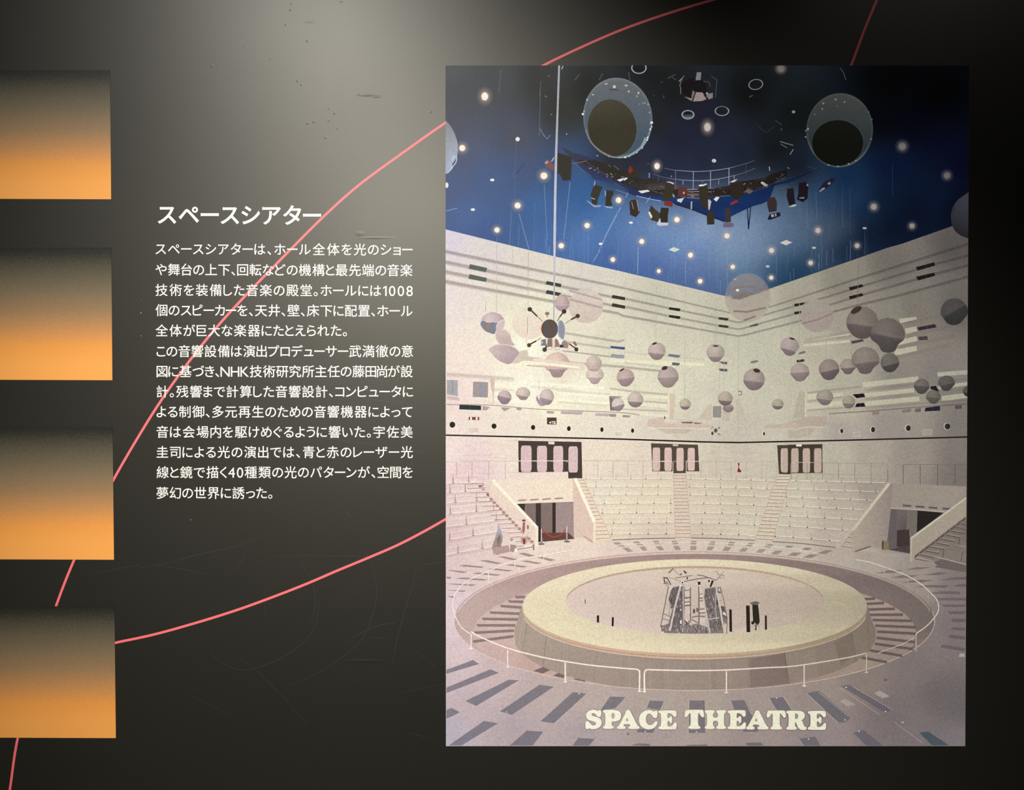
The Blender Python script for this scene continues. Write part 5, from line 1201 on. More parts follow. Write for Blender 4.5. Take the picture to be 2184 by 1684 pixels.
p = Part(); p.poly(z('f', 1130, 135, 1570, 185, 1760, 200, 1760, 285, 1480, 262, 1130, 225), lambda x, y: mix(WALL(x, y), (232, 206, 186), .55)); up(); p.line(z('f', 1000, 185, 1300, 205, 1700, 250), 4.4, (255, 246, 222)); p.line(z('f', 1050, 225, 1350, 245, 1560, 262), 1.4, (196, 160, 142)); p.build('ledge_front', ROOT)
globe(1268.5, 800, 19.5, None, .2, 0, .7, 19, 1, (222, 204, 192), (196, 174, 172))
globe(1266.5, 775, 17, None, .6, 0, 0, 17, 1, (216, 196, 184), (206, 184, 178))
globe(1333.9, 805, 19, (1326, 788.4, 6.4, 1.7, -28), .02, -8, .3, 19, 1, (204, 182, 176), (176, 152, 152))
globe(1400.7, 748.5, 19.3, (1395.6, 732.4, 5.6, 2.2, -20), .2, 6, .3, 19, 1, (210, 194, 184), (168, 150, 148))
globe(1424.6, 803.5, 22.5, (1417.3, 784.6, 6.6, 4.0, -18), -.02, -4, .3, 23, 1, (196, 180, 174), (176, 158, 154))
globe(1525.7, 752.5, 19.3, (1526, 737.6, 6, 1.7, 0), .35, 0, .35, 19.5, 1, (208, 192, 182), (170, 152, 152))
globe(1607.9, 808.8, 23, (1613.6, 790, 7.4, 4.4, 14), .12, 6, .1, 23.5, 1, (196, 180, 172), (158, 140, 140))
globe(1683.5, 738.5, 20, (1689, 722, 6.2, 2, 16), .3, 14, .4, 20, 1, (206, 190, 186), (158, 140, 146))
globe(1705.6, 793.5, 20.3, None, -.05, -4, .3, 19.5, 1, (204, 188, 180), (170, 152, 150))
globe(1808, 781.5, 17, None, .1, -4, .5, 16.5, 1, (196, 182, 170), (150, 130, 128))
globe(1767.7, 787.8, 22, None, .05, -12, .3, 22.5, 1, (180, 164, 158), (134, 118, 120))
globe(1845.3, 768.5, 30, None, .1, -8, .7, 29, 1, (174, 162, 152), (142, 128, 126))
globe(1897.2, 773.3, 20, None, .15, -14, .2, 20.5, 1, (156, 148, 138), (112, 104, 102))
globe(1838.5, 688, 34, (1825.5, 661, 13, 6.2, -30), .1, 8, .15, 34.5, 1, (168, 156, 148), (132, 120, 118))
globe(1892.5, 715, 37, None, .0, 12, .75, 37, 1, (156, 146, 138), (120, 110, 110))
globe(2034.5, 664.5, 29, None, -.1, -30, .3, 28.5, 1, (124, 120, 116), (92, 92, 92))
globe(1758.7, 847, 18.2, None, .2, 8, .3, 17, 1, (196, 186, 172), (158, 144, 144))
globe(1809.7, 857, 13.7, None, .15, 0, .2, 14, 1, (198, 188, 168), (160, 146, 138))
globe(1965, 823.5, 16.5, None, -.1, 4, .3, 16.5, 1, (152, 142, 134), (116, 108, 108))
globe(2018, 817, 18, None, .1, -14, .5, 16.5, 1, (140, 132, 130), (112, 104, 108))
globe(1990, 846.5, 15.7, None, .0, 6, .4, 14.5, 1, (154, 148, 138), (128, 122, 114))
globe(2062.5, 834, 10, None, .2, 0, .2, 11, 1, (128, 122, 116), (92, 86, 88))
globe(1355, 852, 17, None, .22, 2, .1, 16.5, 1, (216, 200, 188), (158, 138, 142))
globe(1318, 862.5, 13.5, None, .1, -14, .2, 14, 1, (224, 210, 200), (166, 148, 156))
globe(1461, 861.5, 12.2, None, .35, 0, .1, 12, 1, (212, 200, 178), (150, 134, 138))
globe(1553, 870, 11.5, None, -.5, 10, .1, 9, 1, (196, 178, 170), (162, 146, 142))
globe(1546.6, 849.5, 16, None, .25, 4, .1, 15.5, 1, (210, 196, 176), (144, 130, 126))
globe(1658.3, 861.5, 12.8, None, .3, 4, .1, 11.5, 1, (202, 192, 172), (146, 130, 132))
globe(1076, 847, 15, None, -.1, 14, .3, 15, 1, (206, 186, 180), (158, 138, 150))
globe(1115.6, 839, 15.5, None, .3, 10, .4, 14, 1, (214, 196, 184), (168, 148, 146))
p = Part(); p.poly(smooth(z('f', 1170, 610, 1230, 570, 1260, 600, 1300, 690, 1240, 722, 1190, 690), 4, True), (172, 154, 164)); up(); p.poly(z('f', 1180, 600, 1215, 575, 1210, 650), (246, 234, 226)); p.build('sphere_cap', ROOT)
globe(1166.5, 846, 15, None, .2, 10, .2, 17.5, 1, (210, 194, 184), (170, 152, 156))

# ---- loudspeaker cluster on the pole
p = Part()
p.ell(*z('p', 970, 855)[0], 18, 20.5, lambda u, v, q: [mix((92, 88, 92), (104, 84, 64), min(1, max(0, 1.1 - abs(a - .15) * 3))) if a > -.7 else (112, 78, 66) for a in u], n=36, rings=8); up()
p.poly(smooth(z('p', 1160, 730, 1210, 665, 1270, 700, 1315, 850, 1300, 1010, 1270, 1090, 1200, 1040, 1160, 960), 4, True), (146, 152, 164)); up()
p.line(smooth(z('p', 1180, 700, 1165, 800, 1165, 950, 1190, 1040), 4), 2, (184, 184, 190))
c_o = p.build('speaker_cluster', ROOT, 'dark round loudspeaker cluster with jointed arms')
p = Part()
for q, c in [(z('p', 785, 1100, 890, 1080, 910, 1230, 775, 1230), (128, 126, 136)), (z('p', 920, 1080, 1030, 1070, 1035, 1260, 915, 1255), (146, 122, 110)), (z('p', 1085, 1080, 1170, 1080, 1200, 1260, 1085, 1260), (156, 128, 120)), (z('p', 1230, 1160, 1320, 1110, 1400, 1185, 1380, 1290, 1290, 1280), (170, 134, 124)), (z('p', 1220, 1150, 1310, 1110, 1330, 1200, 1290, 1250), (140, 144, 152)), (z('p', 1200, 1210, 1270, 1205, 1285, 1270, 1200, 1275), (72, 64, 62)), (z('p', 890, 1060, 930, 1060, 920, 1150, 890, 1200), (236, 226, 222)), (z('p', 1035, 1100, 1062, 1095, 1085, 1290, 1040, 1290), (236, 216, 206)), (z('p', 1110, 1000, 1140, 990, 1200, 1110, 1290, 1090, 1230, 1180, 1190, 1195), (250, 242, 232))]:
    p.poly(q, c)
up()
p.line(z('p', 925, 1265, 940, 1310, 1010, 1310, 1030, 1270), 1.1, (186, 150, 140)); p.line(z('p', 1085, 1275, 1105, 1320, 1190, 1315, 1200, 1280), 1.1, (186, 150, 140)); p.ell(*z('p', 805, 1160)[0], 1.3, 1.6, (250, 246, 246), n=10)
p.build('speaker_box', c_o)
p = Part()
for a, b, w, c in [((545, 430), (690, 570), 3.2, (84, 66, 58)), ((690, 570), (815, 690), 1.5, (150, 122, 110)), ((1270, 490), (1195, 590), 3.0, (96, 76, 62)), ((1195, 590), (1140, 680), 2.0, (140, 116, 104)), ((1570, 580), (1450, 645), 3.6, (86, 68, 60)), ((1450, 645), (1310, 740), 1.3, (156, 134, 112)), ((545, 1190), (670, 1125), 3.0, (72, 62, 48)), ((670, 1125), (780, 1055), 1.3, (150, 126, 112)), ((1545, 1285), (1410, 1190), 2.6, (66, 54, 46)), ((1410, 1190), (1290, 1100), 1.4, (190, 160, 144)), ((915, 540), (918, 605), 3.0, (196, 170, 152)), ((1570, 1230), (1510, 1140), 5.0, (140, 118, 104)), ((880, 1290), (905, 1230), 3.4, (80, 62, 52))]:
    p.line(z('p', *a, *b), w, c)
up()
for x, y, r, c in [(525, 415, 4.9, (68, 66, 62)), (1295, 465, 4.9, (74, 56, 50)), (1600, 565, 4.6, (78, 60, 56)), (510, 1220, 4.5, (92, 74, 56)), (860, 1320, 4.8, (74, 68, 62)), (1570, 1315, 4.4, (70, 62, 50))]:
    p.ell(*z('p', x, y)[0], r, r, c, n=18)
p.ell(*z('p', 915, 510)[0], 4.8, 3.6, (146, 126, 108), n=16); p.ell(*z('p', 1600, 1255)[0], 2, 2.4, (230, 226, 218), n=10)
p.build('speaker_arm', c_o)
p = Part(); p.ell(*z('g', 1235, 970)[0], 3.8, 4.6, (96, 82, 80), n=18); p.ell(*z('g', 1197, 1003)[0], 2.6, 4.0, (92, 76, 70), n=16)
for a in [(1195, 920, 1210, 940), (1180, 940, 1192, 950), (1288, 928, 1262, 948), (1255, 1002, 1272, 1022), (1270, 1005, 1290, 1020), (1262, 930, 1280, 945)]: p.line(z('g', *a), 1.4, (110, 94, 88))
p.build('speaker_cluster', ROOT, 'small distant cluster with short arms')

# ---- floor: pit, stage, tiles
CX = 1480.5
def ellp(cx, cy, rx, ry, a0=0, a1=360, n=120):
    t = np.radians(np.linspace(a0, a1, n + 1))
    return list(zip(cx + rx * np.cos(t), cy + ry * np.sin(t)))


# people at the left
p = Part(); p.poly(smooth(z('i', 690, 760, 715, 700, 750, 780, 760, 860, 735, 950, 720, 1040, 660, 1035, 630, 960, 660, 860), 3, True), field([(1060, 1140, (150, 148, 160)), (1064, 1170, (160, 136, 118)), (1058, 1180, (170, 140, 130)), (1062, 1128, (204, 190, 204))])); up(); p.poly(z('i', 685, 860, 730, 790, 735, 880, 700, 950), (140, 118, 104)); p.poly(z('i', 715, 940, 740, 940, 745, 1030, 720, 1035), (84, 92, 92)); p.build('person', ROOT, 'blurred standing person in blue by the benches')
p = Part(); p.poly(smooth(z('i', 830, 880, 870, 855, 910, 870, 930, 930, 940, 1000, 920, 1030, 870, 1030, 840, 960), 3, True), (236, 220, 208)); up(); p.poly(z('i', 850, 920, 925, 930, 930, 985, 880, 1020, 850, 1000), (176, 146, 132)); p.ell(*z('i', 868, 862)[0], 3.4, 3.4, (200, 160, 142), n=14); p.poly(z('i', 905, 970, 935, 970, 932, 1010, 905, 1010), (248, 240, 232)); p.build('person', ROOT, 'seated person in white on the lowest bench')
p = Part(); p.poly(smooth(z('i', 985, 640, 1020, 640, 1045, 680, 1075, 690, 1070, 740, 1050, 830, 1005, 830, 985, 800, 1000, 740), 3, True), (240, 212, 200)); up(); p.ell(*z('i', 1018, 628)[0], 4, 2.4, (112, 78, 74), n=14); p.poly(z('i', 1005, 650, 1035, 650, 1030, 760, 1005, 800, 1000, 730), (158, 112, 100)); p.poly(z('i', 1060, 680, 1078, 690, 1075, 735, 1060, 730), (130, 82, 82)); p.build('person', ROOT, 'standing person in a dark hat beside the parapet')
p = Part(); p.poly(z('i', 975, 825, 1060, 825, 1055, 905, 985, 905), (196, 168, 158)); p.poly(z('i', 1000, 850, 1040, 850, 1035, 920, 1010, 920), (150, 70, 66)); p.poly(z('i', 985, 960, 1040, 930, 1130, 935, 1040, 962), (250, 238, 228)); up(); p.line(z('i', 940, 980, 1130, 950), 2, (176, 150, 144)); p.line(z('i', 1135, 920, 1140, 990), 2.4, (150, 104, 100)); p.poly(z('i', 640, 960, 830, 930, 850, 1010, 760, 1030, 640, 1040), (186, 158, 154)); p.build('bag', ROOT, 'bags and a white bundle on the lowest bench')

# pit
pit = Part()
pit.poly(ellp(CX, 1323.5, 512, 147.5), lambda x, y: field([(980, 1320, (196, 172, 166)), (1100, 1240, (186, 158, 152)), (1200, 1205, (176, 150, 144)), (1350, 1185, (166, 142, 136)), (1480, 1183, (156, 136, 130)), (1650, 1190, (144, 126, 122)), (1800, 1225, (128, 112, 108)), (1900, 1270, (112, 100, 98)), (1980, 1320, (110, 100, 96)), (1010, 1370, (200, 172, 168)), (1150, 1440, (190, 162, 156)), (1800, 1430, (150, 134, 124)), (1940, 1370, (126, 110, 106))])(x, y)); up()
pit_o = pit.build('pit', ROOT, 'round sunken pit around the stage')
p = Part()
for dr, w, t, c in [(0, 1.6, .45, (150, 110, 108)), (-4.5, 3.6, .55, (216, 190, 180)), (-8, 1.4, .45, (120, 92, 92))]:
    p.line(ellp(CX, 1323.5 + dr * .2, 512 + dr, 147.5 + dr * .8, 188, 352), w, lambda x, y, t=t, c=c: mix(FLOOR(x, y), np.array(c) * np.clip(1 - (x - 1480) / 1700, .6, 1)[:, None] * np.ones((len(x), 1)), t))
p.line(ellp(CX, 1323.5, 512, 147.5, -8, 188), 1.5, lambda x, y: mix(FLOOR(x, y), (238, 222, 212), .5))
p.build('pit_rim', pit_o)
p = Part()
pf = field([(1010, 1345, (206, 180, 174)), (1060, 1330, (212, 188, 180)), (1110, 1300, (210, 184, 176)), (1060, 1390, (204, 176, 170)), (1130, 1430, (198, 168, 160)), (1870, 1290, (164, 146, 138)), (1920, 1340, (150, 136, 128)), (1900, 1390, (144, 128, 122)), (1850, 1420, (150, 136, 124)), (1800, 1440, (156, 138, 126))])
low_lip = lambda x: 1323.5 + 147.5 * math.sqrt(max(0, 1 - ((x - CX) / 511) ** 2)) - .6
topq = lambda x: 1351 - 131 * math.sqrt(max(0, 1 - ((x - CX) / 474) ** 2))
botq = lambda x: min(1351 + 131 * math.sqrt(max(0, 1 - ((x - CX) / 474) ** 2)), low_lip(x))
p.patch(CX - 474, CX + 474, topq, lambda x: max(botq(x), topq(x)), pf, 120, 6)
up()
inside = lambda x, y: (y < low_lip(x) - .5)
for x0, y0, x1, y1 in [(750, 60, 855, 58), (680, 103, 838, 108), (600, 150, 828, 165), (490, 215, 812, 228), (415, 280, 792, 285), (362, 345, 755, 345), (335, 420, 742, 398), (320, 510, 738, 455)]:
    a, b = z('l', x0, y0, x1, y1)
    p.poly([(a[0], a[1] - 2.8), (b[0], b[1] - 3), (b[0], b[1] + 3), (a[0] + 3, a[1] + 2.6)], lambda x, y: mix(pf(x, y), (104, 86, 88), .62))
for q in [(940, 805, 1065, 750, 1140, 785, 1030, 832), (1135, 855, 1200, 820, 1290, 840, 1240, 878), (1345, 890, 1375, 872, 1480, 895, 1460, 916), (1565, 925, 1590, 918, 1700, 940, 1690, 947)]: p.poly(z('l', *q), (126, 106, 106))
for x0, y0, x1, y1 in [(800, 82, 920, 78), (830, 132, 1015, 124), (845, 192, 1130, 184), (862, 248, 1212, 246), (892, 302, 1305, 312), (920, 362, 1350, 380), (942, 424, 1365, 448), (935, 490, 1335, 535), (915, 552, 1320, 610), (865, 622, 1205, 680), (765, 695, 1045, 748)]:
    a, b = z('n', x0, y0, x1, y1)
    p.poly([(a[0], a[1] - 2.6), (b[0], b[1] - 2.8), (b[0], b[1] + 3), (a[0], a[1] + 3)], lambda x, y: mix(pf(x, y), (70, 58, 62), .62))
p.build('pit_floor', pit_o)

# stage drum
sk = field([(1110, 1350, (176, 160, 146)), (1150, 1390, (168, 152, 140)), (1250, 1420, (162, 146, 134)), (1350, 1440, (158, 142, 132)), (1480, 1430, (152, 136, 126)), (1600, 1430, (146, 130, 122)), (1680, 1420, (126, 112, 106)), (1720, 1400, (136, 122, 112)), (1800, 1380, (132, 120, 108)), (1850, 1340, (124, 112, 102)), (1480, 1465, (164, 148, 138)), (1700, 1450, (140, 124, 114))])
p = Part()
drum = [(1112, 1292), (1104, 1322), (1097, 1342)] + [(x, min(1357 + 117 * math.sqrt(max(0, 1 - ((x - 1481) / 386) ** 2)), low_lip(x))) for x in np.linspace(1099, 1866, 60)] + [(1868, 1345), (1858, 1320), (1850, 1292)]
p.poly(drum[:3] + drum[3:-3] + drum[-3:], sk); up()
for x0, x1, c, t in [(1126, 1113, (110, 92, 86), .35), (1118, 1104, (210, 190, 170), .3), (1166, 1158, (104, 88, 84), .45), (1211, 1209, (200, 180, 168), .4), (1273, 1265, (110, 94, 88), .4), (1345, 1342, (190, 172, 160), .35), (1386, 1386, (196, 178, 164), .35), (1425, 1424, (196, 178, 164), .3), (1512, 1514, (196, 178, 164), .3), (1557, 1557, (196, 178, 164), .25), (1597, 1603, (86, 72, 68), .5), (1672, 1682, (58, 48, 46), .8), (1778, 1793, (150, 134, 120), .5), (1814, 1826, (84, 68, 62), .55), (1849, 1852, (96, 82, 76), .3)]:
    y0 = 1292.5 + 112 * math.sqrt(max(0, 1 - ((x0 - 1481) / 368) ** 2)); y1 = min(low_lip(x1), 1357 + 116 * math.sqrt(max(0, 1 - ((x1 - 1481) / 386) ** 2)))
    p.line([(x0, y0), ((x0 + x1) / 2, (y0 + y1) / 2), (x1, y1)], 1.2, lambda x, y, c=c, t=t: mix(sk(x, y), c, t))
for i in range(20):                                    # slatted fields of the skirt
    d = 6 + i * 2.9
    for a0, a1 in ((46, 58), (72.5, 83), (84.5, 100), (101, 113), (114.5, 128)):
        pts = ellp(1481, 1295 + d + 9, 368 + d * .22, 101 + d * .1, a0, a1, 14)
        pts = [q for q in pts if q[1] < low_lip(q[0]) - 2]
        if len(pts) > 1: p.line(pts, .7, lambda x, y: mix(sk(x, y), (206, 188, 174), .30))
p.poly([(1682, 1455), (1672, 1392), (1600, 1404), (1603, 1464)], lambda x, y: mix(sk(x, y), (104, 90, 86), .35)); p.poly([(1826, 1390), (1814, 1350), (1778, 1368), (1793, 1420)], lambda x, y: mix(sk(x, y), (104, 92, 80), .35))
st = p.build('stage_skirt', ROOT, 'slatted grey side of the round stage')
p = Part()
p.poly(ellp(1481.5, 1303.5, 366.5, 101), lambda x, y: field([(1130, 1330, (206, 182, 152)), (1250, 1375, (212, 178, 152)), (1400, 1402, (214, 176, 148)), (1500, 1404, (206, 176, 148)), (1650, 1392, (176, 160, 134)), (1800, 1345, (150, 136, 112)), (1845, 1300, (146, 132, 108))])(x, y)); up()
p.line(ellp(1481.5, 1299, 366.8, 101, 8, 172), 2.2, lambda x, y: mix(FLOOR(x, y), (176, 140, 112), .55)); p.line(ellp(1481.5, 1303, 366.8, 101.2, 8, 172), 1.4, lambda x, y: mix(FLOOR(x, y), (236, 210, 184), .5)); up()
rimc = field([(1120, 1290, (242, 226, 182)), (1180, 1340, (242, 226, 184)), (1250, 1365, (242, 226, 184)), (1160, 1250, (244, 228, 190)), (1300, 1205, (246, 228, 184)), (1480, 1198, (236, 218, 178)), (1480, 1370, (234, 218, 176)), (1600, 1200, (228, 214, 176)), (1650, 1360, (216, 204, 166)), (1700, 1215, (214, 202, 170)), (1780, 1320, (190, 178, 146)), (1800, 1250, (190, 178, 150)), (1840, 1290, (172, 160, 134))])
_rim0 = rimc
rimc = lambda x, y: mix(_rim0(x, y), _rim0(x, y).mean(1, keepdims=True) * np.array([1.045, 1.0, .90]), .5)
p.poly(ellp(1481.5, 1292.5, 367, 101), rimc); up()
for k in range(150):
    a = rng.uniform(0, 360); r = rng.uniform(.79, .985)
    x = 1481.5 + 367 * r * math.cos(math.radians(a)); y = 1291 + 101 * r * math.sin(math.radians(a))
    if ((x - 1481.5) / 279) ** 2 + ((y - 1279) / 76) ** 2 < 1.05: continue
    L = rng.uniform(10, 34)
    if ((x + L - 1481.5) / 362) ** 2 + ((y + L * .3 - 1292.5) / 99) ** 2 > 1 or ((x + L - 1481.5) / 279) ** 2 + ((y + L * .3 - 1279) / 76) ** 2 < 1.05: continue
    p.line([(x, y), (x + L, y + L * .28)], .9, lambda x, y: mix(rimc(x, y), (196, 170, 128), .22))
p.build('stage_ring', st, 'pale wooden ring around the stage top')
p = Part()
dc = field([(1215, 1272, (222, 202, 190)), (1300, 1230, (222, 204, 188)), (1480, 1215, (212, 194, 176)), (1300, 1320, (220, 200, 192)), (1480, 1300, (212, 192, 180)), (1480, 1345, (204, 186, 174)), (1600, 1240, (208, 192, 174)), (1600, 1320, (204, 186, 174)), (1700, 1250, (196, 182, 164)), (1750, 1285, (176, 162, 148)), (1690, 1310, (184, 170, 156))])
p.poly(ellp(1481.5, 1279, 275.5, 73), dc)
up()
p.line(ellp(1481.5, 1281, 274, 72.5, 186, 354), [2.0, 3.6, 4.2, 4.2, 3.6, 2.0], lambda x, y: mix(dc(x, y), (160, 126, 98), .5))
p.line([(1350, 1312), (1260, 1330)], 1, (208, 188, 178)); p.line([(1360, 1318), (1385, 1330), (1400, 1350)], 1, (206, 188, 178))
p.build('stage_floor', st, 'sunken pinkish floor inside the ring')

# tower of robots and lamps on the stage
def V(*a): return z('v', *a)


p = Part()
r2 = random.Random(11)
def mass(poly_pts, n, lo, hi):
    xs = [q[0] for q in poly_pts]; ys = [q[1] for q in poly_pts]
    def inside_(x, y):
        c = False
        for (x1, y1), (x2, y2) in zip(poly_pts, poly_pts[1:] + poly_pts[:1]):
            if (y1 > y) != (y2 > y) and x < (x2 - x1) * (y - y1) / (y2 - y1) + x1: c = not c
        return c
    k = 0
    while k < n:
        x = r2.uniform(min(xs), max(xs)); y = r2.uniform(min(ys), max(ys))
        if not inside_(x, y) or not inside_(x + 1, y + 7): continue
        k += 1
        g = r2.choice([r2.uniform(lo, hi), r2.uniform(lo, hi), r2.uniform(lo, hi), r2.uniform(hi, 215)])
        w = r2.uniform(.6, 1.9); h = r2.uniform(1.5, 8); s = r2.uniform(-1.0, 1.0)
        p.poly([(x, y), (x + w, y + s), (x + w + s, y + h), (x + s, y + h)], (g, g * .93, g * .92))


m1 = V(420, 580, 560, 545, 650, 560, 660, 900, 640, 1200, 780, 1260, 640, 1430, 200, 1480, 180, 1350, 330, 1300, 400, 1050, 330, 820, 380, 640)
m2 = V(1060, 600, 1290, 570, 1330, 900, 1420, 1440, 1130, 1480, 1080, 1200, 1040, 800)
m3 = V(170, 1330, 640, 1330, 900, 1300, 1140, 1380, 1420, 1400, 1430, 1490, 900, 1500, 400, 1490, 200, 1480)
for m, c in ((m1, (112, 102, 98)), (m2, (120, 110, 106)), (m3, (132, 120, 120))): p.poly(m, c)
p.poly(V(1380, 950, 1440, 960, 1510, 1180, 1500, 1400, 1420, 1300), (128, 118, 112)); up()
mass(m1, 260, 62, 118); mass(m2, 240, 68, 124); mass(m3, 170, 76, 140); up()
tw = p.build('light_tower', ROOT, 'steel tower packed with lamps and machines on the stage')
p = Part()
G1, G2, G3 = (176, 166, 166), (126, 116, 114), (92, 84, 82)
for pts, w, c in [((330, 560, 175, 1350), 1.6, G3), ((570, 540, 460, 960, 360, 1440), 3.8, (206, 192, 192)), ((625, 520, 630, 1350), 3.2, (176, 162, 166)), ((765, 580, 770, 1250), 2.6, G2), ((935, 540, 940, 1420), 2.8, G2), ((990, 560, 1060, 980, 1155, 1490), 3.6, (196, 186, 178)), ((1280, 580, 1360, 1000, 1410, 1300), 3.2, (206, 196, 188)), ((1360, 560, 1440, 850, 1500, 1180, 1490, 1500), 1.8, G2), ((1290, 500, 1270, 900, 1290, 1250), 1.6, (190, 178, 182)),
                  ((460, 390, 600, 370, 810, 340), 1.6, G2), ((640, 460, 900, 410, 1130, 380), 2.2, G2), ((640, 480, 900, 440, 1120, 400), 2.2, (206, 190, 192)), ((900, 330, 1000, 340, 1150, 390, 1290, 435), 1.6, G3), ((640, 510, 770, 545, 930, 545, 1130, 590), 2.0, (196, 184, 178)), ((390, 520, 570, 490), 2.4, (206, 190, 188)), ((340, 380, 580, 460), 1.8, (168, 156, 158)),
                  ((650, 790, 770, 775), 2.4, G3), ((650, 870, 770, 860), 2.2, G2), ((650, 940, 770, 930), 2.4, G3), ((640, 640, 770, 620), 2.0, G2), ((950, 790, 1010, 785), 2.2, G3), ((950, 850, 1020, 840), 2.0, G2), ((950, 720, 1000, 710), 1.6, G2), ((950, 1015, 1040, 1000), 2.4, G2), ((950, 1090, 1060, 1070), 2.6, G3), ((790, 1170, 930, 1150, 1060, 1160), 2.6, G2), ((790, 1210, 930, 1290), 2.2, G2), ((230, 1100, 380, 1170), 1.6, G2), ((200, 1190, 350, 1240), 1.6, G2), ((1130, 1210, 1340, 1180), 2.0, (196, 184, 178)),
                  ((1340, 850, 1410, 820), 1.2, (150, 140, 134)), ((1400, 1250, 1490, 1320), 1.6, (190, 178, 170)), ((220, 500, 390, 520), 1.4, G2), ((270, 540, 340, 550), 1.2, G2), ((500, 1200, 500, 1440), 1.2, (112, 118, 108)), ((360, 850, 345, 1150), 1.4, (160, 148, 146)), ((330, 290, 430, 200), 3.4, (136, 124, 118)), ((440, 220, 550, 340), 1.8, (158, 148, 142)), ((1270, 245, 1350, 340), 1.2, G2), ((1430, 260, 1340, 380), 1.6, (168, 156, 152)), ((1300, 420, 1390, 320, 1440, 350), 1.6, G2), ((1310, 380, 1450, 400), 1.4, (160, 148, 146)), ((820, 1040, 900, 1060), 1.4, G2), ((1390, 960, 1450, 970), 2.4, G3), ((1400, 1130, 1500, 1190), 2.4, G3)]:
    p.line(V(*pts), w, c)
p.build('tower_pole', tw)
p = Part()
for q, c in [(V(215, 370, 310, 380, 390, 520, 360, 500, 300, 400, 240, 390), (48, 42, 40)), (V(230, 390, 255, 400, 270, 500, 245, 490), (90, 82, 80)), (V(290, 440, 340, 500, 270, 500), (150, 140, 138)), (V(580, 460, 640, 455, 635, 510, 590, 515), (36, 28, 26)), (V(910, 460, 965, 455, 970, 520, 925, 530), (42, 34, 34)), (V(1190, 440, 1240, 440, 1180, 575, 1150, 570), (52, 44, 42)), (V(1240, 480, 1290, 450, 1260, 540, 1200, 560), (196, 186, 180)), (V(1120, 430, 1160, 430, 1150, 475, 1125, 470), (58, 48, 48)), (V(620, 235, 660, 245, 700, 290, 660, 305), (84, 74, 70)), (V(565, 305, 600, 295, 590, 340, 560, 330), (110, 98, 92)), (V(690, 375, 725, 370, 715, 420, 690, 420), (82, 70, 68)), (V(1310, 570, 1370, 590, 1380, 700, 1310, 680), (104, 94, 92)), (V(1325, 590, 1360, 600, 1370, 660, 1330, 650), (214, 200, 188)), (V(1370, 950, 1440, 960, 1460, 1060, 1390, 1040), (92, 84, 78)), (V(1410, 1080, 1450, 1070, 1490, 1140, 1430, 1120), (226, 214, 210)), (V(820, 1010, 860, 1005, 860, 1090, 820, 1095), (96, 86, 80)), (V(880, 985, 925, 985, 925, 1060, 890, 1065), (116, 104, 98)),
             (V(650, 1220, 700, 1215, 740, 1280, 700, 1260), (244, 228, 216)), (V(750, 1270, 810, 1260, 830, 1310, 780, 1340, 745, 1310), (196, 180, 166)), (V(565, 1235, 595, 1235, 590, 1300, 565, 1305), (250, 236, 226)), (V(560, 1010, 585, 1005, 585, 1040, 565, 1040), (240, 228, 222)), (V(1140, 765, 1155, 765, 1155, 790, 1140, 790), (236, 226, 222)), (V(1280, 830, 1310, 820, 1320, 930, 1290, 920), (78, 66, 74)), (V(700, 595, 750, 590, 748, 610, 695, 620), (232, 220, 212)), (V(200, 1290, 250, 1280, 240, 1330, 190, 1320), (210, 196, 184)), (V(190, 1480, 235, 1440, 245, 1490), (236, 216, 190)), (V(880, 1510, 890, 1490, 905, 1520), (240, 224, 196)), (V(525, 1490, 540, 1465, 550, 1495), (232, 220, 214)), (V(1440, 1290, 1490, 1330, 1480, 1490, 1440, 1490), (206, 190, 168)), (V(950, 560, 975, 600, 985, 690, 955, 690), (222, 206, 188)), (V(660, 660, 750, 640, 750, 770, 665, 770), (212, 194, 182)), (V(655, 815, 755, 800, 755, 850, 655, 860), (214, 198, 188)), (V(655, 890, 755, 880, 755, 920, 655, 930), (216, 200, 190)), (V(960, 730, 1000, 725, 1005, 775, 960, 775), (230, 218, 206)), (V(960, 870, 1030, 860, 1045, 990, 960, 1000), (210, 194, 178)), (V(965, 1040, 1050, 1030, 1055, 1065, 965, 1080), (224, 208, 196)), (V(660, 960, 755, 950, 760, 1100, 690, 1110), (212, 192, 184)), (V(960, 1180, 1050, 1190, 1060, 1260, 965, 1290), (214, 196, 178))]:
    q_ = Part(); q_.poly(q, c); q_.build('tower_lamp' if c[0] < 160 else 'tower_highlight', tw)  # pale pieces are highlights of the tower, put into the printed colour
p.ell(*V(610, 480)[0], 3.4, 3.0, (246, 242, 236), n=14, r0=.6); p.ell(*V(580, 540)[0], 1.6, 1.6, (250, 244, 238), n=10); p.ell(*V(945, 545)[0], 1.8, 1.4, (246, 236, 232), n=10); p.ell(*V(938, 450)[0], 2, 1.4, (246, 236, 230), n=10)
p.build('tower_bulb', tw)

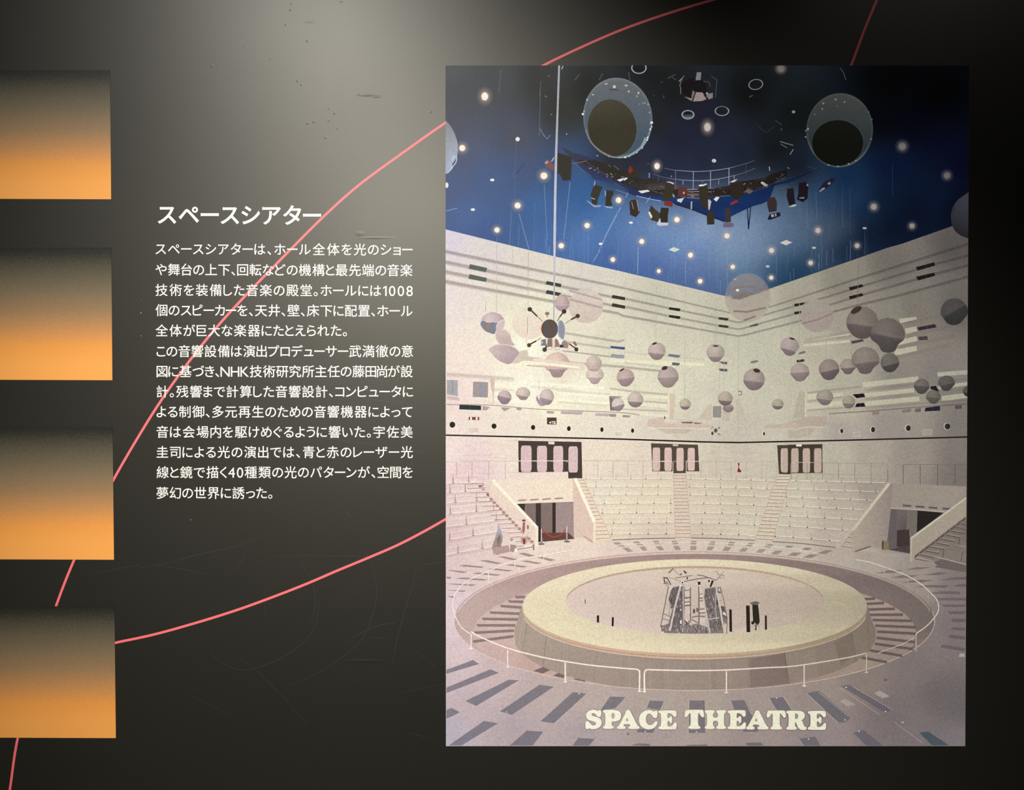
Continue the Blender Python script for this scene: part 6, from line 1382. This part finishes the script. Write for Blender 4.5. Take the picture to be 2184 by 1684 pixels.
# dark slabs and figure on the stage
for k, q in [('l', (1458, 82, 1466, 82, 1466, 124, 1459, 124)), ('l', (1580, 245, 1602, 241, 1603, 318, 1580, 312)), ('l', (1732, 264, 1752, 258, 1750, 355, 1730, 350)), ('m', (1172, 645, 1202, 648, 1206, 908, 1176, 905)), ('m', (1368, 600, 1410, 605, 1418, 912, 1374, 912)), ('m', (1588, 716, 1610, 720, 1612, 882, 1588, 884))]:
    p = Part(); p.poly(z(k, *q), (44, 36, 32)); p.build('dark_slab', ROOT)
p = Part(); p.poly(z('m', 1440, 590, 1508, 592, 1520, 690, 1528, 790, 1510, 840, 1450, 780), (46, 42, 34)); p.poly(z('m', 1408, 572, 1478, 550, 1530, 568, 1500, 598, 1440, 592), (110, 98, 92)); p.ell(*z('m', 1448, 802)[0], 3.6, 3.6, (52, 44, 36), n=16); p.poly(z('m', 1475, 820, 1490, 820, 1492, 895, 1465, 880, 1478, 870), (62, 54, 46)); up(); p.line(z('m', 1525, 700, 1530, 800, 1505, 830, 1485, 825), 1, (196, 182, 170)); p.line(z('m', 1512, 840, 1525, 885), .9, (150, 136, 126)); p.build('figure_stand', ROOT, 'dark hooded stand on the stage floor')

# ---- railing around the pit
p = Part()
RC = lambda x, y: mix(np.repeat([[250, 236, 224]], len(x), 0), np.repeat([[168, 156, 144]], len(x), 0), np.clip((x - 1450) / 560, 0, 1)[:, None])
p.line(smooth(z('l', 305, 408, 420, 470, 680, 575, 1000, 660, 1280, 712, 1560, 752, 1900, 782, 1965, 786, 1998, 794, 2012, 820, 2013, 880, 2010, 1010), 6), 2.8, RC)
p.line(smooth(z('m', 190, 1600, 186, 1450, 188, 1385, 200, 1356, 235, 1347, 300, 1350, 700, 1358, 1140, 1352, 1600, 1325) + z('n', 0, 795, 200, 770, 400, 738, 650, 695, 832, 650), 6), 2.8, RC)
p.line(smooth(z('l', 300, 430, 215, 370, 155, 270, 128, 190, 122, 120) + z('i', 165, 1560, 210, 1480, 330, 1365, 590, 1245, 900, 1120, 1265, 1055, 1640, 985), 6), 1.8, lambda x, y: np.repeat([[252, 238, 226]], len(x), 0))
p.line(smooth(z('j', 60, 885, 400, 862, 860, 850, 1400, 866, 1800, 890, 2184, 935) + z('k', 345, 975), 6), 1.1, lambda x, y: mix(FLOOR(x, y), (255, 244, 228), .55))
p.line(smooth(z('k', 790, 1052, 950, 1082, 1200, 1165, 1400, 1245, 1560, 1345, 1680, 1460) + z('n', 1570, 90, 1590, 170, 1570, 240, 1500, 330, 1420, 400, 1360, 440, 1352, 470), 6), 2.2, lambda x, y: np.repeat([[206, 194, 178]], len(x), 0))
p.line(smooth(z('n', 1340, 485, 1200, 560, 1020, 625, 940, 660), 5), 1.6, lambda x, y: np.repeat([[188, 174, 160]], len(x), 0))
for k, x, y0, y1, w in [('l', 308, 430, 575, 2.2), ('l', 678, 590, 762, 2.2), ('l', 1260, 720, 912, 2.8), ('l', 2012, 800, 1008, 3), ('m', 185, 1400, 1600, 3), ('m', 1140, 1365, 1610, 2.6), ('m', 2045, 1300, 1535, 2.2), ('n', 170, 780, 990, 2.4), ('n', 828, 665, 850, 2), ('n', 1352, 480, 635, 2), ('i', 333, 1375, 1438, 1.5), ('i', 588, 1250, 1390, 1.6), ('i', 908, 1125, 1200, 1.5), ('i', 1262, 1060, 1110, 1.4), ('k', 1390, 1290, 1325, 1.6), ('k', 1120, 1185, 1215, 1.4), ('n', 1480, 20, 75, 1.6)]:
    p.line(z(k, x, y0, x, y1), w, RC)
    if k in 'lmn' and y1 > 560 and x != 1352: p.ell(*z(k, x, y1 + 4)[0], 4.2, 1.4, RC(np.array([z(k, x, y1)[0][0]]), 0)[0], n=12)
p.build('pit_railing', ROOT, 'low white curved railing around the pit')

# ---- title lettering SPACE THEATRE
GL = {
    'E': ([(0, 0), (0, .13), (.15, .17), (.15, .83), (0, .87), (0, 1), (.90, 1), (.97, .97), (.985, .76), (.95, .66), (.84, .66), (.74, .80), (.64, .85), (.49, .85), (.49, .58), (.56, .58), (.62, .68), (.72, .69), (.74, .60), (.74, .38), (.70, .33), (.62, .35), (.58, .45), (.49, .45), (.49, .15), (.66, .15), (.80, .24), (.88, .37), (.98, .36), (1, .25), (.96, .02), (.90, 0)], []),
    'H': ([(0, 0), (0, .13), (.10, .17), (.10, .83), (0, .87), (0, 1), (.46, 1), (.46, .87), (.38, .83), (.38, .60), (.62, .60), (.62, .83), (.54, .87), (.54, 1), (1, 1), (1, .87), (.90, .83), (.90, .17), (1, .13), (1, 0), (.54, 0), (.54, .13), (.62, .17), (.62, .44), (.38, .44), (.38, .17), (.46, .13), (.46, 0)], []),
    'T': ([(.20, 0), (.20, .12), (.32, .17), (.32, .84), (.26, .84), (.18, .72), (.12, .62), (.02, .62), (0, .72), (.04, .97), (.10, 1), (.90, 1), (.96, .97), (1, .72), (.98, .62), (.88, .62), (.82, .72), (.74, .84), (.68, .84), (.68, .17), (.80, .12), (.80, 0)], []),
    'P': ([(0, 0), (0, .13), (.13, .16), (.13, .84), (0, .87), (0, 1), (.62, 1), (.84, .96), (.98, .84), (1, .70), (.96, .52), (.82, .42), (.62, .38), (.47, .38), (.47, .16), (.60, .13), (.60, 0)], [(.47, .53), (.47, .85), (.57, .85), (.645, .78), (.645, .60), (.57, .53)]),
    'A': ([(0, 0), (0, .12), (.09, .16), (.37, .84), (.41, .98), (.50, 1.01), (.58, .98), (.90, .17), (1, .12), (1, 0), (.50, 0), (.50, .12), (.60, .15), (.57, .26), (.31, .26), (.28, .16), (.38, .12), (.38, 0)], [(.37, .41), (.52, .41), (.445, .64)]),
    'R': ([(0, 0), (0, .13), (.12, .16), (.12, .84), (0, .87), (0, 1), (.58, 1), (.78, .97), (.90, .87), (.92, .74), (.88, .60), (.74, .49), (.82, .40), (.87, .20), (.92, .16), (1, .15), (1, .03), (.90, -.02), (.72, -.01), (.58, .10), (.52, .28), (.47, .40), (.43, .40), (.43, .16), (.53, .13), (.53, 0)], [(.43, .56), (.43, .86), (.51, .86), (.585, .79), (.585, .64), (.51, .56)]),
    'C': ([(.95, .99), (.85, .96), (.79, .92), (.70, .98), (.55, 1.02), (.28, .96), (.08, .78), (0, .50), (.07, .22), (.28, .03), (.56, -.02), (.82, .06), (.97, .24), (1, .38), (.93, .44), (.84, .38), (.76, .27), (.64, .21), (.50, .23), (.40, .34), (.37, .50), (.40, .70), (.48, .81), (.60, .82), (.70, .74), (.78, .60), (.90, .58), (.98, .64), (1, .90)], []),
    'S': ([(.90, 1), (.80, .97), (.75, .94), (.66, .99), (.50, 1.02), (.25, .98), (.07, .84), (.03, .68), (.10, .54), (.26, .45), (.50, .40), (.62, .35), (.66, .27), (.58, .19), (.44, .19), (.32, .26), (.20, .40), (.08, .43), (0, .36), (.01, .06), (.06, -.01), (.16, .0), (.22, .05), (.32, 0), (.52, -.02), (.80, .05), (.96, .20), (1, .38), (.92, .54), (.74, .62), (.50, .67), (.39, .71), (.36, .77), (.42, .83), (.54, .83), (.64, .77), (.72, .66), (.86, .62), (.95, .68), (.97, .94)], []),
}
title = bpy.data.objects.new('title_lettering', None); COL.objects.link(title); title.parent = ROOT
title['label'] = 'cream slab serif title words across the bottom of the print'
for ch, x0, x1 in [('S', 110, 247), ('P', 257, 408), ('A', 373, 560), ('C', 552, 710), ('E', 715, 868), ('T', 934, 1097), ('H', 1102, 1278), ('E', 1290, 1442), ('A', 1443, 1630), ('T', 1612, 1772), ('R', 1773, 1942), ('E', 1950, 2104)]:
    (ax, ay), (bx, by) = z('o', x0, 284, x1, 126)
    out, hole = GL[ch]
    F = lambda pts: [(ax + (bx - ax) * u, ay + (by - ay) * v) for u, v in chaikin(pts, 2, .24)]
    o2 = F(out); h2 = F(hole) if hole else None
    p = Part()
    p.halo([(x + .4, y + .5) for x, y in o2], 3.2, lambda x, y: mix(FLOOR(x, y), (60, 50, 48), .22))
    p.poly(o2, lambda x, y: mix(np.repeat([[246, 242, 220]], len(x), 0), np.repeat([[226, 226, 202]], len(x), 0), np.clip((x - 1250) / 520, 0, 1)[:, None]), holes=[h2] if h2 else ())
    p.build('title_letter', title)

# ------------------------------------------------------------------ the room
def slab(name, x0, x1, y0, y1, z0, z1, mat, kind='structure', nx=1):
    v = [(x, y, zz) for x in (x0, x1) for y in (y0, y1) for zz in (z0, z1)]
    f = [(0, 1, 3, 2), (4, 6, 7, 5), (0, 4, 5, 1), (2, 3, 7, 6), (0, 2, 6, 4), (1, 5, 7, 3)]
    me = bpy.data.meshes.new(name); me.from_pydata(v, [], f); me.materials.append(mat)
    o = bpy.data.objects.new(name, me); COL.objects.link(o)
    tag(o, kind=kind)
    return o


wall = slab('wall_back', -5, 5, 0, 0.15, 0, 3.7, M_WALL)
wall['label'] = 'matte black exhibition wall with fine scratches'
floor = slab('floor', -5, 5, -8, 0, -0.1, 0, mat_plain('dark_carpet', (0.012, 0.012, 0.012), 0.9, 0.1))
ceiling = slab('ceiling', -5, 5, -8, 0.15, 3.7, 3.8, mat_plain('black_ceiling_paint', (0.01, 0.01, 0.01), 0.9, 0.1))


def flat_mesh(name, verts, faces, mat, parent=None, y=-0.0004):
    """verts in pixels, printed on the wall; faces turned towards the room"""
    a = np.array(verts, float); x, zz = W(a[:, 0], a[:, 1])
    co = np.stack([x, np.full(len(a), y), zz], 1)
    fs = []
    for f in faces:
        q = co[list(f)]; r = np.roll(q, -1, 0)
        ar = (q[:, 0] * r[:, 2] - r[:, 0] * q[:, 2]).sum()
        if abs(ar) < 1e-13: continue
        fs.append(tuple(f) if ar > 0 else tuple(f[::-1]))
    me = bpy.data.meshes.new(name); me.from_pydata([tuple(c) for c in co], [], fs); me.materials.append(mat)
    o = bpy.data.objects.new(name, me); COL.objects.link(o); o.parent = parent
    return o


def strip(pts, w):
    P = np.array(pts, float); d = np.gradient(P, axis=0); d /= np.hypot(d[:, 0], d[:, 1])[:, None]
    n = np.stack([-d[:, 1], d[:, 0]], 1)
    ws = (np.full(len(P), w) if np.isscalar(w) else np.interp(np.linspace(0, 1, len(P)), np.linspace(0, 1, len(w)), w))[:, None]
    A = P + n * ws / 2; B = P - n * ws / 2
    m = len(P)
    return [tuple(q) for q in A] + [tuple(q) for q in B], [(i, i + 1, m + i + 1, m + i) for i in range(m - 1)]


# ---- the two red lines, running on behind the prints
l1 = smooth([(-30, 1925), (8, 1750), (21, 1684), (38, 1573), (75, 1430), (120, 1291), (158, 1194), (198, 1110), (243, 1021), (300, 923), (347, 849), (400, 775), (455, 706), (520, 634), (604, 548), (690, 462), (764, 396), (852, 331), (950, 262), (1050, 199), (1158, 140), (1250, 96), (1335, 60), (1430, 27), (1520, 0), (1620, -26)], 8)
l2 = smooth([(60, 1405), (150, 1390), (246, 1370), (330, 1352), (420, 1327), (500, 1302), (570, 1277), (650, 1246), (720, 1216), (790, 1187), (860, 1156), (950, 1107), (1060, 1040), (1220, 925), (1400, 770), (1560, 590), (1690, 410), (1770, 250), (1815, 140), (1843, 65), (1870, 0), (1885, -40)], 8)
v, f = strip(l1, 5.2); o = flat_mesh('red_line', v, f, M_RED, y=-0.0003)
tag(o, 'long thin red line climbing through the heading to the top edge', 'line', 'thin red lines on the wall')
v, f = strip(l2, 5.2); o = flat_mesh('red_line', v, f, M_RED, y=-0.0003)
tag(o, 'thin red line curving up from the lowest orange panel behind the theatre print', 'line', 'thin red lines on the wall')

# ---- gradient panels
def mat_gradient():
    """sunset print: black at the top edge to orange at the bottom"""
    m, nt, b = nodes_of('printed_orange_gradient')
    tc = nt.nodes.new('ShaderNodeTexCoord'); sp = nt.nodes.new('ShaderNodeSeparateXYZ')
    nt.links.new(tc.outputs['Generated'], sp.inputs['Vector'])
    n1 = nt.nodes.new('ShaderNodeTexNoise'); n1.inputs['Scale'].default_value = 260; n1.inputs['Detail'].default_value = 2
    nt.links.new(tc.outputs['Object'], n1.inputs['Vector'])
    ad = nt.nodes.new('ShaderNodeMath'); ad.operation = 'MULTIPLY_ADD'
    nt.links.new(n1.outputs['Fac'], ad.inputs[0]); ad.inputs[1].default_value = 0.10; 
    sb = nt.nodes.new('ShaderNodeMath'); sb.operation = 'SUBTRACT'; nt.links.new(sp.outputs['Z'], sb.inputs[0]); sb.inputs[1].default_value = 0.05
    nt.links.new(sb.outputs['Value'], ad.inputs[2])
    cr = nt.nodes.new('ShaderNodeValToRGB')
    st_ = [(0.0, (0.66, 0.288, 0.068)), (0.13, (0.66, 0.283, 0.063)), (0.26, (0.60, 0.246, 0.053)), (0.38, (0.40, 0.192, 0.068)), (0.52, (0.228, 0.140, 0.070)), (0.68, (0.130, 0.098, 0.060)), (0.84, (0.062, 0.055, 0.036)), (0.95, (0.020, 0.019, 0.014)), (1.0, (0.0115, 0.0110, 0.0084))]
    e = cr.color_ramp.elements
    while len(e) < len(st_): e.new(0.5)
    for k, (pos, c) in enumerate(st_):
        e[k].position = pos; e[k].color = (*c, 1)
    nt.links.new(ad.outputs['Value'], cr.inputs['Fac'])
    nt.links.new(cr.outputs['Color'], b.inputs['Base Color'])
    b.inputs['Roughness'].default_value = 0.45; b.inputs['Specular IOR Level'].default_value = 0.2
    return m


M_GRAD = mat_gradient()
G = [(150, 425, 235.0, 237.5, 'topmost black-to-orange gradient panel, level with the heading', 0),
     (528, 810.5, 238.0, 240.0, 'second black-to-orange gradient panel from the top', 0),
     (910, 1193, 240.5, 243.5, 'third black-to-orange gradient panel, where the long red line emerges below', 0),
     (1292, 1573, 244.5, 247.5, 'lowest black-to-orange gradient panel, meeting the lower red line', 0)]
for y0, y1, xr0, xr1, lab, _ in G:
    pts = [(-300, y0), (xr0, y0), (xr1, y1), (-300, y1 - 2)]
    o = board(pts, 'gradient_panel', None, M_GRAD, -0.0008)
    tag(o, lab, 'panel', 'gradient panels down the left side')

# ---- lettering
GLYPH = {}
fc = bpy.data.curves.new('glyph_source', 'FONT')
fo = bpy.data.objects.new('glyph_source', fc); COL.objects.link(fo)


def embolden(vs, fs, off):
    """heavier weight: every outline point moves outwards by off (shared corners keep the outline closed)"""
    key = {}; idx = []
    V = []
    for q in vs:
        k = (round(q[0], 4), round(q[1], 4))
        if k not in key: key[k] = len(V); V.append(q)
        idx.append(key[k])
    F = []
    cnt = {}
    for f in fs:
        g = [idx[i] for i in f]
        g = [a for a, b in zip(g, g[1:] + g[:1]) if a != b]
        if len(set(g)) < 3: continue
        ar = sum(V[a][0] * V[b][1] - V[b][0] * V[a][1] for a, b in zip(g, g[1:] + g[:1]))
        if ar < 0: g = g[::-1]
        F.append(tuple(g))
        for a, b in zip(g, g[1:] + g[:1]): cnt[(a, b)] = cnt.get((a, b), 0) + 1
    nx = {}; pv = {}
    for (a, b) in cnt:
        if (b, a) not in cnt:
            nx.setdefault(a, []).append(b); pv.setdefault(b, []).append(a)
    out = list(V)
    for a in nx:
        if len(nx[a]) != 1 or len(pv.get(a, [])) != 1: continue
        p0, p1, p2 = V[pv[a][0]], V[a], V[nx[a][0]]
        def nrm(u, v):
            dx, dy = v[0] - u[0], v[1] - u[1]; L = math.hypot(dx, dy) or 1e-9
            return dy / L, -dx / L
        n1, n2 = nrm(p0, p1), nrm(p1, p2)
        mx, my = n1[0] + n2[0], n1[1] + n2[1]
        L2 = mx * mx + my * my
        if L2 < 0.35: 
            L = math.sqrt(L2) or 1e-9; s = off * 1.4 / L
        else: s = 2 * off / L2
        out[a] = (p1[0] + mx * s, p1[1] + my * s)
    return out, F


def glyph(ch, off):
    key = (ch, off)
    if key not in GLYPH:
        fc.body = ch; fc.resolution_u = 4
        bpy.context.view_layer.update()
        me = bpy.data.meshes.new_from_object(fo.evaluated_get(bpy.context.evaluated_depsgraph_get()))
        vs = [(q.co.x, q.co.y) for q in me.vertices]; fs = [tuple(q.vertices) for q in me.polygons]
        vs, fs = embolden(vs, fs, off)
        bpy.data.meshes.remove(me)
        if ch == '1':                                   # give the figure its flag
            x1 = max(q[0] for q in vs); x0 = min(q[0] for q in vs); h = max(q[1] for q in vs); n = len(vs)
            vs += [(x0 + .01, h), (x0 - .155, h - .12), (x0 - .155, h - .20), (x0 + .01, h - .11)]; fs.append((n + 3, n, n + 1, n + 2))
        GLYPH[key] = (vs, fs)
    return GLYPH[key]


LATIN = set('0123456789NHK')


def set_line(text, x0, x1, yc, em, off, justify=True, slope=0.0):
    """characters packed by their outlines with an even gap from x0 to x1, centred on height yc -> list of (verts, faces)"""
    items = []
    for ch in text:
        vs, fs = glyph(ch, off if ch not in LATIN else off * 0.15)
        k = em * (1.13 if ch in LATIN else 1.0)
        a = min(q[0] for q in vs) * k; b = max(q[0] for q in vs) * k
        adv = b - a
        pad = 0.0
        items.append((ch, vs, fs, k, a, adv))
    tot = sum(i[5] for i in items)
    # after a comma or full stop and around long marks the setting is a little looser
    wt = []
    for i in range(len(items) - 1):
        w = 1.0
        if items[i][0] in '、。': w = 1.6
        if items[i][0] == 'ー' or items[i + 1][0] == 'ー': w = 0.75
        if items[i][0] in LATIN and items[i + 1][0] in LATIN: w = 1.3
        wt.append(w)
    gap = (x1 - x0 - tot) / max(sum(wt), 1e-6) if justify else em * 0.085
    out = []; x = x0
    for i, (ch, vs, fs, k, a, adv) in enumerate(items):
        base = yc + em * (0.385 if ch not in LATIN else 0.42) + slope * (x - x0)
        out.append((ch, [(x - a + q[0] * k, base - q[1] * k) for q in vs], fs))
        x += adv + (gap * (wt[i] if justify and i < len(wt) else 1.0))
    return out


hd = bpy.data.objects.new('heading_lettering', None); COL.objects.link(hd)
tag(hd, 'large white Japanese heading above the paragraph', 'lettering')
for ch, v, f in set_line('スペースシアター', 336.5, 685.0, 457.0, 46.5, 0.019, slope=0.006):
    flat_mesh('heading_character', v, f, M_WHITE, hd, -0.0006)

TEXT = ['スペースシアターは、ホール全体を光のショー', 'や舞台の上下、回転などの機構と最先端の音楽', '技術を装備した音楽の殿堂。ホールには1008', '個のスピーカーを、天井、壁、床下に配置、ホール', '全体が巨大な楽器にたとえられた。',
        'この音響設備は演出プロデューサー武満徹の意', '図に基づき、NHK技術研究所主任の藤田尚が設', '計。残響まで計算した音響設計、コンピュータに', 'よる制御、多元再生のための音響機器によって', '音は会場内を駆けめぐるように響いた。宇佐美',
        '圭司による光の演出では、青と赤のレーザー光', '線と鏡で描く40種類の光のパターンが、空間を', '夢幻の世界に誘った。']
YC = [530.5, 574.5, 618.0, 661.0, 704.5, 748.5, 791.5, 834.5, 877.5, 920.5, 963.5, 1006.5, 1050.5]
XE = [880, 880, 880.5, 880, 740, 881, 880.5, 881, 879.5, 880.5, 880.5, 880.5, 581]
pg = bpy.data.objects.new('paragraph_lettering', None); COL.objects.link(pg)
tag(pg, 'white Japanese paragraph of thirteen lines left of the theatre print', 'lettering')
for k, t in enumerate(TEXT):
    V_, F_ = [], []
    for ch, v, f in set_line(t, 331.8 if k < 5 else 334.2, XE[k], YC[k], 27.6, 0.006, slope=0.003 if k < 4 else 0.0):
        n = len(V_); V_ += v; F_ += [tuple(i + n for i in q) for q in f]
    flat_mesh('text_line', V_, F_, M_WHITE, pg, -0.0006)
bpy.data.objects.remove(fo); bpy.data.curves.remove(fc)

# ---- scratches, dust and blisters of the wall film
M_SCR = mat_plain('scratched_film', (0.028, 0.028, 0.026), 0.40, 0.5)
def X(x, y): return (300 + x / 2.6985, 1060 + y / 2.6985)
scr = [([(0, 405), (150, 378), (330, 330), (520, 290), (680, 235)], .9), ([(90, 392), (250, 415), (410, 450)], .7), ([(920, 370), (975, 460), (1000, 540), (1000, 650), (965, 720)], .8), ([(1020, 540), (1022, 640), (1000, 750), (920, 850), (800, 930), (650, 985), (540, 985), (440, 930), (400, 880)], .9), ([(1270, 280), (1325, 380), (1355, 500), (1350, 620), (1300, 770), (1220, 870), (1120, 950), (980, 1030), (860, 1080)], .9), ([(1590, 400), (1560, 520), (1510, 690), (1470, 840), (1448, 960)], 1.0), ([(1170, 830), (1280, 775), (1380, 735), (1460, 725)], 1.1), ([(1310, 808), (1420, 808)], .8), ([(560, 920), (660, 990), (780, 1110), (850, 1180), (960, 1310)], .8), ([(1180, 80), (1215, 118)], 1.0), ([(740, 340), (1000, 335), (1240, 340), (1390, 358)], .6), ([(1590, 395), (1760, 372)], .7), ([(1460, 190), (1600, 195), (1760, 218)], .7), ([(1540, 1350), (1650, 1385)], .8), ([(260, 1130), (380, 1185), (520, 1260)], .6), ([(545, 420), (610, 330)], .6), ([(1480, 1130), (1640, 1095), (1760, 1070)], .6), ([(1580, 880), (1700, 980)], .6), ([(720, 520), (715, 700)], .5)]
for pts, w in scr:
    q = smooth([X(*a) for a in pts], 8)
    v, f = strip(q, [w * .5, w, w * .6])
    flat_mesh('scratch', v, f, M_SCR, wall, -0.00015)
def Y(x, y): return (310 + x / 3.7017, 720 + y / 3.7017)
for pts, w in [([(370, 650), (560, 640), (720, 660), (950, 705), (1170, 755), (1400, 790), (1700, 830), (1900, 865), (2184, 905)], .8), ([(1700, 480), (1900, 500), (2184, 530)], .5), ([(1700, -60 + 370), (1950, 300)], .5)]:
    v, f = strip(smooth([Y(*a) for a in pts], 8), [w * .5, w, w * .6]); flat_mesh('scratch', v, f, M_SCR, wall, -0.00015)
for pts, w in [([(12, 522), (19, 572)], .8), ([(205, 1222), (255, 1212), (300, 1204)], .7), ([(770, 420 + 505 - 420), (845, 505)], .8)]:
    v, f = strip(smooth(pts, 8), w); flat_mesh('scratch', v, f, M_SCR, wall, -0.00015)
M_DUST = mat_plain('pale_speck', (0.35, 0.35, 0.33), 0.7, 0.2)
for x, y, r in [(301, 667, 1.1), (301, 716, .8), (407, 1108, .9), (302, 640, .5)]:
    t = np.linspace(0, 2 * math.pi, 9)[:-1]
    flat_mesh('dust_speck', [(x + r * math.cos(a), y + r * math.sin(a)) for a in t], [tuple(range(8))], M_DUST, wall, -0.0002)


def blister(cx, cy, rx, ry, h, name='wall_blister'):
    n, m = 20, 6
    vs = [(cx, cy, h)]; fs = []
    for i in range(1, m + 1):
        r = i / m
        for j in range(n):
            a = 2 * math.pi * j / n
            vs.append((cx + rx * r * math.cos(a), cy + ry * r * math.sin(a), h * (0.5 + 0.5 * math.cos(math.pi * r))))
    for j in range(n): fs.append((0, 1 + j, 1 + (j + 1) % n))
    for i in range(m - 1):
        for j in range(n): fs.append((1 + i * n + j, 1 + (i + 1) * n + j, 1 + (i + 1) * n + (j + 1) % n, 1 + i * n + (j + 1) % n))
    xs, zs = W([q[0] for q in vs], [q[1] for q in vs])
    me = bpy.data.meshes.new(name)
    me.from_pydata([(xs[i], -vs[i][2] * 0.27 - 0.00003, zs[i]) for i in range(len(vs))], [], [q[::-1] for q in fs])
    import bmesh
    bm = bmesh.new(); bm.from_mesh(me); bm.normal_update()
    s = sum(q.normal.y for q in bm.faces)
    if s > 0: bmesh.ops.reverse_faces(bm, faces=bm.faces)
    for q in bm.faces: q.smooth = True
    bm.to_mesh(me); bm.free()
    me.materials.append(M_WALL)
    o = bpy.data.objects.new(name, me); COL.objects.link(o); o.parent = wall
    return o


def X5(x, y): return (200 + x / 2.73, y / 2.73)
for x, y, rx, ry, h in [(1600, 552, 95, 12, .0016), (1545, 548, 25, 9, .0012), (1645, 562, 40, 9, .0012), (1145, 60, 8, 8, .0010), (1150, 25, 7, 7, .0008), (1118, 145, 9, 8, .0009), (1243, 240, 10, 9, .0010), (690, 386, 10, 6, .0008), (722, 388, 6, 5, .0006), (1187, 472, 8, 8, .0010), (1208, 492, 8, 8, .0010), (1030, 343, 6, 6, .0007), (1402, 660, 8, 9, .0010), (1248, 718, 11, 8, .0011), (1283, 710, 12, 8, .0011), (1370, 632, 8, 8, .0008), (1350, 800, 11, 9, .0009), (1960, 652, 12, 9, .0010), (1260, 130, 60, 7, .0006), (1440, 12, 22, 6, .0007), (1420, 750, 8, 8, .0008), (877, 268, 6, 6, .0006), (1370, 700, 10, 10, .0008)]:
    (a, b) = X5(x, y); blister(a, b, rx / 2.73, ry / 2.73, h)
for x, y, rx, ry, h in [(768, 498, 14, 7, .0009), (800, 507, 45, 3, .0007), (775, 1409, 60, 5, .0008), (640, 735 - 720 + 625, 1, 1, .0001)]:
    blister(x, y, rx, ry, h)
